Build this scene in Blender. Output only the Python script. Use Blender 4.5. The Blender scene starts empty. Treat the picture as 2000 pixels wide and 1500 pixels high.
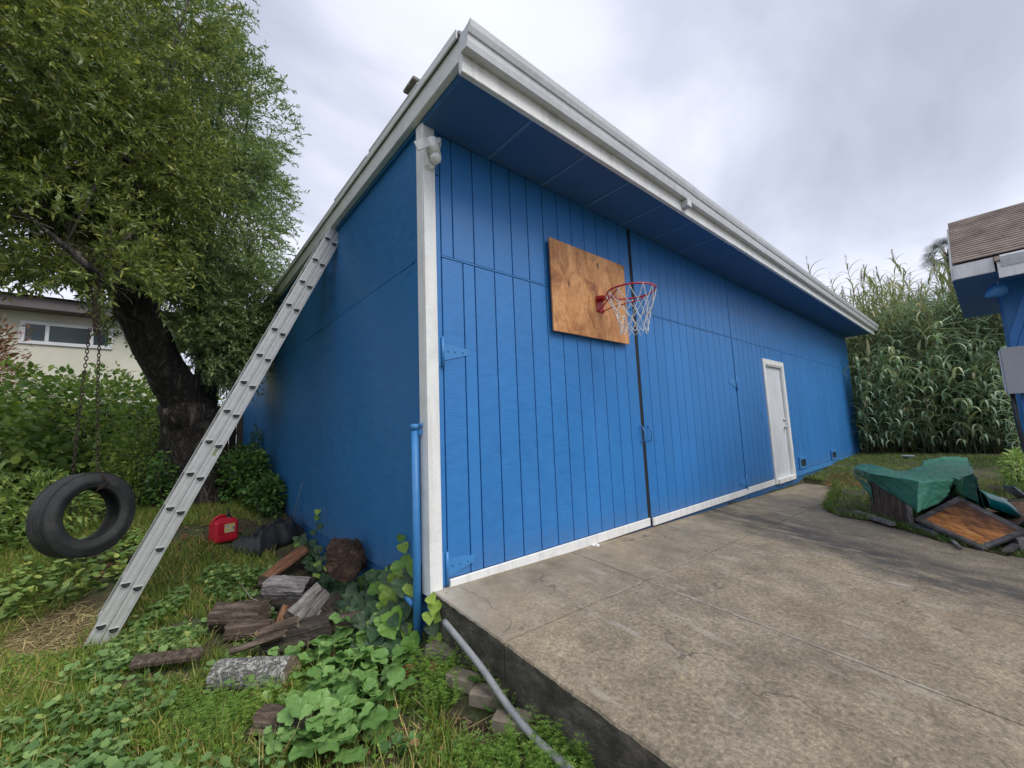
import bpy, bmesh, math, random
import numpy as np
from mathutils import Vector, Matrix
SC = bpy.context.scene
COL = SC.collection
random.seed(7)
RNG = np.random.default_rng(7)
PI = math.pi

# ---------------------------------------------------------------- camera
CAMP = Vector((-1.4248, -2.5846, 1.05))
RIGHT = Vector((0.76222545, -0.64608877, -0.03977008))
DOWN = Vector((0.0435113, 0.11243873, -0.99270554))
FWD = Vector((0.6458476, 0.75493498, 0.11381583))
cam_d = bpy.data.cameras.new('camera')
cam = bpy.data.objects.new('camera', cam_d)
COL.objects.link(cam)
m = Matrix.Identity(4)
for i in range(3):
    m[i][0] = RIGHT[i]; m[i][1] = -DOWN[i]; m[i][2] = -FWD[i]; m[i][3] = CAMP[i]
cam.matrix_world = m
cam_d.sensor_width = 36.0
cam_d.lens = 797.01 * 36.0 / 2000.0
cam_d.clip_start = 0.05
cam_d.clip_end = 1500
SC.camera = cam

# ---------------------------------------------------------------- world, sun, exposure
SUN_EL, SUN_AZ = math.radians(50), math.radians(163)     # azimuth of the sun, clockwise from +Y
world = bpy.data.worlds.new('World')
SC.world = world
world.use_nodes = True
wt = world.node_tree
wt.nodes.clear()
def wn(t, **k):
    n = wt.nodes.new(t)
    for a, v in k.items(): setattr(n, a, v)
    return n
w_out = wn('ShaderNodeOutputWorld')
sky = wn('ShaderNodeTexSky', sky_type='NISHITA', sun_disc=False, sun_elevation=SUN_EL, sun_rotation=SUN_AZ)
bg1 = wn('ShaderNodeBackground'); bg1.inputs['Strength'].default_value = 0.08
wt.links.new(sky.outputs[0], bg1.inputs[0])
tc = wn('ShaderNodeTexCoord')
sep = wn('ShaderNodeSeparateXYZ'); wt.links.new(tc.outputs['Generated'], sep.inputs[0])
zz = wn('ShaderNodeMath', operation='MAXIMUM'); wt.links.new(sep.outputs[2], zz.inputs[0]); zz.inputs[1].default_value = 0.0
za = wn('ShaderNodeMath', operation='ADD'); wt.links.new(zz.outputs[0], za.inputs[0]); za.inputs[1].default_value = 0.42
dx = wn('ShaderNodeMath', operation='DIVIDE'); wt.links.new(sep.outputs[0], dx.inputs[0]); wt.links.new(za.outputs[0], dx.inputs[1])
dy = wn('ShaderNodeMath', operation='DIVIDE'); wt.links.new(sep.outputs[1], dy.inputs[0]); wt.links.new(za.outputs[0], dy.inputs[1])
cmb = wn('ShaderNodeCombineXYZ'); wt.links.new(dx.outputs[0], cmb.inputs[0]); wt.links.new(dy.outputs[0], cmb.inputs[1])
mp = wn('ShaderNodeMapping'); wt.links.new(cmb.outputs[0], mp.inputs[0])
mp.inputs['Location'].default_value = (0.4, 5.2, 0); mp.inputs['Rotation'].default_value = (0, 0, 0.5); mp.inputs['Scale'].default_value = (1.0, 1.7, 1.0)
n1 = wn('ShaderNodeTexNoise'); wt.links.new(mp.outputs[0], n1.inputs['Vector'])
n1.inputs['Scale'].default_value = 1.35; n1.inputs['Detail'].default_value = 7; n1.inputs['Roughness'].default_value = 0.5; n1.inputs['Distortion'].default_value = 0.35
cr = wn('ShaderNodeValToRGB'); wt.links.new(n1.outputs['Fac'], cr.inputs[0])
e = cr.color_ramp.elements
e[0].position = 0.30; e[0].color = (0.32, 0.342, 0.42, 1)
e[1].position = 0.74; e[1].color = (0.645, 0.672, 0.765, 1)
q = cr.color_ramp.elements.new(0.46); q.color = (0.44, 0.465, 0.555, 1)
q = cr.color_ramp.elements.new(0.58); q.color = (0.562, 0.588, 0.68, 1)
bg2 = wn('ShaderNodeBackground'); wt.links.new(cr.outputs[0], bg2.inputs[0]); bg2.inputs['Strength'].default_value = 1.06
mxs = wn('ShaderNodeMixShader'); mxs.inputs[0].default_value = 0.93
wt.links.new(bg1.outputs[0], mxs.inputs[1]); wt.links.new(bg2.outputs[0], mxs.inputs[2])
wt.links.new(mxs.outputs[0], w_out.inputs[0])

sun_d = bpy.data.lights.new('sun', 'SUN')
sun_d.energy = 1.5
sun_d.angle = math.radians(40)
sun_d.color = (1.0, 0.965, 0.90)
sun = bpy.data.objects.new('sun', sun_d); COL.objects.link(sun)
sdir = Vector((math.sin(SUN_AZ) * math.cos(SUN_EL), math.cos(SUN_AZ) * math.cos(SUN_EL), math.sin(SUN_EL)))
sun.rotation_euler = sdir.to_track_quat('Z', 'Y').to_euler()
sun.location = sdir * 40

SC.view_settings.view_transform = 'Standard'
SC.view_settings.look = 'None'
SC.view_settings.exposure = 0.66
SC.view_settings.gamma = 1.0
SC.view_settings.use_curve_mapping = False
SC.cycles.use_denoising = True
SC.cycles.max_bounces = 6

# ---------------------------------------------------------------- places: ray helpers give points that lie on real ground / real walls
def ray(px, py):
    return RIGHT * ((px - 1000) / 797.01) + DOWN * ((py - 750) / 797.01) + FWD
def at(px, py, ax, val):
    d = ray(px, py); t = (val - CAMP[ax]) / d[ax]
    return CAMP + d * t
def on_plane(px, py, p0, n):
    d = ray(px, py); n = Vector(n); p0 = Vector(p0)
    return CAMP + d * ((p0 - CAMP).dot(n) / d.dot(n))
def slab_z(x, y): return 0.09 * min(y, 0) - 0.025 * x
ZY = [-60, -8, -2.6, -1.2, -0.4, 1.0, 2.06, 3.0, 3.5, 4.3, 5.4, 7.0, 9.0, 12.0, 20.0, 60]
ZZ = [-.7, -.66, -.60, -.52, -.49, -.47, -.46, -.27, -.15, 0.0, .19, .42, .62, .78, 0.95, 1.2]
def smooth(a, b, x):
    t = min(1, max(0, (x - a) / (b - a))); return t * t * (3 - 2 * t)
def ground_left(x, y):
    z = float(np.interp(y, ZY, ZZ))
    z += 0.16 * math.exp(-((x - 0.02) / 0.22) ** 2) * (1 - smooth(0.2, 1.5, y))
    z += 0.018 * math.sin(2.3 * x + 1.1 * y) + 0.014 * math.sin(5.1 * x - 3.7 * y + 1) + 0.008 * math.sin(11 * x + 9 * y)
    return z
def ground_right(x, y):
    w = smooth(6, 12, x)
    z = slab_z(x, y) * (1 - w)
    if y > 0: z = (-0.025 * x) * (1 - w)
    return z + 0.012 + 0.012 * math.sin(3.1 * x + 2 * y) + 0.01 * math.sin(7 * x - 5 * y)
def ground_z(x, y):
    return ground_left(x, y) if x < 0.05 else ground_right(x, y)
def gp(px, py, up=0.0):
    d = ray(px, py); t = 0.6; last = t
    while t < 60:
        p = CAMP + d * t
        if p.z < ground_z(p.x, p.y) + up: break
        last = t; t += 0.05
    a, b = last, t
    for _ in range(20):
        c = (a + b) / 2; p = CAMP + d * c
        if p.z < ground_z(p.x, p.y) + up: b = c
        else: a = c
    return CAMP + d * b

# ---------------------------------------------------------------- materials
def mk(name):
    m = bpy.data.materials.new(name); m.use_nodes = True
    nt = m.node_tree; nt.nodes.clear()
    out = nt.nodes.new('ShaderNodeOutputMaterial'); b = nt.nodes.new('ShaderNodeBsdfPrincipled')
    nt.links.new(b.outputs[0], out.inputs[0])
    return m, nt, b, out
def inp(nt, sock, v):
    if hasattr(v, 'is_output'): nt.links.new(v, sock)
    else: sock.default_value = v
def c4(c): return (c[0], c[1], c[2], 1.0)
def coords(nt, kind='P', scale=(1, 1, 1), rot=(0, 0, 0), loc=(0, 0, 0)):
    if kind == 'P': s = nt.nodes.new('ShaderNodeNewGeometry').outputs['Position']
    else: s = nt.nodes.new('ShaderNodeTexCoord').outputs['Object']
    mp = nt.nodes.new('ShaderNodeMapping'); nt.links.new(s, mp.inputs[0])
    mp.inputs['Scale'].default_value = scale; mp.inputs['Rotation'].default_value = rot; mp.inputs['Location'].default_value = loc
    return mp.outputs[0]
def noise(nt, vec, scale, detail=5, rough=0.55, dist=0.0):
    n = nt.nodes.new('ShaderNodeTexNoise'); nt.links.new(vec, n.inputs['Vector'])
    n.inputs['Scale'].default_value = scale; n.inputs['Detail'].default_value = detail
    n.inputs['Roughness'].default_value = rough; n.inputs['Distortion'].default_value = dist
    return n.outputs['Fac']
def voro(nt, vec, scale, feature='F1', rnd=1.0):
    n = nt.nodes.new('ShaderNodeTexVoronoi'); n.feature = feature; nt.links.new(vec, n.inputs['Vector'])
    n.inputs['Scale'].default_value = scale; n.inputs['Randomness'].default_value = rnd
    return n.outputs['Distance']
def ramp(nt, fac, stops):
    r = nt.nodes.new('ShaderNodeValToRGB'); nt.links.new(fac, r.inputs[0]); el = r.color_ramp.elements
    while len(el) < len(stops): el.new(0.5)
    for e, (p, c) in zip(el, stops):
        e.position = p; e.color = c4(c) if hasattr(c, '__len__') else (c, c, c, 1)
    return r.outputs[0]
def mixc(nt, fac, a, b, blend='MIX'):
    n = nt.nodes.new('ShaderNodeMix'); n.data_type = 'RGBA'; n.blend_type = blend
    inp(nt, n.inputs[0], fac)
    for s, v in ((n.inputs[6], a), (n.inputs[7], b)):
        if hasattr(v, 'is_output'): nt.links.new(v, s)
        else: s.default_value = c4(v)
    return n.outputs[2]
def mth(nt, op, a, b=0.0, c=0.0):
    n = nt.nodes.new('ShaderNodeMath'); n.operation = op
    inp(nt, n.inputs[0], a); inp(nt, n.inputs[1], b)
    if op in ('MULTIPLY_ADD', 'SMOOTH_MIN', 'COMPARE'): inp(nt, n.inputs[2], c)
    return n.outputs[0]
def bump(nt, b, h, strength, dist=0.01, prev=None):
    n = nt.nodes.new('ShaderNodeBump'); nt.links.new(h, n.inputs['Height'])
    n.inputs['Strength'].default_value = strength; n.inputs['Distance'].default_value = dist
    if prev: nt.links.new(prev, n.inputs['Normal'])
    nt.links.new(n.outputs[0], b.inputs['Normal']); return n.outputs[0]
def simple(name, stops, scale=3.0, stretch=(1, 1, 1), rough=0.6, metallic=0.0, bmp=None, kind='P', rnd=0.0, fine=None, detail=5, dist=0.0, spec=0.5, rot=(0, 0, 0), streak=0.0):
    m, nt, b, out = mk(name)
    v = coords(nt, kind, stretch, rot)
    f = noise(nt, v, scale, detail, 0.6, dist)
    col = ramp(nt, f, stops)
    if fine:
        g = noise(nt, v, fine[0], 3, 0.7)
        col = mixc(nt, 1.0, col, ramp(nt, g, [(0.25, 1 - fine[1]), (0.75, 1 + fine[1])]), 'MULTIPLY')
    if rnd:
        oi = nt.nodes.new('ShaderNodeObjectInfo')
        k = mth(nt, 'MULTIPLY_ADD', oi.outputs['Random'], 2 * rnd, 1 - rnd)
        cc = nt.nodes.new('ShaderNodeCombineColor')
        for i in range(3): nt.links.new(k, cc.inputs[i])
        col = mixc(nt, 1.0, col, cc.outputs[0], 'MULTIPLY')
    if streak:
        sk = noise(nt, coords(nt, kind, (7, 7, .55)), 2.4, 5, .65)
        col = mixc(nt, 1.0, col, ramp(nt, sk, [(0.30, (1 - streak, 1 - streak * 1.05, 1 - streak * 1.2)), (0.52, (1, 1, 1))]), 'MULTIPLY')
    nt.links.new(col, b.inputs['Base Color'])
    b.inputs['Roughness'].default_value = rough; b.inputs['Metallic'].default_value = metallic
    b.inputs['Specular IOR Level'].default_value = spec
    if bmp: bump(nt, b, noise(nt, coords(nt, kind, bmp[3] if len(bmp) > 3 else stretch, rot), bmp[0], 4, 0.6), bmp[1], bmp[2])
    return m
def leaf_mat(name, stops, trans=0.35, rough=0.45, spec=0.4, vein=False):
    m, nt, b, out = mk(name)
    g = nt.nodes.new('ShaderNodeNewGeometry')
    oi = nt.nodes.new('ShaderNodeObjectInfo')
    r = mth(nt, 'FRACT', mth(nt, 'ADD', g.outputs['Random Per Island'], oi.outputs['Random']))
    col = ramp(nt, r, stops)
    big = noise(nt, coords(nt), 1.3, 3)
    col = mixc(nt, 1.0, col, ramp(nt, big, [(0.3, (0.82, 0.84, 0.80)), (0.7, (1.15, 1.13, 1.05))]), 'MULTIPLY')
    nt.links.new(col, b.inputs['Base Color']); b.inputs['Roughness'].default_value = rough
    b.inputs['Specular IOR Level'].default_value = spec
    t = nt.nodes.new('ShaderNodeBsdfTranslucent')
    nt.links.new(mixc(nt, 1.0, col, (1.05, 1.1, 0.72), 'MULTIPLY'), t.inputs[0])
    mx = nt.nodes.new('ShaderNodeMixShader'); mx.inputs[0].default_value = trans
    nt.links.new(b.outputs[0], mx.inputs[1]); nt.links.new(t.outputs[0], mx.inputs[2]); nt.links.new(mx.outputs[0], out.inputs[0])
    if vein: bump(nt, b, noise(nt, coords(nt), 90, 2), 0.25, 0.004)
    return m

def blue_paint(name, base, grain, rough=0.42, kind='P', lap=1.0):
    m, nt, b, out = mk(name)
    v = coords(nt)
    big = noise(nt, v, 0.9, 5, 0.6)
    small = noise(nt, coords(nt, 'P', (1, 1, 2.5)), 7, 4, 0.6)
    f = mth(nt, 'MULTIPLY_ADD', small, 0.5, mth(nt, 'MULTIPLY', big, 0.5))
    dk = tuple(x * 0.86 for x in base); lt = tuple(min(1, x * 1.12) for x in base)
    col = ramp(nt, f, [(0.3, dk), (0.5, base), (0.7, lt)])
    oi = nt.nodes.new('ShaderNodeObjectInfo')
    k = mth(nt, 'MULTIPLY_ADD', oi.outputs['Random'], 0.08, 0.96)
    cc = nt.nodes.new('ShaderNodeCombineColor')
    for i in range(3): nt.links.new(k, cc.inputs[i])
    col = mixc(nt, 1.0, col, cc.outputs[0], 'MULTIPLY')
    zs = nt.nodes.new('ShaderNodeSeparateXYZ'); nt.links.new(nt.nodes.new('ShaderNodeNewGeometry').outputs['Position'], zs.inputs[0])
    dirt = mth(nt, 'MULTIPLY', ramp(nt, mth(nt, 'ADD', zs.outputs[2], mth(nt, 'MULTIPLY_ADD', noise(nt, coords(nt, 'P', (3, 3, 1)), 5, 5, .7), .5, -.2)), [(0.02, 1.0), (0.30, 0.0)]), .22)
    col = mixc(nt, dirt, col, (0.16, 0.15, 0.125))
    scf = ramp(nt, noise(nt, coords(nt, 'P', (1, 1, .35)), 1.7, 6, .65), [(.56, 0.0), (.74, .16)])
    col = mixc(nt, scf, col, tuple(min(1, x * 1.25 + .05) for x in base))
    nt.links.new(col, b.inputs['Base Color'])
    nt.links.new(ramp(nt, small, [(0.3, rough - 0.08), (0.7, rough + 0.12)]), b.inputs['Roughness'])
    g1 = noise(nt, coords(nt, 'P', grain), 1.0, 4, 0.65)
    n1 = bump(nt, b, g1, 0.30, 0.006)
    g2 = noise(nt, v, 120, 3, 0.6)
    bump(nt, b, g2, 0.16, 0.003, n1)
    return m
BLUE = (0.032, 0.195, 0.51)
M = {}
M['blue'] = blue_paint('blue_siding_paint', BLUE, (4, 4, 90))
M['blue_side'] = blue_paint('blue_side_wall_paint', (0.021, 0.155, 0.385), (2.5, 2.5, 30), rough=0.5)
M['blue_trim'] = simple('blue_trim_paint', [(0.3, (0.045, 0.215, 0.50)), (0.7, (0.06, 0.25, 0.57))], 12, rough=0.38, bmp=(60, 0.15, 0.004))
M['blue_soffit_shaded'] = simple('shaded_blue_soffit_paint', [(0.3, (0.040, 0.13, 0.30)), (0.7, (0.048, 0.15, 0.34))], 3, rough=0.55, bmp=(70, 0.12, 0.003))  # dark, greyed blue with the shade under the eaves mixed in
M['batten'] = simple('pale_blue_batten_paint', [(0.3, (0.085, 0.215, 0.43)), (0.7, (0.11, 0.25, 0.47))], 6, rough=0.5)
M['found'] = simple('blue_painted_concrete', [(0.3, (0.014, 0.09, 0.25)), (0.7, (0.024, 0.14, 0.35))], 5, rough=0.7, bmp=(40, 0.3, 0.01), fine=(60, 0.12))
M['white'] = simple('white_trim_paint', [(0.28, (0.70, 0.71, 0.69)), (0.5, (0.83, 0.83, 0.81)), (0.75, (0.87, 0.87, 0.85))], 4, stretch=(1, 1, 1), rough=0.5, fine=(45, 0.07), bmp=(55, 0.22, 0.006), streak=.16)
M['rake'] = simple('weathered_white_paint', [(0.26, (0.38, 0.39, 0.38)), (0.36, (0.70, 0.71, 0.69)), (0.65, (0.80, 0.81, 0.79))], 5, stretch=(1, 1, 1.5), rough=0.6, fine=(60, 0.12), bmp=(45, 0.3, 0.006))
M['gutter'] = simple('gutter_enamel', [(0.3, (0.56, 0.58, 0.60)), (0.7, (0.66, 0.68, 0.70))], 3, stretch=(1, 3, 3), rough=0.38, fine=(22, 0.04), streak=.14)
M['door'] = simple('white_door_paint', [(0.3, (0.64, 0.67, 0.71)), (0.7, (0.74, 0.76, 0.79))], 2, rough=0.4, streak=.12, fine=(14, .04))
M['black'] = simple('black_void_backing', [(0.3, (0.008, 0.008, 0.009)), (0.7, (0.016, 0.016, 0.017))], 9, rough=0.8)
M['steel'] = simple('brushed_steel', [(0.3, (0.45, 0.45, 0.44)), (0.7, (0.6, 0.6, 0.6))], 30, rough=0.35, metallic=0.9)
M['roofing'] = simple('grey_roll_roofing', [(0.3, (0.16, 0.16, 0.16)), (0.7, (0.26, 0.26, 0.25))], 6, rough=0.9, fine=(120, 0.2))
M['alu'] = simple('weathered_aluminium', [(0.30, (0.50, 0.505, 0.48)), (0.5, (0.56, 0.565, 0.545)), (0.72, (0.60, 0.605, 0.59))], 14, rough=0.45, metallic=0.35, fine=(90, 0.06), bmp=(160, 0.05, 0.001))
M['rung_hole_shade'] = simple('shaded_rung_hollow', [(0.3, (0.02, 0.02, 0.02)), (0.7, (0.04, 0.04, 0.04))], 9, rough=0.7)
M['red'] = simple('red_enamel', [(0.3, (0.42, 0.02, 0.035)), (0.7, (0.52, 0.035, 0.05))], 12, rough=0.35, bmp=(60, 0.1, 0.002))
M['net'] = simple('white_net_cord', [(0.3, (0.62, 0.62, 0.60)), (0.7, (0.8, 0.8, 0.78))], 40, rough=0.8)
M['red_plastic'] = simple('red_can_plastic', [(0.3, (0.50, 0.012, 0.03)), (0.7, (0.62, 0.02, 0.045))], 8, rough=0.35, fine=(90, 0.05))
M['black_plastic'] = simple('black_plastic', [(0.3, (0.012, 0.012, 0.012)), (0.7, (0.022, 0.022, 0.022))], 8, rough=0.4)
M['rubber'] = simple('worn_black_rubber', [(0.3, (0.013, 0.015, 0.015)), (0.55, (0.026, 0.028, 0.028)), (0.72, (0.055, 0.055, 0.048))], 7, rough=0.7, fine=(90, 0.25), bmp=(140, 0.2, 0.002))
M['chain'] = simple('rusty_dark_chain', [(0.35, (0.025, 0.02, 0.018)), (0.7, (0.075, 0.045, 0.03))], 40, rough=0.75, metallic=0.3)
M['stucco'] = simple('cream_stucco', [(0.3, (0.56, 0.55, 0.44)), (0.7, (0.68, 0.66, 0.54))], 1.2, rough=0.9, bmp=(30, 0.3, 0.02))
M['fascia_brown'] = simple('grey_brown_fascia', [(0.3, (0.11, 0.09, 0.09)), (0.7, (0.15, 0.13, 0.125))], 2, rough=0.7)
M['glass'] = simple('dark_window_glass', [(0.3, (0.02, 0.035, 0.035)), (0.7, (0.04, 0.06, 0.06))], 1, rough=0.06, spec=0.7)
M['meter'] = simple('grey_metal_cabinet', [(0.3, (0.325, 0.338, 0.358)), (0.7, (0.390, 0.403, 0.423))], 3, rough=0.5, fine=(40, 0.05))
M['shingle'] = simple('brown_asphalt_shingle', [(0.3, (0.12, 0.092, 0.075)), (0.5, (0.19, 0.15, 0.125)), (0.72, (0.27, 0.22, 0.185))], 5, rough=0.95, rnd=0.14, fine=(110, 0.35), bmp=(120, 0.4, 0.006))
M['conduit'] = simple('grey_pvc_conduit', [(0.3, (0.20, 0.215, 0.22)), (0.7, (0.34, 0.35, 0.355))], 14, rough=0.38, fine=(70, 0.14))
M['teal'] = simple('teal_plastic_hull', [(0.3, (0.0, 0.17, 0.17)), (0.7, (0.005, 0.23, 0.22))], 4, rough=0.28)
M['pvc_white'] = simple('white_pvc', [(0.3, (0.66, 0.67, 0.66)), (0.7, (0.8, 0.8, 0.8))], 6, rough=0.4)
M['grey_wood'] = simple('weathered_grey_wood', [(0.3, (0.13, 0.115, 0.10)), (0.55, (0.26, 0.24, 0.215)), (0.75, (0.38, 0.36, 0.33))], 3, stretch=(10, 10, 2), kind='O', rough=0.9, fine=(40, 0.2), bmp=(7, 0.6, 0.012, (12, 12, 1.2)))
M['paver'] = simple('mossy_brick_paver', [(0.3, (0.14, 0.115, 0.085)), (0.6, (0.23, 0.19, 0.145)), (0.8, (0.30, 0.25, 0.20))], 14, rough=0.95, fine=(60, 0.2), bmp=(60, 0.4, 0.006), rnd=0.15)
M['redbrick'] = simple('red_clay_brick', [(0.3, (0.22, 0.075, 0.045)), (0.7, (0.38, 0.15, 0.095))], 14, rough=0.95, fine=(60, 0.2), bmp=(60, 0.4, 0.006))

# ---------------------------------------------------------------- object helpers
def tag(o, label=None, cat=None, group=None, kind=None):
    if label: o['label'] = label
    if cat: o['category'] = cat
    if group: o['group'] = group
    if kind: o['kind'] = kind
    return o
def thing(name, label, cat, loc=(0, 0, 0), group=None, rotz=0.0):
    o = bpy.data.objects.new(name, None); COL.objects.link(o)
    o.location = loc; o.rotation_euler = (0, 0, rotz); o.empty_display_size = 0.1
    return tag(o, label, cat, group)
def link(name, me, parent=None, mat=None, kind=None):
    o = bpy.data.objects.new(name, me); COL.objects.link(o)
    if mat and not me.materials: me.materials.append(mat)
    if parent is not None: o.parent = parent
    if kind: o['kind'] = kind
    return o
def root_loc(p):
    v = Vector((0, 0, 0))
    while p is not None:
        v += p.location; p = p.parent
    return v
class MB:
    """collects world-space geometry of ONE part"""
    def __init__(s): s.v = []; s.f = []; s.mi = []; s.sm = []
    def add(s, vs, fs, mi=0, sm=False):
        n = len(s.v); s.v += [tuple(v) for v in vs]
        for f in fs: s.f.append([i + n for i in f]); s.mi.append(mi); s.sm.append(sm)
        return s
    def box(s, a, b, ch=0.0, mi=0):
        x0, y0, z0 = [min(p, q) for p, q in zip(a, b)]; x1, y1, z1 = [max(p, q) for p, q in zip(a, b)]
        c = min(ch, (x1 - x0) * .49, (y1 - y0) * .49, (z1 - z0) * .49)
        if c <= 0:
            vs = [(x, y, z) for x in (x0, x1) for y in (y0, y1) for z in (z0, z1)]
            return s.add(vs, [(0, 1, 3, 2), (4, 6, 7, 5), (0, 4, 5, 1), (2, 3, 7, 6), (0, 2, 6, 4), (1, 5, 7, 3)], mi)
        vs = []; ix = {}
        for i, x in enumerate((x0, x1)):
            for j, y in enumerate((y0, y1)):
                for k, z in enumerate((z0, z1)):
                    sx, sy, sz = (c if i == 0 else -c), (c if j == 0 else -c), (c if k == 0 else -c)
                    ix[i, j, k] = len(vs); vs += [(x, y + sy, z + sz), (x + sx, y, z + sz), (x + sx, y + sy, z)]
        F = []
        I = lambda i, j, k, a: ix[i, j, k] + a
        F += [(I(0,0,0,0), I(0,0,1,0), I(0,1,1,0), I(0,1,0,0)), (I(1,0,0,0), I(1,1,0,0), I(1,1,1,0), I(1,0,1,0))]
        F += [(I(0,0,0,1), I(1,0,0,1), I(1,0,1,1), I(0,0,1,1)), (I(0,1,0,1), I(0,1,1,1), I(1,1,1,1), I(1,1,0,1))]
        F += [(I(0,0,0,2), I(0,1,0,2), I(1,1,0,2), I(1,0,0,2)), (I(0,0,1,2), I(1,0,1,2), I(1,1,1,2), I(0,1,1,2))]
        for j in (0, 1):
            for k in (0, 1): F.append((I(0,j,k,1), I(1,j,k,1), I(1,j,k,2), I(0,j,k,2)) if (j ^ k) else (I(0,j,k,1), I(0,j,k,2), I(1,j,k,2), I(1,j,k,1)))
        for i in (0, 1):
            for k in (0, 1): F.append((I(i,0,k,0), I(i,0,k,2), I(i,1,k,2), I(i,1,k,0)) if (i ^ k) else (I(i,0,k,0), I(i,1,k,0), I(i,1,k,2), I(i,0,k,2)))
        for i in (0, 1):
            for j in (0, 1): F.append((I(i,j,0,0), I(i,j,1,0), I(i,j,1,1), I(i,j,0,1)) if (i ^ j) else (I(i,j,0,0), I(i,j,0,1), I(i,j,1,1), I(i,j,1,0)))
        for i in (0, 1):
            for j in (0, 1):
                for k in (0, 1):
                    t = (I(i,j,k,0), I(i,j,k,1), I(i,j,k,2)); F.append(t if (i ^ j ^ k) else t[::-1])
        return s.add(vs, F, mi)
    def obox(s, o, u, v, w, mi=0):
        """box from corner o along vectors u, v, w"""
        o, u, v, w = map(Vector, (o, u, v, w))
        vs = [o + u * i + v * j + w * k for i in (0, 1) for j in (0, 1) for k in (0, 1)]
        F = [(0, 1, 3, 2), (4, 6, 7, 5), (0, 4, 5, 1), (2, 3, 7, 6), (0, 2, 6, 4), (1, 5, 7, 3)]
        if u.cross(v).dot(w) < 0: F = [f[::-1] for f in F]
        return s.add(vs, F, mi)
    def tube(s, pts, rad, n=10, cap=True, mi=0, sm=True, closed=False):
        pts = [Vector(p) for p in pts]; N = len(pts)
        if not hasattr(rad, '__len__'): rad = [rad] * N
        rings = []; up = None
        for i, p in enumerate(pts):
            if closed: t = pts[(i + 1) % N] - pts[i - 1]
            else: t = pts[min(i + 1, N - 1)] - pts[max(i - 1, 0)]
            t.normalize()
            if up is None:
                up = Vector((0, 0, 1)) if abs(t.z) < 0.9 else Vector((1, 0, 0))
            a = t.cross(up).normalized(); b = a.cross(t).normalized(); up = b
            rings.append([p + (a * math.cos(2 * PI * k / n) + b * math.sin(2 * PI * k / n)) * rad[i] for k in range(n)])
        vs = [v for r in rings for v in r]; F = []
        for i in range(N if closed else N - 1):
            j = (i + 1) % N
            for k in range(n): F.append((i * n + k, i * n + (k + 1) % n, j * n + (k + 1) % n, j * n + k))
        if cap and not closed: F += [tuple(range(n))[::-1], tuple((N - 1) * n + k for k in range(n))]
        return s.add(vs, F, mi, sm)
    def prism(s, poly, w, mi=0):
        """poly: list of 3D points, w: extrusion vector"""
        poly = [Vector(p) for p in poly]; w = Vector(w); n = len(poly)
        vs = poly + [p + w for p in poly]
        nrm = Vector((0, 0, 0))
        for i in range(n): nrm += (poly[i] - poly[0]).cross(poly[(i + 1) % n] - poly[0])
        F = [tuple(range(n)), tuple(range(n, 2 * n))[::-1]] + [(i, i + n, (i + 1) % n + n, (i + 1) % n) for i in range(n)]
        if nrm.dot(w) > 0: F = [f[::-1] for f in F]
        return s.add(vs, F, mi)
    def mesh(s, name, off=(0, 0, 0)):
        me = bpy.data.meshes.new(name)
        me.from_pydata([(v[0] - off[0], v[1] - off[1], v[2] - off[2]) for v in s.v], [], s.f)
        me.polygons.foreach_set('material_index', s.mi); me.polygons.foreach_set('use_smooth', s.sm)
        me.update(); return me
    def build(s, name, mat, parent=None, kind=None):
        me = s.mesh(name, root_loc(parent) if parent is not None else (0, 0, 0))
        for x in (mat if isinstance(mat, (list, tuple)) else [mat]): me.materials.append(x)
        return link(name, me, parent, None, kind)
    def top(s, name, mat, label, cat, loc, group=None, kind=None):
        """a top-level thing that is one mesh, origin at loc"""
        me = s.mesh(name, loc)
        for x in (mat if isinstance(mat, (list, tuple)) else [mat]): me.materials.append(x)
        o = link(name, me); o.location = loc
        return tag(o, label, cat, group, kind)
def np_mesh(name, V, polys_v, nper, mats, mi=None, smooth=True):
    """V (n,3); polys_v flat loop indices with nper verts each"""
    me = bpy.data.meshes.new(name)
    me.vertices.add(len(V)); me.vertices.foreach_set('co', np.ascontiguousarray(V, np.float32).ravel())
    nl = len(polys_v); me.loops.add(nl); me.loops.foreach_set('vertex_index', np.ascontiguousarray(polys_v, np.int32))
    nf = nl // nper; me.polygons.add(nf)
    me.polygons.foreach_set('loop_start', np.arange(nf, dtype=np.int32) * nper)
    if mi is not None: me.polygons.foreach_set('material_index', np.ascontiguousarray(mi, np.int32))
    me.polygons.foreach_set('use_smooth', np.full(nf, smooth))
    for x in (mats if isinstance(mats, (list, tuple)) else [mats]): me.materials.append(x)
    me.update(calc_edges=True)
    return me
# ---------------------------------------------------------------- ground
def poly_in(x, y, poly):
    c = False; n = len(poly)
    for i in range(n):
        x1, y1 = poly[i]; x2, y2 = poly[i - 1]
        if (y1 > y) != (y2 > y) and x < (x2 - x1) * (y - y1) / (y2 - y1) + x1: c = not c
    return c
SLAB_R = [(8.3, 0.0), (8.35, -0.5), (7.4, -0.72), (6.4, -0.84), (5.62, -0.95), (5.36, -1.12), (5.40, -1.42), (5.22, -1.75), (4.98, -2.08), (4.86, -2.45), (5.0, -2.9), (5.3, -3.6), (5.4, -9.0)]
SLAB = [(0.01, 0.0)] + SLAB_R + [(0.01, -9.0)]
def axis_pts(lims):
    r = []
    for a, b, s in lims: r += list(np.arange(a, b - 1e-6, s))
    return np.array(r + [lims[-1][1]])
gx = axis_pts([(-300, -40, 26), (-40, -10, 3), (-10, -4, .4), (-4, 1, .06), (1, 4.6, .4), (4.6, 9, .09), (9, 17, .3), (17, 50, 3), (50, 300, 25)])
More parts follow.
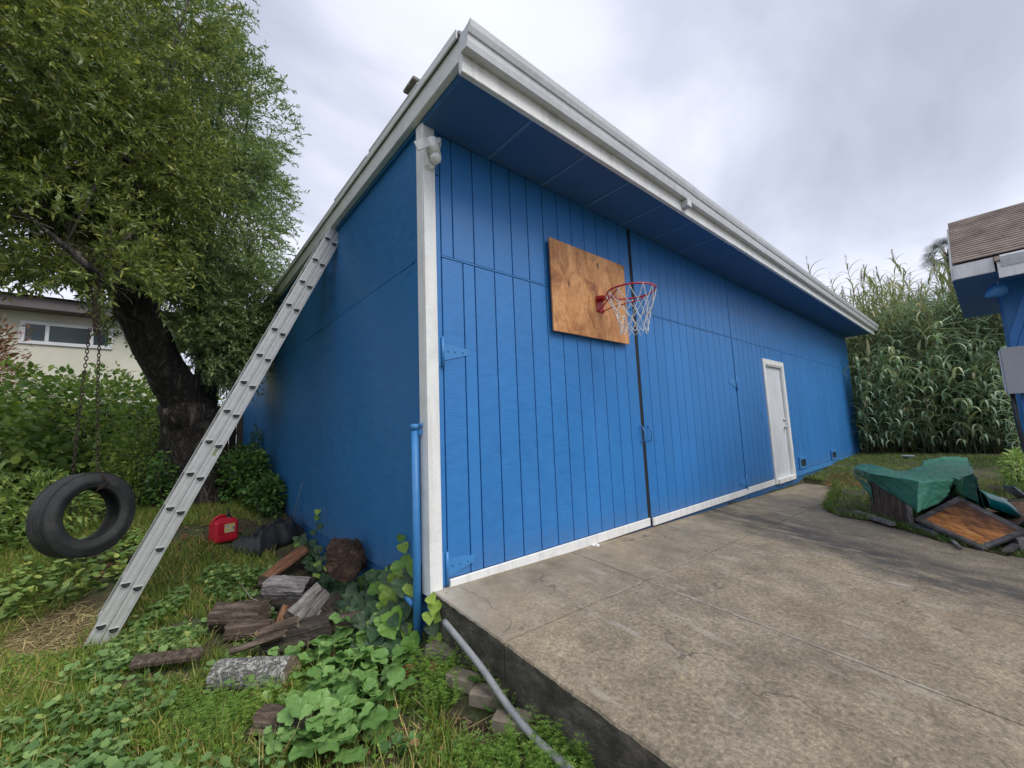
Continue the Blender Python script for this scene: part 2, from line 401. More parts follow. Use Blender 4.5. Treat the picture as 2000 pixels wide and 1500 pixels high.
gy = axis_pts([(-300, -40, 26), (-40, -9, 3), (-9, -3, .3), (-3, 4, .07), (4, 9, .15), (9, 14, .5), (14, 50, 3), (50, 300, 25)])
GV = []
for y in gy:
    for x in gx:
        if x < 0.03: z = ground_left(x, y)
        elif x < 0.5 and y < 0.2: z = ground_left(0.0, y) - 0.12 - x
        else:
            z = ground_right(x, y)
            inside = poly_in(x, y, SLAB)
            if inside: z -= 0.20
            elif y > 0.05 and x < 13.7: z -= 0.25
            elif x < 4.7: z -= 0.25
        GV.append((x, y, z))
nx = len(gx); GF = [(j * nx + i, j * nx + i + 1, (j + 1) * nx + i + 1, (j + 1) * nx + i) for j in range(len(gy) - 1) for i in range(nx - 1)]
m, nt, b, out = mk('soil_and_litter')
v = coords(nt)
f1 = noise(nt, v, 2.2, 6, 0.6); f2 = noise(nt, v, 38, 4, 0.7); f3 = noise(nt, v, 9, 4, 0.6)
soil = ramp(nt, f2, [(0.25, (0.03, 0.021, 0.013)), (0.5, (0.085, 0.060, 0.040)), (0.75, (0.17, 0.125, 0.085))])
moss = ramp(nt, f3, [(0.3, (0.055, 0.075, 0.024)), (0.7, (0.12, 0.135, 0.05))])
col = mixc(nt, ramp(nt, f1, [(0.42, 0.0), (0.58, 1.0)]), soil, moss)
# a patch of dry straw on the lawn
sp = nt.nodes.new('ShaderNodeSeparateXYZ'); nt.links.new(nt.nodes.new('ShaderNodeNewGeometry').outputs['Position'], sp.inputs[0])
ddx = mth(nt, 'ADD', sp.outputs[0], 2.15); ddy = mth(nt, 'SUBTRACT', sp.outputs[1], 2.2)
dd = mth(nt, 'MULTIPLY_ADD', ddx, ddx, mth(nt, 'MULTIPLY', ddy, ddy))
msk = mth(nt, 'MULTIPLY', ramp(nt, dd, [(0.0, 1.0), (0.9, 0.0)]), ramp(nt, f3, [(0.35, 0.4), (0.6, 1.0)]))
straw = ramp(nt, f2, [(0.3, (0.12, 0.09, 0.04)), (0.7, (0.30, 0.24, 0.12))])
col = mixc(nt, msk, col, straw)
nt.links.new(col, b.inputs['Base Color']); b.inputs['Roughness'].default_value = 0.95
bump(nt, b, f2, 0.9, 0.03)
M['soil'] = m
gm = bpy.data.meshes.new('ground'); gm.from_pydata(GV, [], GF)
gm.polygons.foreach_set('use_smooth', [True] * len(GF)); gm.update()
ground = link('ground', gm, None, M['soil'], 'structure')

# ---------------------------------------------------------------- concrete slab (driveway apron), cast in panels
m, nt, b, out = mk('old_concrete')
v = coords(nt)
P = nt.nodes.new('ShaderNodeSeparateXYZ'); nt.links.new(nt.nodes.new('ShaderNodeNewGeometry').outputs['Position'], P.inputs[0])
X, Y = P.outputs[0], P.outputs[1]
big = noise(nt, v, 0.8, 6, 0.62, 0.4); mid = noise(nt, v, 4.5, 6, 0.65, 0.3); fin = noise(nt, v, 46, 5, 0.8); agg = voro(nt, v, 95)
base = ramp(nt, mid, [(0.26, (0.190, 0.158, 0.115)), (0.5, (0.270, 0.226, 0.166)), (0.74, (0.365, 0.314, 0.238))])
base = mixc(nt, 1.0, base, ramp(nt, big, [(0.30, (0.74, 0.74, 0.75)), (0.5, (0.98, 0.97, 0.95)), (0.70, (1.22, 1.18, 1.10))]), 'MULTIPLY')
# exposed aggregate: worn away from the wall, where the cement skin is gone
worn = ramp(nt, mth(nt, 'MULTIPLY_ADD', mid, 0.9, mth(nt, 'MULTIPLY', Y, -0.55)), [(0.62, 0.0), (1.25, 1.0)])
aggc = ramp(nt, fin, [(0.30, (0.36, 0.35, 0.34)), (0.46, (0.80, 0.79, 0.77)), (0.58, (1.16, 1.14, 1.09)), (0.74, (2.1, 2.0, 1.8))])
base = mixc(nt, mth(nt, 'MULTIPLY_ADD', worn, 0.62, 0.33), base, mixc(nt, 1.0, base, aggc, 'MULTIPLY'))
pits = ramp(nt, agg, [(0.10, 0.42), (0.30, 1.0)])
base = mixc(nt, mth(nt, 'MULTIPLY', worn, 0.8), base, mixc(nt, 1.0, base, pits, 'MULTIPLY'))
# bleached cement skin close to the doors
pale = mth(nt, 'MULTIPLY', ramp(nt, mth(nt, 'MULTIPLY_ADD', mid, 0.5, mth(nt, 'MULTIPLY', Y, -0.9)), [(0.35, 1.0), (1.05, 0.0)]), ramp(nt, X, [(0.0, 1.0), (0.37, 0.0)]))
base = mixc(nt, mth(nt, 'MULTIPLY', pale, 0.75), base, ramp(nt, mid, [(0.3, (0.34, 0.315, 0.265)), (0.7, (0.50, 0.47, 0.41))]))
# long dark oil stain running out from the right-hand door
warp = noise(nt, coords(nt, 'P', (1.3, 0.7, 1)), 2.2, 4, 0.6)
sx = mth(nt, 'ADD', mth(nt, 'MULTIPLY_ADD', Y, -0.36, X), mth(nt, 'MULTIPLY_ADD', warp, 1.1, -0.55))
st = mth(nt, 'MULTIPLY', ramp(nt, mth(nt, 'MULTIPLY', mth(nt, 'ABSOLUTE', mth(nt, 'SUBTRACT', sx, 4.35)), 1.0), [(0.16, 1.0), (0.80, 0.0)]), ramp(nt, noise(nt, coords(nt, 'P', (2.4, 1, 1)), 2.6, 5, 0.65), [(0.34, 0.12), (0.56, 1.0)]))
base = mixc(nt, mth(nt, 'MULTIPLY', st, 0.80), base, (0.034, 0.033, 0.036))
# pale scuffs
sc1 = ramp(nt, noise(nt, coords(nt, 'P', (3.2, 1.1, 1), (0, 0, 0.5)), 2.3, 6, 0.62), [(0.60, 0.0), (0.68, 0.8)])
base = mixc(nt, mth(nt, 'MULTIPLY', sc1, 0.6), base, (0.40, 0.37, 0.31))
# damp brown film
bf = ramp(nt, noise(nt, v, 1.35, 4, 0.6, 0.6), [(0.50, 0.0), (0.72, 0.45)])
base = mixc(nt, bf, base, mixc(nt, 1.0, base, (0.62, 0.56, 0.48), 'MULTIPLY'))
# hairline cracks
wv = nt.nodes.new('ShaderNodeVectorMath'); wv.operation = 'ADD'; nt.links.new(v, wv.inputs[0])
nz = nt.nodes.new('ShaderNodeTexNoise'); nt.links.new(v, nz.inputs['Vector']); nz.inputs['Scale'].default_value = 5; nz.inputs['Detail'].default_value = 5
sc_ = nt.nodes.new('ShaderNodeVectorMath'); sc_.operation = 'SCALE'; nt.links.new(nz.outputs['Color'], sc_.inputs[0]); sc_.inputs['Scale'].default_value = 0.35
nt.links.new(sc_.outputs[0], wv.inputs[1])
cd = voro(nt, wv.outputs[0], 0.62, 'DISTANCE_TO_EDGE')
crk = mth(nt, 'MULTIPLY', ramp(nt, cd, [(0.0, 1.0), (0.0045, 0.0)]), ramp(nt, noise(nt, v, 1.6, 3), [(0.46, 0.0), (0.56, 0.8)]))
base = mixc(nt, crk, base, (0.045, 0.038, 0.03))
nt.links.new(base, b.inputs['Base Color']); b.inputs['Roughness'].default_value = 0.88
bb = bump(nt, b, fin, 0.55, 0.006)
bump(nt, b, mid, 0.3, 0.02, bb)
M['concrete'] = m
M['concrete_side'] = simple('mossy_concrete_edge', [(0.30, (0.028, 0.026, 0.020)), (0.5, (0.075, 0.068, 0.052)), (0.72, (0.19, 0.17, 0.135))], 6, stretch=(1, 1, 1.6), rough=0.95, fine=(60, 0.35), bmp=(45, 0.7, 0.014))
M['mortar'] = simple('pale_joint_mortar', [(0.35, (0.22, 0.195, 0.155)), (0.55, (0.31, 0.28, 0.225)), (0.7, (0.42, 0.385, 0.32))], 9, rough=0.95, fine=(70, 0.2), bmp=(60, 0.5, 0.006))
def clip_poly(poly, ax, val, keep_less):
    r = []
    for i in range(len(poly)):
        a, c = poly[i - 1], poly[i]
        ia = (a[ax] <= val) == keep_less; ic = (c[ax] <= val) == keep_less
        if ia != ic:
            t = (val - a[ax]) / (c[ax] - a[ax]); r.append((a[0] + t * (c[0] - a[0]), a[1] + t * (c[1] - a[1])))
        if ic: r.append(c)
    return r
slab = thing('concrete_slab', None, None, (0, 0, 0)); slab['kind'] = 'structure'
slab['label'] = 'old stained concrete apron in front of the blue shed doors'
XC = [0.01, 1.375, 2.95, 4.45, 6.0, 9.0]; YC = [0.0, -0.76, -3.0, -5.4, -9.0]
g = 0.004
random.seed(11)
for i in range(5):
    for j in range(4):
        p = clip_poly(clip_poly(clip_poly(clip_poly(SLAB, 0, XC[i] + g, False), 0, XC[i + 1] - g, True), 1, YC[j] - g, True), 1, YC[j + 1] + g, False)
        if len(p) < 3: continue
        # jagged, chipped edges: resample
        q = []
        for k in range(len(p)):
            a, c = p[k], p[(k + 1) % len(p)]; L = math.hypot(c[0] - a[0], c[1] - a[1])
            outer = (i == 0 and a[0] < 0.03 and c[0] < 0.03)
            right = (a[0] > 4.7 and c[0] > 4.7 and abs(a[1] - c[1]) > 0.02 and not (abs(a[0] - c[0]) < 1e-6 and abs(a[0] - XC[i] - g) < 1e-4))
            n = max(1, int(L / (0.02 if outer and a[1] > -3.5 else 0.05 if right else 0.4)))
            for t in range(n):
                x = a[0] + (c[0] - a[0]) * t / n; y = a[1] + (c[1] - a[1]) * t / n
                if outer: x += 0.0018 * math.sin(y * 7) + 0.0015 * math.sin(y * 23 + 1) + 0.0016 * math.sin(y * 61) + random.uniform(-.0015, .0015) + max(0, math.sin(y * 5.3 + 2) * math.sin(y * 17) - .78) * .05
                elif right and 0 < t: x += random.uniform(-.03, .03); y += random.uniform(-.02, .02)
                q.append((x, y))
        area = sum(q[k - 1][0] * q[k][1] - q[k][0] * q[k - 1][1] for k in range(len(q)))
        if area < 0: q = q[::-1]
        mb = MB(); n = len(q)
        ins = []
        top = [(x, y, slab_z(x, y)) for x, y in q]
        # small rounded arris on the free edge
        lo = [(x - (0.007 if x < 0.06 else 0), y, slab_z(x, y) - (0.009 + random.uniform(0, .004) if x < 0.06 else 0.012)) for x, y in q]
        bot = [(x - (0.008 if x < 0.06 else 0), y, slab_z(x, y) - (0.42 if i == 0 else 0.16)) for x, y in q]
        mb.add(top, [tuple(range(n))], 0)
        mb.add(top + lo, [(k, k + n, (k + 1) % n + n, (k + 1) % n) for k in range(n)], 0)
        mb.add(lo + bot, [(k, k + n, (k + 1) % n + n, (k + 1) % n) for k in range(n)], 1)
        mb.build('slab_panel', [M['concrete'], M['concrete_side']], slab)
mb = MB()
def joint_strip(a, c, w):
    d = Vector((c[0] - a[0], c[1] - a[1], 0)); L = d.length; d /= L; nrm = Vector((-d.y, d.x, 0)); n = max(2, int(L / 0.06)); vs = []
    for t in range(n + 1):
        x = a[0] + d.x * L * t / n; y = a[1] + d.y * L * t / n; ww = w * random.uniform(0.5, 1.3); o = random.uniform(-.004, .004)
        for s in (-1, 1):
            vs.append((x + nrm.x * (ww * s + o), y + nrm.y * (ww * s + o), slab_z(x, y) + 0.0025))
    mb.add(vs, [(2 * t, 2 * t + 1, 2 * t + 3, 2 * t + 2) if False else (2 * t + 1, 2 * t, 2 * t + 2, 2 * t + 3) for t in range(n)])
joint_strip((1.375, -0.8), (1.375, -2.3), 0.010); joint_strip((2.95, -0.06), (2.95, -0.55), 0.008); joint_strip((2.95, -0.78), (2.95, -5), 0.008)
joint_strip((0.9, -0.76), (1.32, -0.76), 0.009); joint_strip((1.42, -0.76), (2.3, -0.76), 0.010)
mb.build('joint_mortar', M['mortar'], slab)

# ---------------------------------------------------------------- the blue shed
SEAM = 2.39; SOF = 3.395; LEN = 13.8
shed = thing('blue_shed', 'long blue board-sided shed with white trim, flat roof and double barn doors', 'shed', (0, 0, 0))
def board(x0, x1, z0, z1, y0=0.0, th=0.014, parent=shed, mat='blue', name='siding_board', gap=0.0045):
    mb = MB(); mb.box((x0 + gap, y0, z0), (x1 - gap, y0 + th, z1), 0.003); return mb.build(name, M[mat], parent)
# backing carcass: front, roof deck, back and end walls
mb = MB(); mb.box((0.0, 0.0145, -0.9), (6.79, 0.06, SOF)); mb.box((7.715, 0.0145, -0.9), (LEN, 0.06, SOF)); mb.box((6.7905, 0.0145, 2.072), (7.7145, 0.06, SOF)); mb.box((6.7905, 0.0145, -0.9), (7.7145, 0.06, -0.062)); mb.build('front_backing', M['blue_side'], shed)
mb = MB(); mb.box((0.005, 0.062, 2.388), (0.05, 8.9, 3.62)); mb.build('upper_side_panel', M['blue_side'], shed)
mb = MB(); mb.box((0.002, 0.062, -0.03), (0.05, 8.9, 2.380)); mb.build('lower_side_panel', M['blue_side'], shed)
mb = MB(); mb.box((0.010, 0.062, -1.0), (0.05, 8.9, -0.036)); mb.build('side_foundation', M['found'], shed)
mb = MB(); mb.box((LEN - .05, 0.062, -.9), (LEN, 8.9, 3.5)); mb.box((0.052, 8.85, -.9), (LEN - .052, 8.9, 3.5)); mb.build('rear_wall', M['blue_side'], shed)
# thin open joint strip along the side wall (some batten filler squeezed out)
mb = MB(); mb.box((-0.004, 2.3, 2.376), (0.004, 3.2, 2.3855)); mb.box((-0.004, 0.18, 2.377), (0.004, 0.45, 2.3845)); mb.build('joint_filler', M['blue_side'], shed)
# header over the barn doors
mb = MB(); mb.box((0.080, 0.001, -0.02), (0.126, 0.0145, 3.04), 0.003); mb.box((0.080, 0.001, 3.05), (0.126, 0.0145, SOF - .002), 0.003); mb.build('jamb_board', M['blue'], shed)
# siding right of the doors
ru = [5.47] + [5.47 + 0.205 * k for k in range(1, 6)] + [6.695]
def siding(xs, z0, z1, y0=0.003):
    for a, c in zip(xs[:-1], xs[1:]): board(a, c, z0, z1, y0, 0.0115)
siding(ru, 0.045, SEAM - .0015)
rx = [7.805] + [round(7.85 + 0.2032 * k, 4) for k in range(0, 29)] + [LEN]
siding(rx, 0.06, SEAM - .0015)
tx = [5.455] + [round(5.47 + 0.2032 * k, 4) for k in range(1, 41)] + [LEN]
siding(tx, SEAM + .0015, SOF - .002)
# over-door piece
siding([6.70, 6.90, 7.105, 7.31, 7.51, 7.715, 7.803], 2.17, SEAM - .0015)
mb = MB(); mb.box((5.47, -0.004, 0.0 - .06), (6.70, 0.010, 0.035), 0.003); mb.build('white_base_trim', M['white'], shed)
mb = MB(); mb.box((7.805, -0.012, -0.04), (LEN, 0.010, 0.052), 0.004); mb.build('blue_base_trim', M['blue_trim'], shed)
mb = MB(); mb.box((5.5, 0.008, -0.8), (LEN, 0.0145, -0.043)); mb.build('front_foundation', M['found'], shed)

# boards over the barn doors
tx2 = [0.08, 0.239, 0.440] + [0.440 + 0.2038 * k for k in range(1, 11)] + [2.683, 2.735] + [2.925 + 0.2055 * k for k in range(0, 12)] + [5.45]
# barn doors
def barn_door(low, up, zb, label, xl, xr, hinge_left, handle_x):
    d = thing('barn_door', None, None); d.parent = shed; d['label'] = label
    for a, c in zip(low[:-1], low[1:]): board(a, c, zb + 0.085, SEAM - 0.006, 0.0, 0.014, d)
    for a, c in zip(up[:-1], up[1:]): board(a, c, SEAM + 0.012, SOF - .003, 0.0, 0.014, d)
    mb = MB(); mb.box((xl, -0.004, SEAM - 0.003), (xr, 0.010, SEAM + 0.009), 0.002); mb.build('seam_flashing', M['blue_trim'], d)
    mb = MB(); mb.box((xl + .004, -0.022, zb), (xr - .004, 0.0, zb + 0.083), 0.004); mb.build('bottom_trim', M['white'], d)
    for z in (0.11, 1.64):
        hx = xl - 0.012 if hinge_left else xr + 0.012
        mb = MB(); sg = 1 if hinge_left else -1
        mb.prism([(hx + sg * .012, -0.006, z + 0.075), (hx + sg * .012, -0.006, z - 0.055), (hx + sg * .235, -0.006, z + 0.005), (hx + sg * .24, -0.006, z + 0.03), (hx + sg * .23, -.006, z + .05)], (0, 0.006, 0))
        mb.tube([(hx, -0.013, z - .10), (hx, -0.013, z + .12)], 0.0125, 8)
        mb.box((hx - sg * .045, -0.004, z - .10), (hx - sg * .011, 0.001, z + .12))
        for t in (.05, .11, .18): mb.tube([(hx + sg * t, -0.006, z + .02), (hx + sg * t, -0.010, z + .02)], 0.008, 6)
        mb.build('strap_hinge', M['blue_trim'], d)
    mb = MB(); hx = handle_x
    mb.tube([(hx, 0.0, 0.865), (hx, -0.035, 0.88), (hx, -0.05, 0.93), (hx, -0.05, 0.985), (hx, -0.035, 1.03), (hx, 0.0, 1.045)], 0.0075, 8)
    mb.box((hx - .018, -0.004, 0.845), (hx + .018, 0, 0.882)); mb.box((hx - .018, -0.004, 1.03), (hx + .018, 0, 1.065))
    mb.build('pull_handle', M['blue_trim'], d)
    return d
L1 = [0.130, 0.325, 0.438] + [0.438 + 0.2038 * k for k in range(1, 11)] + [2.683]
U1 = [0.130, 0.239, 0.440] + [0.440 + 0.2038 * k for k in range(1, 11)] + [2.683]
barn_door(L1, U1, -0.042, 'left barn door leaf, hinged at the white corner post', 0.13, 2.69, True, 2.652)
R1 = [2.742, 2.925] + [2.925 + 0.2055 * k for k in range(1, 12)] + [5.43]
dr = barn_door(R1, R1, -0.055, 'right barn door leaf, hinged beside the white entry door', 2.742, 5.43, False, 2.80)
mb = MB(); mb.box((2.678, 0.0085, -0.06), (2.750, 0.0140, SOF - .004)); mb.build('door_gap_dark_strip', M['black'], shed)  # black strip drawn in for the darkness between the two leaves

# corner post (two white boards) and soffit
mb = MB(); mb.box((-0.022, -0.022, -0.03), (0.076, 0.0, 3.42), 0.003); mb.build('corner_board', M['white'], shed)
mb = MB(); mb.box((-0.0225, 0.0012, -0.035), (0.0, 0.092, 3.43), 0.003); mb.build('corner_board', M['white'], shed)
xs = [-0.02] + [0.61 + 0.647 * k for k in range(21)] + [13.86]
for a, c in zip(xs[:-1], xs[1:]):
    mb = MB(); mb.box((a + .002, -0.598, SOF), (c - .002, -0.001, SOF + 0.012)); mb.build('soffit_panel', M['blue_soffit_shaded'], shed)
for a in xs[1:-1]:
    mb = MB(); mb.box((a - .016, -0.595, SOF - 0.006), (a + .016, -0.002, SOF - 0.0005), 0.001); mb.build('soffit_batten', M['batten'], shed)
# fascia, rake, roof deck
fx = [-0.075, 4.1, 6.35, 13.9]
for a, c in zip(fx[:-1], fx[1:]):
    mb = MB(); mb.box((a + .001, -0.640, 3.345 if a > 0 else 3.34), (c - .001, -0.600, 3.60), 0.004); mb.build('fascia_board', M['white'], shed)
mb = MB(); mb.box((-0.075, -0.598, 3.435), (-0.024, 4.2, 3.592), 0.004); mb.build('rake_board', M['rake'], shed)
mb = MB(); mb.box((-0.075, 4.203, 3.435), (-0.024, 8.95, 3.592), 0.004); mb.build('rake_board', M['rake'], shed)
mb = MB(); mb.box((-0.022, -0.598, 3.41), (0.0045, 8.95, 3.60)); mb.build('rake_blocking', M['blue_side'], shed)
mb = MB(); mb.box((-0.088, -0.635, 3.602), (13.92, 8.97, 3.632), 0.004); mb.build('roof_deck', M['roofing'], shed)
mb = MB(); mb.box((-0.100, -0.62, 3.578), (-0.0885, 8.97, 3.640), 0.001)
for y0 in (-0.1, 0.9): mb.obox((-0.104, y0, 3.632), (0.012, 0, 0), (0, 0.95, 0.012), (0, 0, 0.012))
mb.build('drip_edge', M['rake'], shed)
# gutter: K profile, three lengths, end cap, outlet
prof = [(-0.641, 3.600), (-0.641, 3.468), (-0.705, 3.462), (-0.716, 3.500), (-0.722, 3.536), (-0.733, 3.541), (-0.748, 3.575), (-0.756, 3.612), (-0.748, 3.622), (-0.738, 3.614), (-0.7385, 3.604), (-0.730, 3.578), (-0.716, 3.549), (-0.706, 3.5405), (-0.700, 3.505), (-0.694, 3.474), (-0.647, 3.476), (-0.647, 3.600)]
def gut(a, c, dz=0.0, gr=1.0):
    mb = MB(); mb.prism([(a, -0.641 + (y + 0.641) * gr, z + dz) for y, z in prof], (c - a, 0, 0)); return mb.build('gutter_length', M['gutter'], shed)
gut(-0.078, 2.86); gut(2.90, 6.55, -0.003, 0.97); gut(6.553, 13.9, -0.004, 0.985)
mb = MB(); mb.prism([(2.855, -0.6405 + (y + 0.641) * 1.02, z - .004) for y, z in prof], (0.05, 0, 0)); mb.build('gutter_joiner', M['gutter'], shed)
mb = MB(); mb.prism([(-0.082, y, z) for y, z in [(-0.641, 3.607), (-0.641, 3.465), (-0.706, 3.459), (-0.724, 3.536), (-0.735, 3.541), (-0.757, 3.612), (-0.72, 3.600), (-0.68, 3.592)]], (0.0035, 0, 0)); mb.build('gutter_end_cap', M['gutter'], shed)
mb = MB(); mb.box((2.765, -0.712, 3.385), (2.855, -0.642, 3.461), 0.004); mb.build('gutter_outlet', M['gutter'], shed)
mb = MB()
for x in np.arange(0.4, 13.8, 0.8): mb.tube([(x, -0.745, 3.604), (x, -0.64, 3.604)], 0.004, 5)
mb.build('gutter_spike', M['gutter'], shed)

# entry door
ed = thing('entry_door', None, None); ed.parent = shed; ed['label'] = 'plain white entry door in a white frame'
mb = MB(); mb.box((6.7905, 0.062, -0.06), (7.7145, 0.066, 2.071)); mb.build('door_reveal', M['black'], ed)
for a, c, z0, z1 in ((6.70, 6.795, -0.055, 2.165), (7.708, 7.803, -0.055, 2.165), (6.7955, 7.7075, 2.068, 2.165)):
    mb = MB(); mb.box((a, -0.020, z0), (c, 0.0142, z1), 0.004); mb.build('casing', M['white'], ed)
for a, c in ((6.7955, 6.815), (7.690, 7.7075)):
    mb = MB(); mb.box((a, -0.010, 0.02), (c, 0.058, 2.0675), 0.002); mb.build('jamb', M['white'], ed)
mb = MB(); mb.box((6.8155, -0.010, 2.048), (7.6895, 0.058, 2.0675), 0.002); mb.build('jamb', M['white'], ed)
mb = MB(); mb.box((6.818, 0.030, 0.024), (7.687, 0.0575, 2.045), 0.003); leaf = mb.build('door_leaf', M['door'], ed)
mb = MB(); mb.tube([(7.62, 0.030, 0.91), (7.62, 0.0, 0.91)], 0.027, 14); mb.tube([(7.62, 0.004, 0.91), (7.62, -0.034, 0.91)], 0.010, 8); mb.tube([(7.62, -0.03, 0.91), (7.52, -0.034, 0.905)], 0.010, 8); mb.build('lever_handle', M['steel'], ed)
mb = MB(); mb.tube([(7.62, 0.030, 1.05), (7.62, 0.008, 1.05)], 0.028, 14); mb.build('deadbolt', M['steel'], ed)
mb = MB(); mb.box((6.7955, -0.045, -0.058), (7.7075, 0.058, 0.021), 0.005); mb.build('sill', M['white'], ed)
# crawl-space vents and cover plate
for a, c, z0, z1 in ((8.11, 8.56, 0.075, 0.31), (10.53, 11.02, 0.068, 0.30)):
    vt = thing('crawl_vent', None, None); vt.parent = shed
    mb = MB()
    for p, q in (((a, z0), (a + .06, z1)), ((c - .06, z0), (c, z1)), ((a + .0605, z1 - .06), (c - .0605, z1)), ((a + .0605, z0), (c - .0605, z0 + .035))): mb.box((p[0], -0.024, p[1]), (q[0], 0.0025, q[1]), 0.003)
    mb.build('vent_frame', M['blue_trim'], vt)
    mb = MB(); mb.box((a + .061, -0.002, z0 + .036), (c - .061, 0.0024, z1 - .061)); mb.build('vent_screen', M['black'], vt)
mb = MB(); mb.box((6.40, -0.006, 1.08), (6.475, 0.003, 1.20), 0.003); mb.box((6.425, -0.010, 1.11), (6.45, -0.006, 1.165), 0.002); mb.build('switch_cover', M['blue_trim'], shed)
mb = MB(); mb.box((1.665, -0.045, -0.05), (1.74, -0.023, -0.035), 0.003); mb.tube([(1.70, -0.046, -0.042), (1.70, -0.075, -0.045)], 0.018, 10); mb.build('door_stop', M['white'], shed)

# small things on the shed
def seclight():
    t = thing('security_light', 'white security floodlight with square panel screwed to the white corner post', 'light', (0.02, -0.023, 3.15))
    mb = MB(); mb.prism([(-0.03, -0.0235, 3.26), (0.07, -0.0235, 3.26), (0.06, -0.0235, 3.06), (0.03, -0.0235, 3.035), (-0.005, -0.0235, 3.06)], (0, -0.035, 0)); mb.build('mount_plate', M['white'], t)
    c0, c1 = at(843, 272, 1, -.10), at(850, 303, 1, -.10)
    mb = MB(); mb.tube([c0, c1], [0.040, 0.045], 18); mb.build('sensor_body', M['white'], t)
    d = (c1 - c0).normalized()
    mb = MB(); mb.tube([c1 + d * .003, c1 + d * .03, c1 + d * .052, c1 + d * .066], [0.042, 0.041, 0.030, 0.01], 18); mb.build('sensor_dome', M['white'], t)
    q = [at(809, 276, 1, -.14), at(832, 265, 1, -.11), at(839, 285, 1, -.12), at(817, 293, 1, -.15)]
    mb = MB(); mb.prism(q, (0.012, 0.03, 0.014)); mb.build('lamp_panel', M['white'], t)
    mb = MB(); mb.tube([c0.lerp(c1, .3), at(857, 282, 1, -.07)], 0.013, 8); mb.tube([at(858, 272, 1, -.06), at(856, 288, 1, -.06)], 0.019, 10); mb.build('side_arm', M['white'], t)
seclight()
mb = MB(); mb.obox((-0.075, -0.02, 3.641), (0.12, 0, 0), (0, .11, 0.0), (0, 0, 0.07)); mb.obox((-0.11, -0.05, 3.7115), (0.19, 0, 0), (0, .17, 0.0), (0, 0, 0.022))
mb.top('roof_vent_cap', M['grey_wood'], 'small grey wooden box on the roof edge above the corner post', 'roof vent', (-0.02, 0.03, 3.641))
mb = MB(); mb.tube([(1.99, -0.55, 3.632), (1.99, -0.55, 3.76)], 0.013, 8); mb.tube([(1.99, -0.55, 3.755), (2.03, -0.56, 3.775)], 0.015, 8)
mb.top('vent_pipe', M['rake'], 'tiny hooked vent pipe poking above the front gutter', 'pipe', (1.99, -0.55, 3.632))

# blue standpipe at the corner
t = thing('standpipe', 'blue painted plastic pipe standing beside the white corner post', 'pipe', (-0.062, 0.09, -0.40))
mb = MB(); mb.tube([(-0.062, 0.09, -0.46), (-0.060, 0.09, 0.3), (-0.062, 0.09, 1.10)], 0.027, 18); mb.build('pipe_body', M['blue_trim'], t)
mb = MB(); mb.tube([(-0.062, 0.09, 1.085), (-0.062, 0.09, 1.125)], 0.032, 18); mb.build('pipe_cap', M['blue_trim'], t)
mb = MB(); mb.box((-0.05, 0.052, 1.045), (-0.018, 0.062, 1.085), 0.003); mb.tube([(-0.035, 0.057, 1.10), (-0.02, 0.05, 1.13)], 0.01, 8); mb.build('pipe_clip', M['blue_trim'], t)
mb = MB(); mb.tube([(-0.075, 0.12, -0.10), (-0.095, 0.30, -0.02)], 0.022, 12); mb.build('side_branch', M['blue_trim'], t)

# ---------------------------------------------------------------- basketball hoop
m, nt, b, out = mk('stained_plywood')
v = coords(nt, 'P', (1.0, 1.0, 0.38))
flow = noise(nt, coords(nt, 'P', (1, 1, .5)), 3.4, 3, 0.5, 0.7)
rg = mth(nt, 'ABSOLUTE', mth(nt, 'SUBTRACT', mth(nt, 'FRACT', mth(nt, 'MULTIPLY', flow, 17.0)), 0.5))
fibre = noise(nt, coords(nt, 'P', (60, 1, 5)), 1.6, 4, 0.7)
c = ramp(nt, noise(nt, coords(nt, 'P', (1, 1, .6)), 7, 5, .6, .5), [(0.28, (0.42, 0.180, 0.062)), (0.5, (0.60, 0.285, 0.105)), (0.72, (0.72, 0.390, 0.165))])
c = mixc(nt, ramp(nt, rg, [(0.02, 0.55), (0.16, 0.0)]), c, (0.33, 0.145, 0.055))
c = mixc(nt, 1.0, c, ramp(nt, fibre, [(0.3, (0.86, 0.84, 0.82)), (0.7, (1.1, 1.1, 1.1))]), 'MULTIPLY')
blot = ramp(nt, noise(nt, coords(nt, 'P', (1.0, 1.0, 0.7), loc=(3, 0, 1)), 4.2, 5, 0.62, 0.8), [(0.34, (0.55, 0.44, 0.36)), (0.50, (1, 1, 1)), (0.75, (1.08, 1.06, 1.04))])
c = mixc(nt, 1.0, c, blot, 'MULTIPLY')
kn = voro(nt, coords(nt, 'P', (1, 1, 0.62), loc=(0.3, 0, 0.2)), 4.3)
c = mixc(nt, ramp(nt, kn, [(0.05, 0.85), (0.13, 0.0)]), c, (0.13, 0.05, 0.022))
nt.links.new(c, b.inputs['Base Color']); b.inputs['Roughness'].default_value = 0.6
bump(nt, b, fibre, 0.25, 0.003)
M['ply'] = m
hoop = thing('basketball_hoop', 'red basketball rim with white net on a square plywood backboard above the barn doors', 'hoop', (1.88, -0.03, 1.95))
mb = MB(); mb.box((1.275, -0.055, 1.952), (2.482, -0.037, 2.858), 0.002); mb.build('backboard', M['ply'], hoop)
mb = MB()
for z in (2.05, 2.42, 2.75): mb.box((1.32, -0.0365, z - .04), (2.44, -0.001, z + .04))
mb.build('mounting_cleat', M['blue_trim'], hoop)
RC = Vector((1.985, -0.435, 2.352)); RR = 0.2286
mb = MB(); mb.tube([RC + Vector((RR * math.cos(a), RR * math.sin(a), 0)) for a in np.linspace(0, 2 * PI, 49)[:-1]], 0.0095, 8, closed=True); rim = mb.build('rim', M['red'], hoop)
mb = MB()
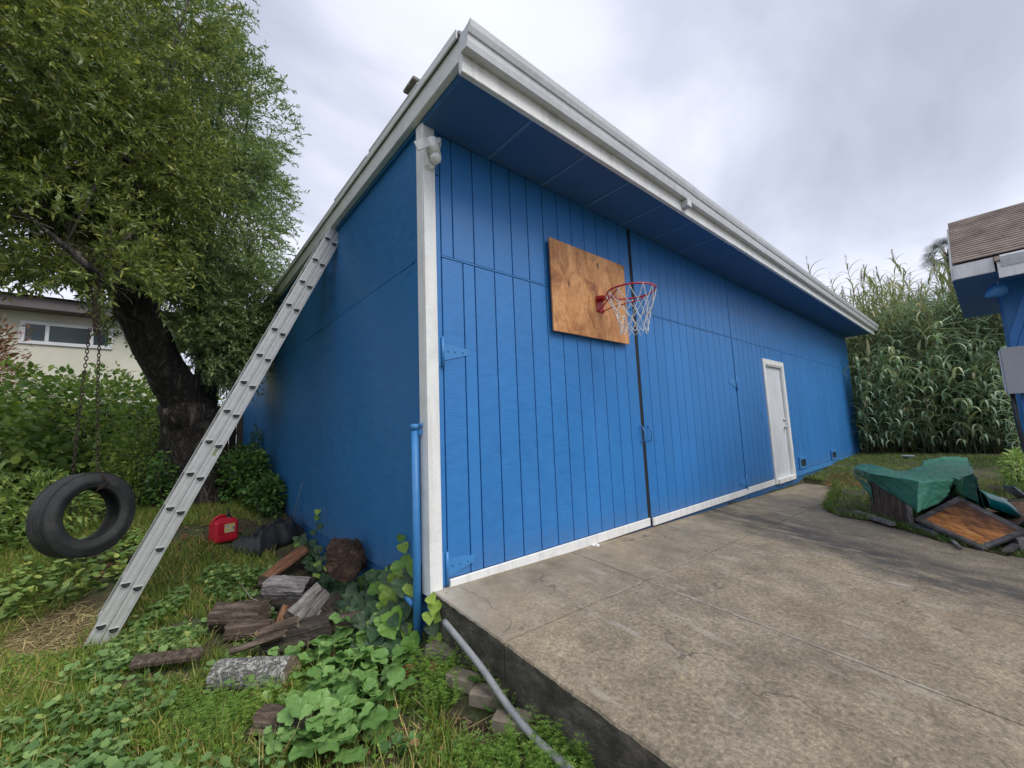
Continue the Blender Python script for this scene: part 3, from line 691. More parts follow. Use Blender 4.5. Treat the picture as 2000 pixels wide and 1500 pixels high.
mb.prism([(1.925, -0.058, 2.395), (1.925, -0.058, 2.235), (1.925, -0.064, 2.235), (1.925, -0.064, 2.365), (1.925, -0.225, 2.36), (1.925, -0.225, 2.366), (1.925, -0.10, 2.395)], (0.12, 0, 0))
mb.build('bracket', M['red'], hoop)
for s in (-1, 1):
    mb = MB(); mb.tube([(1.985 + s * .03, -0.062, 2.245), (1.985 + s * .07, -0.16, 2.278), (1.985 + s * .214, -0.40, 2.318), (1.985 + s * .222, -0.44, 2.345)], 0.0065, 8); mb.build('brace', M['red'], hoop)
mb = MB(); N = 12
def ringpt(i, lvl):
    a = 2 * PI * (i + (0.5 if lvl % 2 else 0)) / N + 0.07 * lvl
    r = [0.2286, 0.20, 0.165, 0.142, 0.128, 0.128][lvl]; z = [-.008, -.13, -.22, -.295, -.36, -.41][lvl]
    k = random.Random(i * 31 + lvl * 7); r *= 1 + k.uniform(-.06, .06); z += k.uniform(-.012, .012)
    return RC + Vector((r * math.cos(a) + 0.012 * lvl * 0.3, r * math.sin(a), z))
for lvl in range(5):
    for i in range(N):
        p = ringpt(i, lvl)
        for q in ((ringpt(i, lvl + 1), ringpt(i - 1, lvl + 1)) if lvl % 2 == 0 else (ringpt(i, lvl + 1), ringpt(i + 1, lvl + 1))):
            md = (p + q) / 2 + Vector((0, 0, -.012)); mb.tube([p, md, q], 0.0036 if lvl else 0.0042, 5, False)
for i in range(N):
    a = 2 * PI * i / N; p = RC + Vector((RR * math.cos(a), RR * math.sin(a), 0)); mb.tube([p + Vector((0, 0, .0)), p + Vector((0, 0, -.022))], 0.005, 5)
mb.build('net', M['net'], hoop)

# ---------------------------------------------------------------- extension ladder
t = thing('extension_ladder', 'aluminium extension ladder leaning on the roof edge over the side wall', 'ladder', (-1.77, 2.06, -0.47))
F0 = Vector((-1.835, 2.06, -0.475)); TP = Vector((-0.10, 2.06, 3.40))
U = (TP - F0).normalized(); V = Vector((U.z, 0, -U.x)); W = Vector((0, 1, 0)); LL = (TP - F0).length + 0.06
if V.x < 0: V = -V
M['sticker'] = simple('ladder_sticker', [(0.40, (0.36, 0.36, 0.22)), (0.5, (0.16, 0.20, 0.06)), (0.62, (0.50, 0.48, 0.36))], 30, rough=0.5)
def rail(v0, w, sgn):
    d = 0.080; a = 0.013; f = 0.030
    prof = [(0, 0), (0, f), (0.006, f), (0.006, 0.006), (d - .006, 0.006), (d - .006, f), (d, f), (d, 0), (d - .012, 0), (d - .014, -0.0035), (d - 0.026, -0.0035), (d - .028, 0), (0.028, 0), (.026, -.0035), (.014, -.0035), (.012, 0)]
    mb = MB(); mb.prism([F0 + V * (v0 + p) + W * (w + sgn * q) for p, q in prof], U * LL); return mb.build('rail', M['alu'], t)
for v0 in (0.0, 0.0845):
    rail(v0, 0.0, 1); rail(v0, 0.41, -1)
Dp = [(-.024, .012), (.024, .012), (.024, .004), (.019, -.008), (.010, -.016), (0, -.0185), (-.010, -.016), (-.019, -.008), (-.024, .004)]
Hx = V  # rung cross-section: flat tread on top, kept level
HU = Vector((0, 0, 1)); HV = Vector((1, 0, 0))
def rung_mesh():
    mb = MB(); n = len(Dp)
    o = [HV * a * 1.42 + HU * c * 1.5 for a, c in Dp]; i_ = [HV * a * 1.18 + HU * (c * 1.2 - .001) for a, c in Dp]
    ring = [p + W * -.010 for p in o] + [p + W * -.010 for p in i_] + [p + W * .41 for p in o] + [p + W * -.0046 for p in i_]
    F = []
    for k in range(n):
        j = (k + 1) % n
        F += [(k, j, n + j, n + k), (k, 2 * n + k, 2 * n + j, j)]
    mb.add(ring, F, 0); mb.add(ring, [(n + k, n + (k + 1) % n, 3 * n + (k + 1) % n, 3 * n + k) for k in range(n)] + [tuple(3 * n + k for k in range(n))], 1)  # dark disc just inside the rim paints the shade of the hollow rung
    me = mb.mesh('rung'); me.materials.append(M['alu']); me.materials.append(M['rung_hole_shade']); return me
rme = rung_mesh()
for k in range(14):
    for s, v0 in enumerate((0.040, 0.1245)):
        if k == 2 and s == 0: continue
        o = link('rung', rme, t); o.location = F0 + V * v0 + U * (0.165 + 0.3045 * k) - t.location
        if s == 0: o.location += U * 0.012
for w in (0.004, 0.406):
    mb = MB(); mb.obox(F0 + V * -.004 + U * -.015 + W * (w - .012), V * .09, U * .06, W * .024); mb.build('rubber_foot', M['black_plastic'], t)
mb = MB(); mb.obox(F0 + V * 0.094 + U * 1.60 + W * -.0008, V * .044, U * .085, W * .0006); mb.build('sticker', M['sticker'], t)

# ---------------------------------------------------------------- grey conduit beside the slab
pts = [(868, 1214), (905, 1259), (945, 1310), (980, 1362), (1015, 1408), (1055, 1452), (1110, 1500), (1150, 1540)]
P3 = [at(px, py, 0, -0.055 - 0.004 * k) for k, (px, py) in enumerate(pts)]
sp_ = []
for i in range(len(P3) - 1):
    p0 = P3[max(0, i - 1)]; p1 = P3[i]; p2 = P3[i + 1]; p3 = P3[min(len(P3) - 1, i + 2)]
    for k in range(5):
        u = k / 5; sp_.append(0.5 * ((2 * p1) + (p2 - p0) * u + (2 * p0 - 5 * p1 + 4 * p2 - p3) * u * u + (3 * p1 - p0 - 3 * p2 + p3) * u ** 3))
sp_.append(P3[-1])
mb = MB(); mb.tube(sp_, 0.0185, 14)
mb.top('conduit', M['conduit'], 'grey plastic conduit snaking down along the concrete slab edge', 'pipe', tuple(P3[0]))
# ---------------------------------------------------------------- leaf machinery
def strip_tpl(stations):
    """stations: (along, half width, lift, fold) -> verts and quad faces of a folded strip; fold = how far the edges rise"""
    vs = []
    for a, w, l, f in stations: vs += [(a, -w, l + f), (a, 0, l), (a, w, l + f)]
    F = []
    for i in range(len(stations) - 1):
        b0 = 3 * i; b1 = b0 + 3
        F += [(b0, b0 + 1, b1 + 1, b1), (b0 + 1, b0 + 2, b1 + 2, b1 + 1)]
    return np.array(vs, float), np.array(F, int)
T_LANCE = (np.array([(0, 0, 0), (.46, -.098, .045), (.46, 0, .015), (.46, .098, .045), (1.0, 0, -.06)], float), np.array([(0, 2, 1), (0, 3, 2), (1, 2, 4), (2, 3, 4)]))
T_OVATE = strip_tpl([(0, .03, 0, 0), (.3, .34, .02, .07), (.65, .27, .0, .05), (1.0, .01, -.10, 0)])
T_BLADE = (np.array([(0, -.024, 0), (0, .024, 0), (.55, -.018, .0), (.55, .018, .0), (1.0, 0, 0)], float), np.array([(0, 1, 3), (0, 3, 2), (2, 3, 4)]))
def lobed(outline, cup=0.10):
    """fan leaf from a half outline [(along, side)...] mirrored; centre vein recessed"""
    up = outline; dn = [(a, -s) for a, s in outline[::-1] if abs(s) > 1e-6]
    pts = up + dn; n = len(pts)
    vs = [(0.42, 0, -0.03)] + [(a, s, cup * (s * s * 2.0) - 0.10 * max(0, a - .5)) for a, s in pts]
    F = [(0, i + 1, (i + 1) % n + 1) for i in range(n)]
    return np.array(vs, float), np.array(F, int)
def scalloped(nl=7, cup=.12, depth=.12):
    """round mallow-like leaf: notch at the stalk, pleated lobes; two rings of vertices"""
    vs = [(0.08, 0, 0)]; n = nl * 2; F = []
    for rg, rr_ in ((1, .55), (2, 1.0)):
        for k in range(n + 1):
            t = -PI + .30 + (2 * PI - .60) * k / n
            ridge = (k % 2 == 0)
            r = .5 * rr_ * ((1 - depth) if ridge and rg == 2 else 1.0)
            vs.append((.42 + r * math.cos(t) * (1.0), r * 1.06 * math.sin(t), cup * rr_ * rr_ * .5 + (-.035 if ridge else .03) * rr_ - .05 * max(0, math.cos(t)) * rr_))
    m_ = n + 1
    for k in range(n): F += [(0, 1 + k, 2 + k), (1 + k, 1 + m_ + k, 2 + m_ + k), (1 + k, 2 + m_ + k, 2 + k)]
    return np.array(vs, float), np.array(F, int)
T_ROUND = scalloped(6, .14, .15)
T_BURR = lobed([(0, 0), (.04, .06), (.10, .22), (.24, .40), (.36, .40), (.42, .47), (.56, .44), (.63, .34), (.72, .36), (.84, .24), (.92, .20), (1.0, 0)], .14)
def frames(D, Nn):
    D = D / np.linalg.norm(D, axis=1, keepdims=True)
    S = np.cross(Nn, D); S /= (np.linalg.norm(S, axis=1, keepdims=True) + 1e-9)
    return D, S, np.cross(D, S)
def scatter(tpl, P, D, Nn, L, Wd=None):
    tv, tf = tpl; n = len(P)
    D, S, Nn = frames(D, Nn)
    L = np.broadcast_to(np.asarray(L, float), (n,)); Wd = L if Wd is None else np.broadcast_to(np.asarray(Wd, float), (n,))
    V = P[:, None, :] + D[:, None, :] * (tv[None, :, 0:1] * L[:, None, None]) + S[:, None, :] * (tv[None, :, 1:2] * Wd[:, None, None]) + Nn[:, None, :] * (tv[None, :, 2:3] * L[:, None, None])
    idx = (tf[None] + (np.arange(n) * len(tv))[:, None, None]).reshape(-1)
    return V.reshape(-1, 3), idx, tf.shape[1]
def leaves(name, tpl, P, D, Nn, L, mats, Wd=None, parent=None, kind=None, mi=None):
    V, idx, k = scatter(tpl, P, D, Nn, L, Wd)
    if parent is not None: V = V - np.array(root_loc(parent))
    mm = None
    if mi is not None: mm = np.repeat(mi, len(tpl[1]))
    return link(name, np_mesh(name, V, idx, k, mats, mm), parent, None, kind)
def rdir(n):
    v = RNG.normal(size=(n, 3)); return v / np.linalg.norm(v, axis=1, keepdims=True)
M['leaf_tree'] = leaf_mat('acacia_leaf', [(0.0, (0.091, 0.145, 0.049)), (0.35, (0.158, 0.213, 0.066)), (0.7, (0.237, 0.280, 0.082)), (0.93, (0.337, 0.368, 0.102)), (1.0, (0.586, 0.580, 0.137))], 0.30, 0.42, 0.5)
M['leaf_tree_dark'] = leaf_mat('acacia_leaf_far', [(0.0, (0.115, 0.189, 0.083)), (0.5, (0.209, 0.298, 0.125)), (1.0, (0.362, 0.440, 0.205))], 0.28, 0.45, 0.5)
M['leaf_bramble'] = leaf_mat('bramble_leaf', [(0.0, (0.142, 0.245, 0.072)), (0.5, (0.266, 0.404, 0.105)), (0.85, (0.438, 0.565, 0.164)), (1.0, (0.689, 0.736, 0.187))], 0.3, 0.5)
M['leaf_shrub'] = leaf_mat('shrub_leaf', [(0.0, (0.112, 0.193, 0.038)), (0.5, (0.200, 0.305, 0.067)), (1.0, (0.355, 0.446, 0.097))], 0.3, 0.5)
M['leaf_dark'] = leaf_mat('dark_nettle_leaf', [(0.0, (0.046, 0.117, 0.032)), (0.6, (0.099, 0.207, 0.054)), (1.0, (0.179, 0.323, 0.071))], 0.25, 0.45)
M['leaf_red'] = leaf_mat('bottlebrush_leaf', [(0.0, (0.178, 0.125, 0.059)), (0.6, (0.297, 0.169, 0.106)), (1.0, (0.396, 0.188, 0.132))], 0.2, 0.6)
M['flower_red'] = leaf_mat('red_bottlebrush_flower', [(0.0, (0.30, 0.03, 0.035)), (1.0, (0.48, 0.08, 0.08))], 0.2, 0.7)
M['leaf_mallow'] = leaf_mat('mallow_leaf', [(0.0, (0.106, 0.206, 0.062)), (0.4, (0.169, 0.294, 0.094)), (0.8, (0.237, 0.381, 0.125)), (0.95, (0.325, 0.463, 0.163)), (1.0, (0.500, 0.550, 0.175))], 0.28, 0.5)
M['leaf_radish'] = leaf_mat('radish_leaf', [(0.0, (0.133, 0.306, 0.077)), (0.5, (0.202, 0.418, 0.111)), (0.9, (0.278, 0.515, 0.140)), (1.0, (0.418, 0.584, 0.111))], 0.28, 0.5, 0.35, True)
M['leaf_yellow'] = leaf_mat('yellowing_leaf', [(0.0, (0.42, 0.48, 0.07)), (1.0, (0.55, 0.55, 0.10))], 0.3, 0.5, 0.35, True)
M['grass'] = leaf_mat('grass_blade', [(0.0, (0.114, 0.193, 0.035)), (0.5, (0.216, 0.318, 0.057)), (0.85, (0.356, 0.404, 0.086)), (0.93, (0.660, 0.500, 0.193)), (1.0, (0.900, 0.596, 0.307))], 0.3, 0.5)
M['cleaver'] = leaf_mat('cleaver_leaf', [(0.0, (0.107, 0.227, 0.036)), (0.5, (0.178, 0.324, 0.056)), (1.0, (0.285, 0.421, 0.082))], 0.3, 0.5)
M['straw'] = leaf_mat('dry_straw', [(0.0, (0.216, 0.162, 0.081)), (0.5, (0.459, 0.365, 0.176)), (1.0, (0.702, 0.581, 0.311))], 0.15, 0.8)
M['chip'] = leaf_mat('wood_chip', [(0.0, (0.05, 0.032, 0.02)), (0.5, (0.12, 0.08, 0.05)), (0.85, (0.24, 0.17, 0.11)), (1.0, (0.40, 0.32, 0.22))], 0.0, 0.9)
M['dead_leaf'] = leaf_mat('dead_brown_leaf', [(0.0, (0.12, 0.05, 0.025)), (0.6, (0.25, 0.125, 0.06)), (1.0, (0.42, 0.27, 0.13))], 0.15, 0.75)
M['stem'] = simple('green_stem', [(0.3, (0.08, 0.13, 0.035)), (0.7, (0.15, 0.20, 0.06))], 9, rough=0.6)
M['twig'] = simple('dry_twig', [(0.3, (0.20, 0.17, 0.13)), (0.7, (0.38, 0.33, 0.26))], 20, rough=0.85)
def bark_mat(name, c0, c1, c2, sc=9, strength=1.0):
    m, nt, b, out = mk(name)
    v = coords(nt, 'P', (1, 1, 0.28))
    r = noise(nt, v, sc, 6, 0.68, 0.5); rd = mth(nt, 'ABSOLUTE', mth(nt, 'SUBTRACT', r, 0.5))
    col = ramp(nt, rd, [(0.0, c0), (0.07, c1), (0.22, c2)])
    f = noise(nt, coords(nt), 70, 3, 0.7)
    col = mixc(nt, 1.0, col, ramp(nt, f, [(0.3, (0.7, 0.7, 0.7)), (0.7, (1.25, 1.25, 1.25))]), 'MULTIPLY')
    nt.links.new(col, b.inputs['Base Color']); b.inputs['Roughness'].default_value = 0.95
    n = bump(nt, b, ramp(nt, rd, [(0.0, 0.0), (0.12, 1.0)]), strength, 0.03); bump(nt, b, f, 0.4, 0.006, n)
    return m
M['bark'] = bark_mat('dark_furrowed_bark', (0.012, 0.010, 0.008), (0.060, 0.050, 0.043), (0.135, 0.115, 0.10), 10)
M['bark_base'] = bark_mat('grey_brown_trunk_bark', (0.014, 0.011, 0.009), (0.085, 0.069, 0.056), (0.18, 0.15, 0.128), 8)
M['branch'] = simple('thin_branch_bark', [(0.3, (0.035, 0.029, 0.024)), (0.7, (0.09, 0.076, 0.062))], 20, rough=0.9)

# ---------------------------------------------------------------- the tree
def rough_tube(mb, pts, rad, n=20, amp=0.06, seed=0, sub=6, flute=0.0):
    """tube through pts (smoothed) with lumpy surface"""
    pts = [Vector(p) for p in pts]; P = []; R = []
    for i in range(len(pts) - 1):
        p0 = pts[max(0, i - 1)]; p1 = pts[i]; p2 = pts[i + 1]; p3 = pts[min(len(pts) - 1, i + 2)]
        for k in range(sub):
            u = k / sub
            P.append(0.5 * ((2 * p1) + (p2 - p0) * u + (2 * p0 - 5 * p1 + 4 * p2 - p3) * u * u + (3 * p1 - p0 - 3 * p2 + p3) * u ** 3)); R.append(rad[i] + (rad[i + 1] - rad[i]) * u)
    P.append(pts[-1]); R.append(rad[-1])
    k0 = len(mb.v); mb.tube(P, R, n)
    rr = random.Random(seed); ph = [rr.uniform(0, 6.28) for _ in range(8)]
    for i, p in enumerate(P):
        for k in range(n):
            v = Vector(mb.v[k0 + i * n + k]); a = 2 * PI * k / n
            d = amp * (0.5 * math.sin(3 * a + ph[0] + i * .35) + 0.35 * math.sin(5 * a + ph[1] - i * .5) + 0.3 * math.sin(i * 0.9 + ph[2] + 2 * a) + .3 * rr.uniform(-1, 1)) + flute * math.sin(9 * a + ph[3] + .2 * i)
            mb.v[k0 + i * n + k] = tuple(p + (v - p) * (1 + d))
tree = thing('acacia_tree', 'large leafy acacia with a dark leaning limb, towering left of the shed', 'tree', (-1.0, 5.4, 0.1))
mb = MB()
rough_tube(mb, [(-1.0, 5.42, -0.15), (-1.02, 5.40, 0.25), (-1.07, 5.36, 0.75), (-1.12, 5.32, 1.2), (-1.12, 5.30, 1.55), (-1.10, 5.32, 1.72)], [0.50, 0.40, 0.345, 0.345, 0.40, 0.24], 36, 0.09, 3, 6, 0.02)
mb.build('trunk', M['bark_base'], tree)
mb = MB()
rough_tube(mb, [(-1.02, 5.38, 1.25), (-1.12, 5.28, 1.55), (-1.30, 5.1, 1.85), (-1.52, 4.85, 2.25), (-1.68, 4.62, 2.65), (-1.80, 4.40, 3.0), (-1.86, 4.15, 3.4), (-1.9, 3.95, 3.9), (-2.0, 3.8, 4.6)], [0.30, 0.29, 0.26, 0.235, 0.225, 0.235, 0.19, 0.15, 0.09], 28, 0.08, 5, 6, 0.015)
mb.build('limb', M['bark'], tree)
mb = MB(); rough_tube(mb, [(-1.02, 5.42, 1.3), (-0.95, 5.5, 1.9), (-0.92, 5.55, 2.8), (-1.0, 5.5, 4.2), (-1.1, 5.4, 6.2)], [0.22, 0.17, 0.14, 0.11, 0.05], 18, 0.08, 8); mb.build('limb', M['bark'], tree)
mb = MB(); rough_tube(mb, [(-1.86, 4.3, 3.1), (-2.0, 3.8, 3.05), (-2.05, 3.2, 2.78), (-1.94, 2.6, 2.60), (-1.95, 2.34, 2.57), (-2.12, 2.22, 2.72), (-2.4, 2.35, 3.0)], [0.14, 0.10, 0.07, 0.045, 0.034, 0.022, 0.008], 14, 0.08, 9); mb.build('branch', M['bark'], tree)
mb = MB()
rough_tube(mb, [(-1.20, 5.18, 1.45), (-1.30, 4.98, 1.40), (-1.32, 4.93, 1.38)], [0.16, 0.155, 0.12], 18, 0.10, 12); mb.build('cut_knot', M['bark_base'], tree)
mb = MB()
rough_tube(mb, [(-1.78, 4.28, 2.98), (-1.76, 4.13, 3.02), (-1.76, 4.10, 3.03)], [0.13, 0.12, 0.09], 18, 0.10, 13); mb.build('cut_knot', M['bark'], tree)
BL = [  # crown masses: centre, radii, twig count
 ((-1.0, 5.35, 4.75), (1.16, 1.25, 1.4), 1350), ((-1.1, 5.4, 6.35), (1.14, 1.3, 1.5), 1250), ((-1.75, 5.3, 8.0), (1.15, 1.4, 1.3), 620),
 ((-0.72, 5.5, 3.45), (0.66, 0.8, 0.95), 900), ((-.62, 5.6, 2.75), (.5, .55, .55), 380), ((-2.55, 3.7, 4.7), (1.25, 1.3, 1.5), 1250), ((-2.65, 3.25, 3.35), (1.15, 1.0, 0.72), 850), ((-2.0, 2.75, 2.72), (.42, .55, .26), 200),
 ((-2.2, 4.3, 6.4), (1.35, 1.3, 1.5), 850), ((-3.6, 4.4, 5.4), (1.3, 1.4, 1.9), 700), ((-2.75, 2.5, 4.55), (0.85, 0.75, 0.95), 620), ((-1.75, 3.9, 4.35), (0.85, 0.9, 1.0), 700),
 ((-1.9, 4.6, 3.6), (0.9, 0.9, 0.6), 420), ((-0.95, 4.9, 2.45), (0.5, 0.5, 0.5), 160), ((-2.0, 4.9, 2.75), (.55, .5, .3), 120), ((-1.45, 4.9, 3.05), (.75, .7, .6), 330), ((-0.55, 5.75, 2.5), (.4, .5, .6), 190)]
TP_, TD_, TL_ = [], [], []
for c, r, n in BL:
    n = int(n * 1.9)
    d = rdir(n); rad = RNG.uniform(0.0, 1.0, n) ** 0.28
    lump = 1 + 0.14 * np.sin(5 * d[:, 0] + 3 * c[2]) * np.sin(6 * d[:, 1] + 2 * c[0]) + 0.14 * np.sin(7 * d[:, 2] + c[1])
    P = np.array(c) + d * np.array(r) * (rad * lump)[:, None]
    D = d + 0.75 * rdir(n) + np.array([0, 0, 0.02])
    from mathutils import noise as mn_
    dens = np.array([mn_.noise(Vector(p) * 1.55) + .55 * mn_.noise(Vector(p) * 3.4) for p in P])
    kp = dens > -.30
    TP_.append(P[kp]); TD_.append(D[kp])
TP_ = np.concatenate(TP_); TD_ = np.concatenate(TD_); TD_ /= np.linalg.norm(TD_, axis=1, keepdims=True)
keep = ~((TP_[:, 0] > -0.18) & (TP_[:, 2] < 3.75)); TP_, TD_ = TP_[keep], TD_[keep]
SKY_VIEW = [(-90, 572), (60, 566), (140, 572), (185, 610), (205, 700), (130, 830), (-90, 830)]
LIMB_VIEW = [(228, 556), (268, 540), (330, 640), (400, 740), (418, 820), (318, 830), (296, 770), (205, 625)]
def bare(p):        # clears twigs that fall inside the limb and sky view outlines
    d = Vector(p) - CAMP; k = 797.01 / d.dot(FWD)
    X_, Y_ = 1000 + d.dot(RIGHT) * k, 750 + d.dot(DOWN) * k
    return (p[1] < 5.35 and poly_in(X_, Y_, LIMB_VIEW)) or poly_in(X_, Y_, SKY_VIEW)
keep = np.array([not bare(p) and not bare(p + q * .3) for p, q in zip(TP_, TD_)]); TP_, TD_ = TP_[keep], TD_[keep]
NT = len(TP_); K = 21
tl = RNG.uniform(0.18, 0.36, NT)
u = np.linspace(0.05, 1.0, K)
curve = np.array([0, 0, -0.16])
LP = TP_[:, None, :] + TD_[:, None, :] * (u[None, :, None] * tl[:, None, None]) + curve * (u[None, :, None] ** 2 * tl[:, None, None])
LD = TD_[:, None, :] * 0.75 + RNG.normal(size=(NT, K, 3)) * 0.55
LN = RNG.normal(size=(NT, K, 3)) * 0.6 + np.array([0, 0, 1.0])
LP = LP.reshape(-1, 3); LD = LD.reshape(-1, 3); LN = LN.reshape(-1, 3)
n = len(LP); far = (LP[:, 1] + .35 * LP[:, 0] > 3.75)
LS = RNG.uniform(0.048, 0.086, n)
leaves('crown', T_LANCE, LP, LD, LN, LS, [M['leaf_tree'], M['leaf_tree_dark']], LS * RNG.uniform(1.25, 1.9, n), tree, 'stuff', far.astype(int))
# twigs carrying the leaves
sel = RNG.choice(NT, 2600, replace=False)
mb = MB()
for i in sel:
    p = Vector(TP_[i]); d = Vector(TD_[i]); L = tl[i]
    p0 = p - d * 0.25; a = d.orthogonal().normalized() * 0.0035; b2 = d.cross(a).normalized() * 0.0035
    e = p + d * L + Vector((0, 0, -.16 * L))
    mb.add([p0 + a, p0 - a * .5 + b2, p0 - a * .5 - b2, e], [(0, 1, 3), (1, 2, 3), (2, 0, 3)])
mb.build('twigs', M['branch'], tree, 'stuff')
rb = random.Random(21)
for k, (c, r, n) in enumerate(BL):
    mb = MB(); 
    for q in range(5):
        org = Vector(rb.choice([(-1.86, 4.2, 3.3), (-1.9, 4.0, 3.8), (-1.95, 3.9, 4.3), (-2.0, 3.8, 4.6)])) if c[1] < 4.6 else Vector((-1.0, 5.45, rb.uniform(2.8, 4.6)))
        e = Vector(c) + Vector([rb.uniform(-.75, .75) * r[i] for i in range(3)])
        md = (org + e) / 2 + Vector((rb.uniform(-.2, .2), rb.uniform(-.2, .2), rb.uniform(-.1, .25)))
        mb.tube([org, org * .6 + md * .4, md, md * .5 + e * .5, e], [0.036, 0.028, 0.021, 0.014, 0.006], 7)
    mb.build('branch', M['branch'], tree)
# drooping bare twigs under the crown on the left
mb = MB()
for k in range(34):
    p = Vector((rb.uniform(-3.3, -1.7), rb.uniform(2.5, 3.6), rb.uniform(2.75, 3.2))); P = [p]
    d = Vector((rb.uniform(-.6, .6), rb.uniform(-.5, .3), rb.uniform(-.25, .25)))
    for s in range(5): d += Vector((rb.uniform(-.15, .15), rb.uniform(-.15, .15), -.06)); P.append(P[-1] + d * 0.13)
    mb.tube(P, [0.006, .005, .0045, .004, .003, .0015], 5)
mb.build('bare_twigs', M['twig'], tree, 'stuff')

# ---------------------------------------------------------------- tyre swing
sw = thing('tyre_swing', 'old black car tyre hanging on rusty chains from the tree', 'swing', (-1.89, 2.35, 0.15))
TC = Vector((-1.885, 2.36, 0.505)); n_ax = Vector((0.64, -0.765, 0.05)).normalized(); e1 = Vector((0, 0, 1)); e1 = (e1 - n_ax * e1.dot(n_ax)).normalized(); e2 = n_ax.cross(e1)
prof = []
hw = 0.090; R0 = 0.200; R1 = 0.330
prof += [(-hw * .78, R0), (-hw * .95, R0 + .02), (-hw * .95, R0 + .032), (-hw * 1.02, R0 + .036), (-hw * 1.03, R0 + .075), (-hw * 1.0, R0 + .078), (-hw * .92, R1 - .014), (-hw * .84, R1 - .004)]
tread = [-.62, -.54, -.18 - .03, -.18 + .03, .18 - .03, .18 + .03, .54, .62]
xsn = [-.62, -.56, -.22, -.16, .16, .22, .56, .62]
for i in range(0, 8, 2):
    a, c = xsn[i], xsn[i + 1]; prof += [(hw * a, R1 + .002), (hw * (a + .004), R1 - .009), (hw * (c - .004), R1 - .009), (hw * c, R1 + .002)]
prof += [(hw * .84, R1 - .004), (hw * .92, R1 - .014), (hw * 1.0, R0 + .078), (hw * 1.03, R0 + .075), (hw * 1.02, R0 + .036), (hw * .95, R0 + .032), (hw * .95, R0 + .02), (hw * .78, R0), (hw * .74, R0 + .012), (hw * .80, R0 + .05), (hw * .78, R1 - .035), (hw * .4, R1 - .02), (-hw * .4, R1 - .02), (-hw * .78, R1 - .035), (-hw * .80, R0 + .05), (-hw * .74, R0 + .012)]
mb = MB(); NS = 72; n = len(prof); vs = []
for s in range(NS):
    a = 2 * PI * s / NS; rr = e1 * math.cos(a) * 1.015 + e2 * math.sin(a) * 0.985
    for h, r in prof: vs.append(TC + n_ax * h + rr * r)
mb.add(vs, [(s * n + k, s * n + (k + 1) % n, ((s + 1) % NS) * n + (k + 1) % n, ((s + 1) % NS) * n + k) for s in range(NS) for k in range(n)], 0, True)
tyre = mb.build('tyre', M['rubber'], sw)
mb = MB()
for s in range(NS * 2):   # tread sipes at the shoulders
    a = PI * s / NS; rr = e1 * math.cos(a) * 1.015 + e2 * math.sin(a) * .985; tt = -e1 * math.sin(a) + e2 * math.cos(a)
    for sd in (-1, 1):
        mb.obox(TC + n_ax * (sd * hw * .66) + rr * (R1 - .003) - tt * .0045, n_ax * (sd * hw * .24), tt * .009, rr * .0045 - n_ax * sd * .0)
mb.build('tread_block', M['rubber'], tyre, 'stuff')
def link_mesh():
    mb = MB(); mb.tube([(0.010 * math.cos(a) if True else 0, 0, 0.019 * math.sin(a)) for a in np.linspace(0, 2 * PI, 13)[:-1]], 0.0038, 5, closed=True)
    me = mb.mesh('chain_link'); me.materials.append(M['chain']); return me
clm = link_mesh()
def chain(name, pts):
    pts = [Vector(p) for p in pts]; L = [0]
    for a, c in zip(pts[:-1], pts[1:]): L.append(L[-1] + (c - a).length)
    r = thing(name, None, None, (0, 0, 0)); r.parent = sw; r.location = pts[0] - sw.location
    k = 0; s = 0.0
    while s < L[-1]:
        i = max(j for j in range(len(L) - 1) if L[j] <= s); u = (s - L[i]) / (L[i + 1] - L[i]); p = pts[i].lerp(pts[i + 1], u); d = (pts[i + 1] - pts[i]).normalized()
        o = link('chain_link', clm, r); q = d.to_track_quat('Z', 'Y'); o.rotation_mode = 'QUATERNION'
        from mathutils import Quaternion
        o.rotation_quaternion = q @ Quaternion((0, 0, 1), (k % 2) * PI / 2 + .3); o.location = p - pts[0]
        s += 0.0305; k += 1
top = TC + e1 * 0.35
hang = Vector((-1.93, 2.36, 2.55)); knot = Vector((-1.915, 2.345, 2.05))
chain('chain', [knot + Vector((.03, 0, -.0)), top + Vector((.03, -.03, .60)), top + n_ax * .02 + Vector((.05, 0, 0.0)), TC + e1 * 0.25 + n_ax * .125 + e2 * -.06, TC + e1 * 0.19 + n_ax * .11])
chain('chain', [knot + Vector((-.03, 0, 0)), top + Vector((-.075, .04, .55)), top + Vector((-.09, .06, 0.0)), top + Vector((-.085, .10, -.12))])
chain('chain', [hang, hang.lerp(knot, .5) + Vector((.03, 0, 0)), knot])
chain('chain', [hang + Vector((-.05, .02, .05)), hang.lerp(knot, .5) + Vector((-.02, 0.02, 0)), knot + Vector((.0, .02, -.02))])
chain('chain', [hang + Vector((.04, -.02, .03)), hang.lerp(knot, .5) + Vector((.0, -0.03, 0)), knot + Vector((.02, -.02, -.04))])

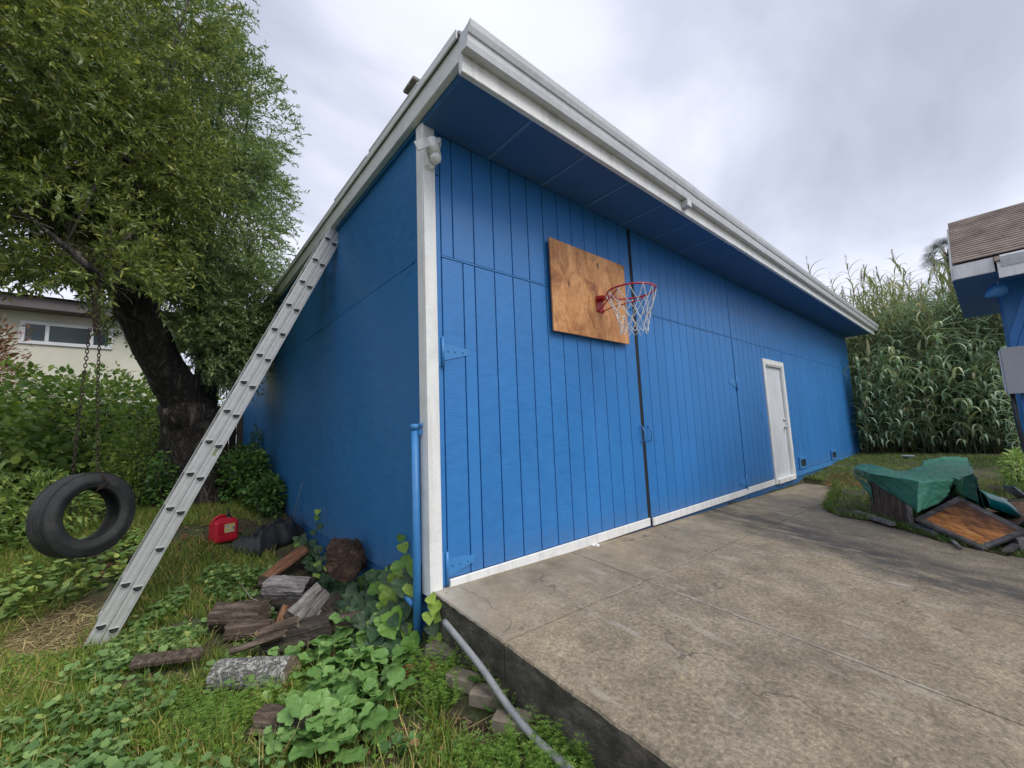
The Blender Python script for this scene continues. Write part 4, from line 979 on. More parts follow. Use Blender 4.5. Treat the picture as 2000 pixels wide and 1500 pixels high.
# ---------------------------------------------------------------- neighbour house, fence, hedge
hs = thing('cream_house', 'cream stucco house with a wide white window, beyond the hedge on the left', 'house', (-6.5, 15.0, 0.8))
HY = 15.0
def hp_(px, py, y=HY): return at(px, py, 1, y)
mb = MB(); mb.box((-16, HY, -1), (-1.3, HY + 6, 5.0)); mb.build('wall', M['stucco'], hs)
mb = MB(); mb.box((-16.3, HY - .65, 4.98), (-1.0, HY - .55, 5.28)); mb.box((-16.3, HY - .548, 5.0), (-1.0, HY + 6.3, 5.06)); mb.build('eave', M['fascia_brown'], hs)
mb = MB(); mb.prism([(-16.5, HY - .8, 5.30), (-16.5, HY + 3, 5.85), (-16.5, HY + 6.8, 5.30)], (15.7, 0, 0)); mb.build('roof', M['fascia_brown'], hs)
w0, w1, z0, z1 = -4.66, -2.75, 4.06, 4.72
wn_ = thing('window', None, None); wn_.parent = hs; wn_.location = Vector(((w0 + w1) / 2, HY - .02, z0)) - hs.location
mb = MB()
for p, q in (((w0, z0), (w0 + .11, z1)), ((w1 - .11, z0), (w1, z1)), ((w0 + .111, z0), (w1 - .111, z0 + .10)), ((w0 + .111, z1 - .09), (w1 - .111, z1)), ((-4.17, z0 + .101), (-4.09, z1 - .091)), ((-3.26, z0 + .101), (-3.18, z1 - .091))):
    mb.box((p[0], HY - .06, p[1]), (q[0], HY - .003, q[1]), .006)
mb.build('frame', M['pvc_white'], wn_)
for a, c in ((w0 + .112, -4.171), (-4.089, -3.261), (-3.179, w1 - .112)):
    mb = MB(); mb.box((a, HY - .025, z0 + .102), (c, HY - .012, z1 - .092)); mb.build('pane', M['glass'], wn_)
M['fence'] = simple('dark_brown_fence_wood', [(0.3, (0.030, 0.020, 0.014)), (0.5, (0.065, 0.045, 0.032)), (0.75, (0.11, 0.08, 0.058))], 3, stretch=(8, 8, 1), rough=0.9, rnd=0.2, fine=(30, 0.2))
M['post'] = simple('tan_fence_post', [(0.3, (0.13, 0.085, 0.055)), (0.7, (0.21, 0.145, 0.10))], 4, stretch=(6, 6, 1), rough=0.9)
fn = thing('wooden_fence', 'dark brown board fence behind the tree trunk', 'fence', (-1.0, 9.15, 0.6))
for k in range(27):
    x = 0.34 - 0.148 * k; mb = MB(); mb.box((x - .143, 9.1, 0.3), (x, 9.12, 1.90 + random.uniform(-.02, .02)), .003); mb.build('fence_board', M['fence'], fn)
mb = MB(); mb.box((-0.075, 9.02, 0.2), (0.02, 9.095, 1.93), .005); mb.build('post', M['post'], fn)

def bush(name, label, cat, blobs, tpl, L, mat, wd=1.0, stems=8, group=None, droop=0.25, flower=None, base=None):
    c0 = base or (blobs[0][0][0], blobs[0][0][1], ground_z(blobs[0][0][0], blobs[0][0][1]))
    r = thing(name, label, cat, c0, group); P_, D_ = [], []
    for c, rad, n in blobs:
        d = rdir(n); rr = RNG.uniform(0, 1, n) ** 0.3
        lump = 1 + 0.18 * np.sin(6 * d[:, 0] + 2 * c[0]) * np.sin(5 * d[:, 2] + c[1]) + .10 * np.sin(9 * d[:, 1])
        P_.append(np.array(c) + d * np.array(rad) * (rr * lump)[:, None]); D_.append(d + 0.7 * rdir(n) + np.array([0, 0, -droop]))
    P_ = np.concatenate(P_); D_ = np.concatenate(D_); n = len(P_)
    Nn = np.array([0, 0, 1.0]) + 0.55 * RNG.normal(size=(n, 3)) + 0.5 * (D_ * [1, 1, 0])
    Ls = RNG.uniform(L[0], L[1], n)
    ok = P_[:, 2] > np.array([ground_z(a, b_) for a, b_ in P_[:, :2]]) + .01
    leaves('foliage', tpl, P_[ok], D_[ok], Nn[ok], Ls[ok], mat, Ls[ok] * wd, r, 'stuff')
    mb = MB(); rs = random.Random(len(label))
    for k in range(stems):
        c, rad, n_ = blobs[k % len(blobs)]; e = Vector(c) + Vector([rs.uniform(-.7, .7) * rad[i] for i in range(3)]); e.z = c[2] + rad[2] * rs.uniform(.2, .95)
        g0 = Vector((c[0] + rs.uniform(-.4, .4) * rad[0], c[1] + rs.uniform(-.4, .4) * rad[1], 0)); g0.z = ground_z(g0.x, g0.y) - .03
        mb.tube([g0, g0.lerp(e, .5) + Vector((rs.uniform(-.08, .08), rs.uniform(-.08, .08), .1)), e], [0.012, .009, .004], 6)
    mb.build('stems', M['branch'], r)
    if flower:
        k = RNG.choice(np.where(ok)[0], flower, replace=False); nf = 26
        FP = np.repeat(P_[k] * 1.0, nf, 0); dd = rdir(len(FP)); ax = np.repeat(D_[k] / np.linalg.norm(D_[k], axis=1, keepdims=True), nf, 0)
        FP = FP + ax * RNG.uniform(0, .12, (len(FP), 1)); leaves('flowers', T_BLADE, FP, dd, rdir(len(FP)), 0.075, M['flower_red'], 0.12, r, 'stuff')
    return r
bush('bramble_thicket', 'broad-leaved bramble thicket at the far left edge below the cream house', 'bramble', [((-3.5, 6.6, 1.15), (1.0, 0.9, 0.95), 2300), ((-3.3, 6.0, 0.5), (1.0, .7, .6), 1000)], T_OVATE, (0.08, 0.14), M['leaf_bramble'], 1.0, 10)
bush('bramble_thicket', 'tall bramble thicket behind the tyre swing chains', 'bramble', [((-2.35, 7.2, 1.25), (0.95, 0.9, 1.05), 2300), ((-2.4, 6.6, .6), (.9, .7, .6), 900)], T_OVATE, (0.08, 0.13), M['leaf_bramble'], 1.0, 10)
bush('hedge_shrub', 'light green shrub at the far left below the red bottlebrush', 'shrub', [((-3.9, 8.8, 1.9), (1.2, .8, .8), 1500)], T_OVATE, (0.09, 0.14), M['leaf_shrub'], .9, 6)
bush('hedge_shrub', 'light green shrub in front of the cream house wall right of the bottlebrush', 'shrub', [((-2.4, 9.0, 1.75), (.95, .8, .85), 1700), ((-1.5, 9.0, 1.55), (.7, .5, .7), 900)], T_OVATE, (0.08, 0.13), M['leaf_shrub'], .9, 6)
bush('bottlebrush_bush', 'reddish bottlebrush bush with red flowers in front of the cream house', 'bush', [((-4.75, 10.0, 2.7), (1.25, .9, 1.15), 5200)], T_LANCE, (0.09, 0.15), M['leaf_red'], 1.7, 14, None, -.1, 85)
bush('fine_shrub', 'fine-leaved green shrub left of the tree trunk', 'shrub', [((-1.62, 5.75, 0.80), (0.50, 0.5, 0.75), 2600), ((-1.75, 5.5, .4), (.5, .4, .45), 1200)], T_LANCE, (0.05, 0.09), M['leaf_shrub'], 1.9, 10)
bush('fine_shrub', 'low mixed weeds at the far left behind the tyre swing', 'weeds', [((-2.5, 4.9, 0.35), (.7, .6, .45), 1500), ((-3.2, 4.6, .3), (.7, .6, .45), 1500)], T_LANCE, (0.07, 0.13), M['leaf_bramble'], 1.7, 10)
bush('nettle_clump', 'dark green weeds growing against the side wall behind the red fuel can', 'weeds', [((-0.40, 5.4, 0.45), (0.42, 0.6, 0.50), 2100), ((-0.22, 4.6, 0.18), (.25, .5, .33), 1100), ((-0.16, 6.2, .6), (.2, .5, .4), 600)], T_OVATE, (0.05, 0.10), M['leaf_dark'], 0.9, 10)
bush('climbing_ivy_clump', 'ivy leaves climbing the foot of the tree trunk on its left', 'ivy', [((-1.42, 5.05, .45), (.16, .2, .5), 420)], T_OVATE, (0.05, 0.09), M['leaf_dark'], 1.1, 4)
bush('thin_weed', 'thin upright feathery weed standing against the blue side wall', 'weed', [((-0.10, 6.35, 0.98), (0.085, 0.10, 0.36), 800)], T_LANCE, (0.04, 0.07), M['leaf_dark'], 1.2, 3)
bush('hedge_shrub', 'light green shrub showing above the brown fence behind the trunk', 'shrub', [((-.6, 10.2, 1.9), (1.0, .6, .8), 1300)], T_OVATE, (0.08, 0.13), M['leaf_shrub'], .9, 6)
mb = MB(); mb.tube([(-.05, 3.58, -.1), (-.06, 3.45, .2), (-.05, 3.21, .50)], [0.005, .004, .002], 5)
mb.top('dry_stalk', M['twig'], 'single dry stalk leaning on the blue side wall above the black tarp', 'stalk', (-.05, 3.58, -.1))
# ---------------------------------------------------------------- red fuel can
cp = gp(437, 1062); cp = gp(436, 1058); cp.z += .01
can = thing('fuel_can', 'red plastic fuel can with black spout standing on the grass left of the black tarp', 'fuel can', tuple(cp), None, math.radians(18))
def canbox():
    mb = MB(); w, d = 0.125, 0.10
    def ring(z, a, c, k=.025): return [(-a, -c + k, z), (-a + k, -c, z), (a - k, -c, z), (a, -c + k, z), (a, c - k, z), (a - k, c, z), (-a + k, c, z), (-a, c - k, z)]
    R = [ring(0, w - .012, d - .012), ring(.02, w, d), ring(.075, w, d), ring(.08, w - .004, d - .004), ring(.088, w - .004, d - .004), ring(.093, w, d), ring(0.215, w, d), ring(.235, w * .93, d * .92), ring(.262, w * .70, d * .7), ring(.275, w * .35, d * .5)]
    vs = [v for r in R for v in r]; F = []
    for i in range(len(R) - 1):
        for k in range(8): F.append((i * 8 + k, i * 8 + (k + 1) % 8, i * 8 + 8 + (k + 1) % 8, i * 8 + 8 + k))
    F += [tuple(range(8))[::-1], tuple((len(R) - 1) * 8 + k for k in range(8))]
    mb.add(vs, F, 0, False); return mb
def child_local(mb, name, mat, parent):
    me = mb.mesh(name); o = link(name, me, parent, mat); return o
child_local(canbox(), 'body', M['red_plastic'], can)
mb = MB(); mb.tube([(-.105, 0, .225), (-.10, 0, .275), (-.05, 0, .297), (.0, 0, .292), (.03, 0, .27)], [.018, .017, .016, .016, .018], 10); child_local(mb, 'handle', M['red_plastic'], can)
mb = MB(); mb.tube([(.035, -.03, .245), (.035, -.03, .285)], .032, 14); mb.tube([(.035, -.03, .285), (.033, -.03, .31), (.02, -.03, .375)], [.018, .014, .010], 10); child_local(mb, 'spout', M['black_plastic'], can)
M['can_label'] = simple('yellow_white_can_label', [(0.40, (0.70, 0.52, 0.06)), (0.48, (0.66, 0.66, 0.58)), (0.56, (0.10, 0.10, 0.08)), (0.66, (0.62, 0.58, 0.40))], 18, kind='O', rough=0.5)
mb = MB(); mb.box((-.035, -.1015, .105), (.075, -.1003, .205)); child_local(mb, 'label_sticker', M['can_label'], can)

# ---------------------------------------------------------------- black tarp heap
def folded_heap(name, outline, hts, mat, label, cat, nu=70, nv=40, seed=4):
    """sheet with long draped folds; outline: 4 ground corners (left, front, right, back)"""
    from mathutils import noise as mn
    a, c, d, e = [Vector(p) for p in outline]; vs = []
    for j in range(nv + 1):
        for i in range(nu + 1):
            u, w = i / nu, j / nv
            p = a * (1 - u) * (1 - w) + c * u * (1 - w) + d * u * w + e * (1 - u) * w
            ed = min(u, 1 - u, w, 1 - w) * 2; env = min(1, ed * 3.2) ** .6
            p.x += .05 * mn.noise(Vector((u * 4, w * 4, seed))) ; p.y += .07 * mn.noise(Vector((u * 4, w * 4, seed + 9)))
            wu = u + .22 * mn.noise(Vector((u * 2, w * 2.5, seed + 3))); ww = w + .25 * mn.noise(Vector((u * 2.2, w * 2, seed + 5)))
            h = hts[0] + (hts[1] - hts[0]) * u + .03 * mn.noise(Vector((u * 3, w * 3, seed + 2)))
            rd = (1 - abs(math.sin(8.5 * ww + 3.2 * wu))) ** 1.6 * .055 + (1 - abs(math.sin(15 * ww - 7 * wu + 1))) ** 2 * .028 + (1 - abs(math.sin(11 * wu + 4 * ww))) ** 3 * .02
            z = env * h + rd * (.35 + .65 * env) + .008 * mn.noise(Vector((u * 17, w * 13, seed)))
            vs.append((p.x, p.y, ground_z(min(p.x, 0.04), p.y) + z + .004))
    F = [(j * (nu + 1) + i, j * (nu + 1) + i + 1, (j + 1) * (nu + 1) + i + 1, (j + 1) * (nu + 1) + i) for j in range(nv) for i in range(nu)]
    mb = MB(); mb.add(vs, F, 0, True); o = mb.top(name, mat, label, cat, tuple(a))
    md = o.modifiers.new('thickness', 'SOLIDIFY'); md.thickness = 0.004
    return o
M['black_tarp'] = simple('dusty_black_sheet', [(0.3, (0.016, 0.018, 0.018)), (0.55, (0.03, 0.032, 0.031)), (0.75, (0.055, 0.056, 0.05))], 5, rough=0.55, fine=(80, 0.15), bmp=(25, 0.25, 0.01))
folded_heap('black_tarp', [gp(446, 1078), gp(505, 1094), gp(600, 1040) + Vector((-.02, 0, 0)), (-.12, 3.62, 0)], (.11, .24), M['black_tarp'], 'crumpled black plastic sheet heaped by the wall, right of the red fuel can', 'tarp')

# ---------------------------------------------------------------- old firewood
def wood_mat(name, stops, sc=3.2):
    return simple(name, stops, sc, stretch=(9, 9, 1.1), kind='O', rough=0.95, fine=(16, 0.35), bmp=(5, 1.0, 0.03, (9, 9, 0.8)), detail=6)
M['w_grey'] = wood_mat('silvery_split_wood', [(0.30, (0.09, 0.075, 0.065)), (0.48, (0.26, 0.235, 0.215)), (0.7, (0.46, 0.43, 0.40))])
M['w_brown'] = wood_mat('rotting_brown_wood', [(0.30, (0.035, 0.024, 0.017)), (0.5, (0.10, 0.072, 0.052)), (0.75, (0.24, 0.185, 0.14))])
M['w_dark'] = wood_mat('dark_wet_bark', [(0.30, (0.018, 0.014, 0.011)), (0.5, (0.055, 0.043, 0.034)), (0.75, (0.13, 0.105, 0.085))])
M['w_orange'] = wood_mat('orange_split_wood', [(0.30, (0.11, 0.05, 0.025)), (0.5, (0.28, 0.13, 0.065)), (0.75, (0.44, 0.25, 0.14))])
m, nt, b, out = mk('cut_log_end')
v = coords(nt, 'O'); rg_ = nt.nodes.new('ShaderNodeTexWave'); rg_.wave_type = 'RINGS'; rg_.rings_direction = 'Z'; nt.links.new(v, rg_.inputs[0])
rg_.inputs['Scale'].default_value = 26; rg_.inputs['Distortion'].default_value = 2.5; rg_.inputs['Detail'].default_value = 3; rg_.inputs['Detail Scale'].default_value = 3
col = mixc(nt, .75, ramp(nt, rg_.outputs['Fac'], [(0.2, (0.13, 0.098, 0.068)), (0.8, (0.29, 0.235, 0.17))]), ramp(nt, noise(nt, v, 14, 5, .7), [(0.3, (0.35, 0.33, 0.3)), (0.7, (1.1, 1.08, 1.05))]), 'MULTIPLY')
nt.links.new(col, b.inputs['Base Color']); b.inputs['Roughness'].default_value = .95; bump(nt, b, rg_.outputs['Fac'], .5, .006)
M['w_end'] = m
m, nt, b, out = mk('pale_flaking_bark')
v = coords(nt, 'O', (1, 1, .8)); wn2 = nt.nodes.new('ShaderNodeTexNoise'); nt.links.new(v, wn2.inputs['Vector']); wn2.inputs['Scale'].default_value = 9
va = nt.nodes.new('ShaderNodeVectorMath'); va.operation = 'MULTIPLY_ADD'; nt.links.new(wn2.outputs['Color'], va.inputs[0]); va.inputs[1].default_value = (.12, .12, .12); nt.links.new(v, va.inputs[2])
fl = noise(nt, v, 22, 5, .7); rdg = noise(nt, coords(nt, 'O', (1.5, 1.5, .8)), 11, 5, .6, 1.2); ed = mth(nt, 'ABSOLUTE', mth(nt, 'SUBTRACT', rdg, .5))
rdg2 = noise(nt, coords(nt, 'O', (.9, .9, 2.4)), 9, 4, .6, 1.0); ed = mth(nt, 'MINIMUM', ed, mth(nt, 'ADD', mth(nt, 'ABSOLUTE', mth(nt, 'SUBTRACT', rdg2, .5)), .008))
col = ramp(nt, fl, [(0.3, (0.26, 0.25, 0.225)), (0.5, (0.38, 0.37, 0.34)), (0.7, (0.47, 0.46, 0.425))])
col = mixc(nt, ramp(nt, ed, [(0.004, 0.62), (0.022, 0.0)]), col, (0.13, 0.118, 0.10))
nt.links.new(col, b.inputs['Base Color']); b.inputs['Roughness'].default_value = .95
bump(nt, b, fl, .5, .01, bump(nt, b, ramp(nt, ed, [(0.0, 0.0), (0.04, 1.0)]), 1.0, .02))
M['w_pale'] = m
M['w_stump'] = simple('crumbling_dark_stump', [(0.3, (0.02, 0.012, 0.008)), (0.55, (0.06, 0.036, 0.024)), (0.78, (0.17, 0.10, 0.065))], 13, kind='O', rough=1.0, fine=(60, 0.4), bmp=(30, 1.0, 0.03))
def log(name, label, a, c, r0, r1, mat, seed, shape='round', n=22, amp=.09, end='w_end', squash=1.0, roll=0.0):
    """log from a to c (world); local z runs along the grain"""
    a = Vector(a); c = Vector(c); d = c - a; L = d.length
    o = thing(name, label, 'log', tuple(a)); o.rotation_mode = 'QUATERNION'; q = d.to_track_quat('Z', 'Y')
    from mathutils import Quaternion
    o.rotation_quaternion = q @ Quaternion((0, 0, 1), roll)
    rr = random.Random(seed); NS = 14; vs = []
    ph = [rr.uniform(0, 6.28) for _ in range(6)]
    def rad(k):
        t = 2 * PI * k / n
        if shape == 'round': return 1.0
        # wedge: one flat split face and a bark back
        ca = math.cos(t); h = 0.28 if shape == 'half' else 0.05
        lim = h / -ca if ca < -.05 else 9
        s = min(1.0, lim)
        if shape == 'quarter':
            l2 = 0.42 / math.sin(t) if math.sin(t) > .05 else 9; s = min(s, l2)
        return s
    crack = [rr.uniform(0, 1) for _ in range(n)]
    for i in range(NS + 1):
        u = i / NS; R = r0 + (r1 - r0) * u; bend = 0.05 * L * math.sin(PI * u + ph[3])
        for k in range(n):
            t = 2 * PI * k / n
            w = 1 + amp * (.6 * math.sin(2 * t + ph[0] + 1.5 * u) + .4 * math.sin(5 * t + ph[1] - 2 * u) + .35 * math.sin(11 * u + ph[2] + 3 * t)) + amp * .5 * rr.uniform(-1, 1)
            if crack[k] < .22: w -= .09
            rj = rad(k) * R * w
            vs.append((rj * math.cos(t) + bend * .3, rj * math.sin(t) * squash, u * L + (rr.uniform(-.012, .012) if i in (0, NS) else 0)))
    mb = MB(); mb.add(vs, [(i * n + k, i * n + (k + 1) % n, (i + 1) * n + (k + 1) % n, (i + 1) * n + k) for i in range(NS) for k in range(n)], 0, False)
    child_local(mb, 'bark', M[mat], o)
    for i, fl in ((0, -1), (NS, 1)):
        ring = [Vector(vs[i * n + k]) for k in range(n)]; cc = sum(ring, Vector()) / n + Vector((0, 0, -.006 * fl))
        mid = [cc + (v - cc) * .55 + Vector((0, 0, rr.uniform(-.006, .006))) for v in ring]
        F = [(k, (k + 1) % n, n + (k + 1) % n, n + k) for k in range(n)] + [(n + k, n + (k + 1) % n, 2 * n) for k in range(n)]
        if fl < 0: F = [f[::-1] for f in F]
        mb = MB(); mb.add(ring + mid + [cc], F, 0); child_local(mb, 'cut_end', M[end], o)
    return o
def GP(px, py, up): p = gp(px, py, up); return p
log('firewood_log', 'dark rotting brown log at the left end of the woodpile', GP(418, 1203, .13), GP(518, 1200, .13), .10, .115, 'w_brown', 1, amp=.12)
log('firewood_log', 'silvery grey split log lying across the top of the woodpile', GP(530, 1148, .17), GP(610, 1150, .18), .105, .10, 'w_grey', 2, 'half', roll=2.2, end='w_dark')
log('firewood_log', 'deeply grained grey split log slanting up in the middle of the woodpile', GP(578, 1214, .13), GP(632, 1155, .20), .115, .10, 'w_grey', 3, 'half', roll=-.7)
log('firewood_log', 'orange-brown split log behind the silvery log at the back of the woodpile', GP(520, 1142, .08), GP(590, 1082, .14), .085, .10, 'w_orange', 4, 'half', roll=1.0)
log('firewood_log', 'thick dark bark log at the front of the woodpile', GP(520, 1262, .10), GP(650, 1228, .12), .11, .105, 'w_dark', 5, amp=.12)
log('firewood_log', 'dark log end poking out of the ivy at the right of the woodpile', GP(642, 1222, .13), GP(706, 1214, .13), .075, .07, 'w_brown', 6)
log('branch_stick', 'curved grey-brown branch lying on the front of the woodpile', GP(505, 1240, .20), GP(584, 1214, .22), .042, .046, 'w_brown', 7, amp=.06)
log('branch_stick', 'long dark split stick in front of the woodpile pointing left', GP(450, 1274, .15), GP(556, 1242, .20), .032, .036, 'w_brown', 8, 'half', roll=1.2)
log('firewood_log', 'short pale bark log standing in the gap of the woodpile', GP(543, 1228, .05), GP(557, 1190, .10), .035, .04, 'w_orange', 9)
log('firewood_log', 'pale flaky-barked log below the woodpile', GP(424, 1320, .085), GP(572, 1312, .09), .085, .088, 'w_pale', 10, amp=.07)
log('firewood_log', 'mossy brown log half buried in the weeds at the bottom', GP(505, 1412, .06), GP(605, 1422, .06), .080, .082, 'w_brown', 12, amp=.10)
log('firewood_log', 'flat rotten brown log lowest at the left of the woodpile', GP(440, 1238, .05), GP(530, 1228, .06), .06, .075, 'w_brown', 17, 'half', roll=1.9)
log('firewood_log', 'short dark chunk wedged right of the deeply grained log', GP(640, 1196, .10), GP(672, 1160, .12), .06, .07, 'w_dark', 18)
log('firewood_log', 'dark log lying under the silvery split log', GP(505, 1172, .07), GP(585, 1182, .06), .055, .06, 'w_dark', 15)
sb = GP(676, 1125, 0.0)
st = log('tree_stump', 'round crumbling dark stump section against the blue side wall', at(678, 1090, 0, -.17) + Vector((.05, .16, -.03)), at(672, 1093, 0, -.18) + Vector((-.04, -.12, .02)), .165, .15, 'w_stump', 11, amp=.17, end='w_stump', n=30)
st['category'] = 'stump'
for o_ in bpy.data.objects:
    if o_.name.startswith('branch_stick'): o_['category'] = 'stick'
mb = MB(); a = GP(252, 1308, .09); c = GP(392, 1288, .09); mb.obox(a, c - a, Vector((.02, .075, .03)), Vector((0, -.005, .024)))
mb.top('wood_plank', M['w_brown'], 'narrow brown plank lying in the weeds left of the pale log', 'plank', tuple(a))
a = GP(503, 1214, .07)
mb = MB(); mb.obox(a, Vector((.085, .02, .0)), Vector((.03, .11, .02)), Vector((-.01, 0, .05)))
mb.top('paving_block', M['paver'], 'small square-cut tan block lying on the woodpile', 'block', tuple(a))
def stick(label, P, r=0.004, mat='twig'):
    mb = MB(); mb.tube(P, [r, r * .8, r * .5][:len(P)] if len(P) == 3 else r, 6); mb.top('dry_stick', M[mat], label, 'stick', tuple(P[0]))
stick('thin pale stick rising left from the top of the woodpile', [GP(524, 1182, .12), GP(490, 1168, .14), GP(468, 1136, .20)], .006)
stick('thin dry stem crossing the dark log in the woodpile', [GP(605, 1262, .02), GP(612, 1225, .12), GP(628, 1180, .24)])
stick('pale arched stem standing in front of the dark log', [GP(636, 1260, .04), GP(648, 1222, .15), GP(672, 1205, .2)], .005)

# ---------------------------------------------------------------- pavers and brick bits along the conduit
def slabby(name, label, px, py, size, yaw, mat, tilt=0.0, up=0.0, cat='paver', grp=None):
    p = gp(px, py); o = thing(name, label, cat, tuple(p)) if False else None
    mb = MB(); sx, sy, sz = size
    mb.box((-sx / 2, -sy / 2, -.02), (sx / 2, sy / 2, sz), .008)
    me = mb.mesh(name); me.materials.append(M[mat]); o = link(name, me); o.location = p + Vector((0, 0, up)); o.rotation_euler = (tilt, tilt * .5, yaw)
    return tag(o, label, cat, grp)
slabby('brick_paver', 'tan paver tilted at the foot of the blue standpipe', 862, 1283, (.10, .20, .05), .35, 'paver', .12, .01)
slabby('brick_paver', 'tan paver in the row beside the grey conduit, second from the standpipe', 905, 1338, (.10, .19, .05), .42, 'paver', .05, .01)
slabby('brick_paver', 'tan paver under the single round leaf beside the grey conduit', 955, 1375, (.11, .19, .05), .55, 'paver', .03, .02)
slabby('brick_paver', 'tan paver at the lower end of the row beside the grey conduit', 1003, 1425, (.11, .19, .05), .50, 'paver', -.03, .02)
slabby('brick_piece', 'broken red brick lying by the tilted paver', 848, 1312, (.075, .07, .045), .9, 'redbrick', .2, .0, 'brick')
slabby('brick_piece', 'larger red brick half buried in the weeds under the ivy', 792, 1318, (.11, .08, .05), .3, 'redbrick', .15, .0, 'brick')
# scrap of black and white plastic under the conduit
a = GP(1062, 1420, .05)
mb = MB(); mb.add([a, a + Vector((.05, -.02, .012)), a + Vector((.085, -.13, .02)), a + Vector((.035, -.12, .03)), a + Vector((.03, -.06, .045))], [(0, 4, 1), (1, 4, 2), (2, 4, 3), (3, 4, 0)], 0)
b0 = a + Vector((-.02, .02, -.06)); mb.add([b0, b0 + Vector((.07, .01, .055)), b0 + Vector((.11, -.17, .05)), b0 + Vector((.03, -.20, .0)), b0 + Vector((.02, -.09, .045))], [(0, 4, 1), (1, 4, 2), (2, 4, 3), (3, 4, 0)], 1)
o = mb.top('plastic_scrap', [M['pvc_white'], M['black_plastic']], 'torn scrap of black and white plastic beside the conduit', 'litter', tuple(a)); md = o.modifiers.new('thickness', 'SOLIDIFY'); md.thickness = .002

# ---------------------------------------------------------------- ivy at the corner: every large leaf an object
def leaf_object_mesh(name, tpl, mats, sub=True, wav=.0, seed=0, cup=0.0):
    tv, tf = tpl; me = bpy.data.meshes.new(name)
    bm = bmesh.new(); V = [bm.verts.new(v) for v in tv]
    for f in tf: bm.faces.new([V[i] for i in f])
    if sub: bmesh.ops.subdivide_edges(bm, edges=bm.edges[:], cuts=1, use_grid_fill=True)
    rr = random.Random(seed)
    for v in bm.verts:
        v.co.z += wav * (math.sin(9 * v.co.x + rr.random() * .3) * abs(v.co.y) * 1.2 + .6 * math.sin(14 * v.co.y + 3 * v.co.x) * .3) - cup * (v.co.x - .3) ** 2
    for f in bm.faces: f.smooth = True
    bm.to_mesh(me); bm.free()
    for x in mats: me.materials.append(x)
    return me
T_IVY = lobed([(0.06, 0), (-.05, .14), (-.03, .30), (.06, .46), (.16, .53), (.27, .50), (.38, .50), (.50, .44), (.66, .30), (.82, .16), (.93, .06), (1.0, 0)], .12)
def vein_leaf_mat(name, stops, veinc, k=0.55):
    m, nt, b, out = mk(name)
    tcn = nt.nodes.new('ShaderNodeTexCoord'); s = nt.nodes.new('ShaderNodeSeparateXYZ'); nt.links.new(tcn.outputs['Object'], s.inputs[0])
    ax = mth(nt, 'ABSOLUTE', s.outputs[1])
    oi = nt.nodes.new('ShaderNodeObjectInfo')
    col = ramp(nt, oi.outputs['Random'], stops)
    # midrib and side veins fanning from the stalk
    an = mth(nt, 'ARCTAN2', ax, mth(nt, 'ADD', s.outputs[0], .03))
    w = mth(nt, 'ABSOLUTE', mth(nt, 'SINE', mth(nt, 'MULTIPLY', an, 4.6)))
    vein = ramp(nt, w, [(0.0, 1.0), (0.10, 0.0)])
    net = ramp(nt, voro(nt, tcn.outputs['Object'], 11, 'DISTANCE_TO_EDGE'), [(0.0, .45), (0.05, 0.0)])
    mk_ = mth(nt, 'MULTIPLY', mth(nt, 'MAXIMUM', vein, net), k)
    col = mixc(nt, mk_, col, veinc)
    f = noise(nt, tcn.outputs['Object'], 5, 4, 0.6); col = mixc(nt, 1.0, col, ramp(nt, f, [(0.3, (0.82, 0.85, 0.8)), (0.7, (1.15, 1.12, 1.1))]), 'MULTIPLY')
    nt.links.new(col, b.inputs['Base Color']); b.inputs['Roughness'].default_value = .38
    t = nt.nodes.new('ShaderNodeBsdfTranslucent'); nt.links.new(col, t.inputs[0])
    mx = nt.nodes.new('ShaderNodeMixShader'); mx.inputs[0].default_value = .25
    nt.links.new(b.outputs[0], mx.inputs[1]); nt.links.new(t.outputs[0], mx.inputs[2]); nt.links.new(mx.outputs[0], out.inputs[0])
    bump(nt, b, mth(nt, 'SUBTRACT', 1.0, mk_), .5, .006)
    return m
M['ivy_dark'] = vein_leaf_mat('dark_ivy_leaf', [(0, (0.016, 0.055, 0.018)), (.6, (0.030, 0.085, 0.026)), (1, (0.05, 0.12, 0.035))], (0.11, 0.18, 0.08), .42)
M['ivy_light'] = vein_leaf_mat('young_ivy_leaf', [(0, (0.10, 0.24, 0.025)), (.6, (0.17, 0.33, 0.035)), (1, (0.30, 0.42, 0.05))], (0.34, 0.46, 0.14), .4)
M['radish_obj'] = vein_leaf_mat('mustard_weed_leaf', [(0, (0.12, 0.25, 0.06)), (.5, (0.18, 0.345, 0.095)), (1, (0.25, 0.43, 0.125))], (0.30, 0.44, 0.20), .4)
M['mallow_obj'] = vein_leaf_mat('mallow_weed_leaf', [(0, (0.055, 0.15, 0.04)), (.5, (0.09, 0.20, 0.05)), (1, (0.13, 0.26, 0.065))], (0.2, 0.32, 0.12), .35)
ivd = [leaf_object_mesh('ivy_leaf', T_IVY, [M['ivy_dark']], True, .10, i, .12) for i in range(3)]
ivl = [leaf_object_mesh('ivy_leaf', T_IVY, [M['ivy_light']], True, .10, i + 9, .12) for i in range(3)]
T_RAD = lobed([(0, 0), (.06, .05), (.10, .15), (.20, .22), (.28, .17), (.34, .24), (.46, .42), (.60, .47), (.72, .42), (.78, .44), (.92, .30), (1.02, .14), (1.03, 0)], .06)
rdm = [leaf_object_mesh('weed_leaf', T_RAD, [M['radish_obj']], True, .16, i + 20, .22) for i in range(3)]
mlm = [leaf_object_mesh('weed_leaf', T_ROUND, [M['mallow_obj']], True, .16, i + 30, .10) for i in range(2)]
ylm = leaf_object_mesh('yellow_leaf', T_RAD, [M['leaf_yellow']], True, .16, 44, .2)
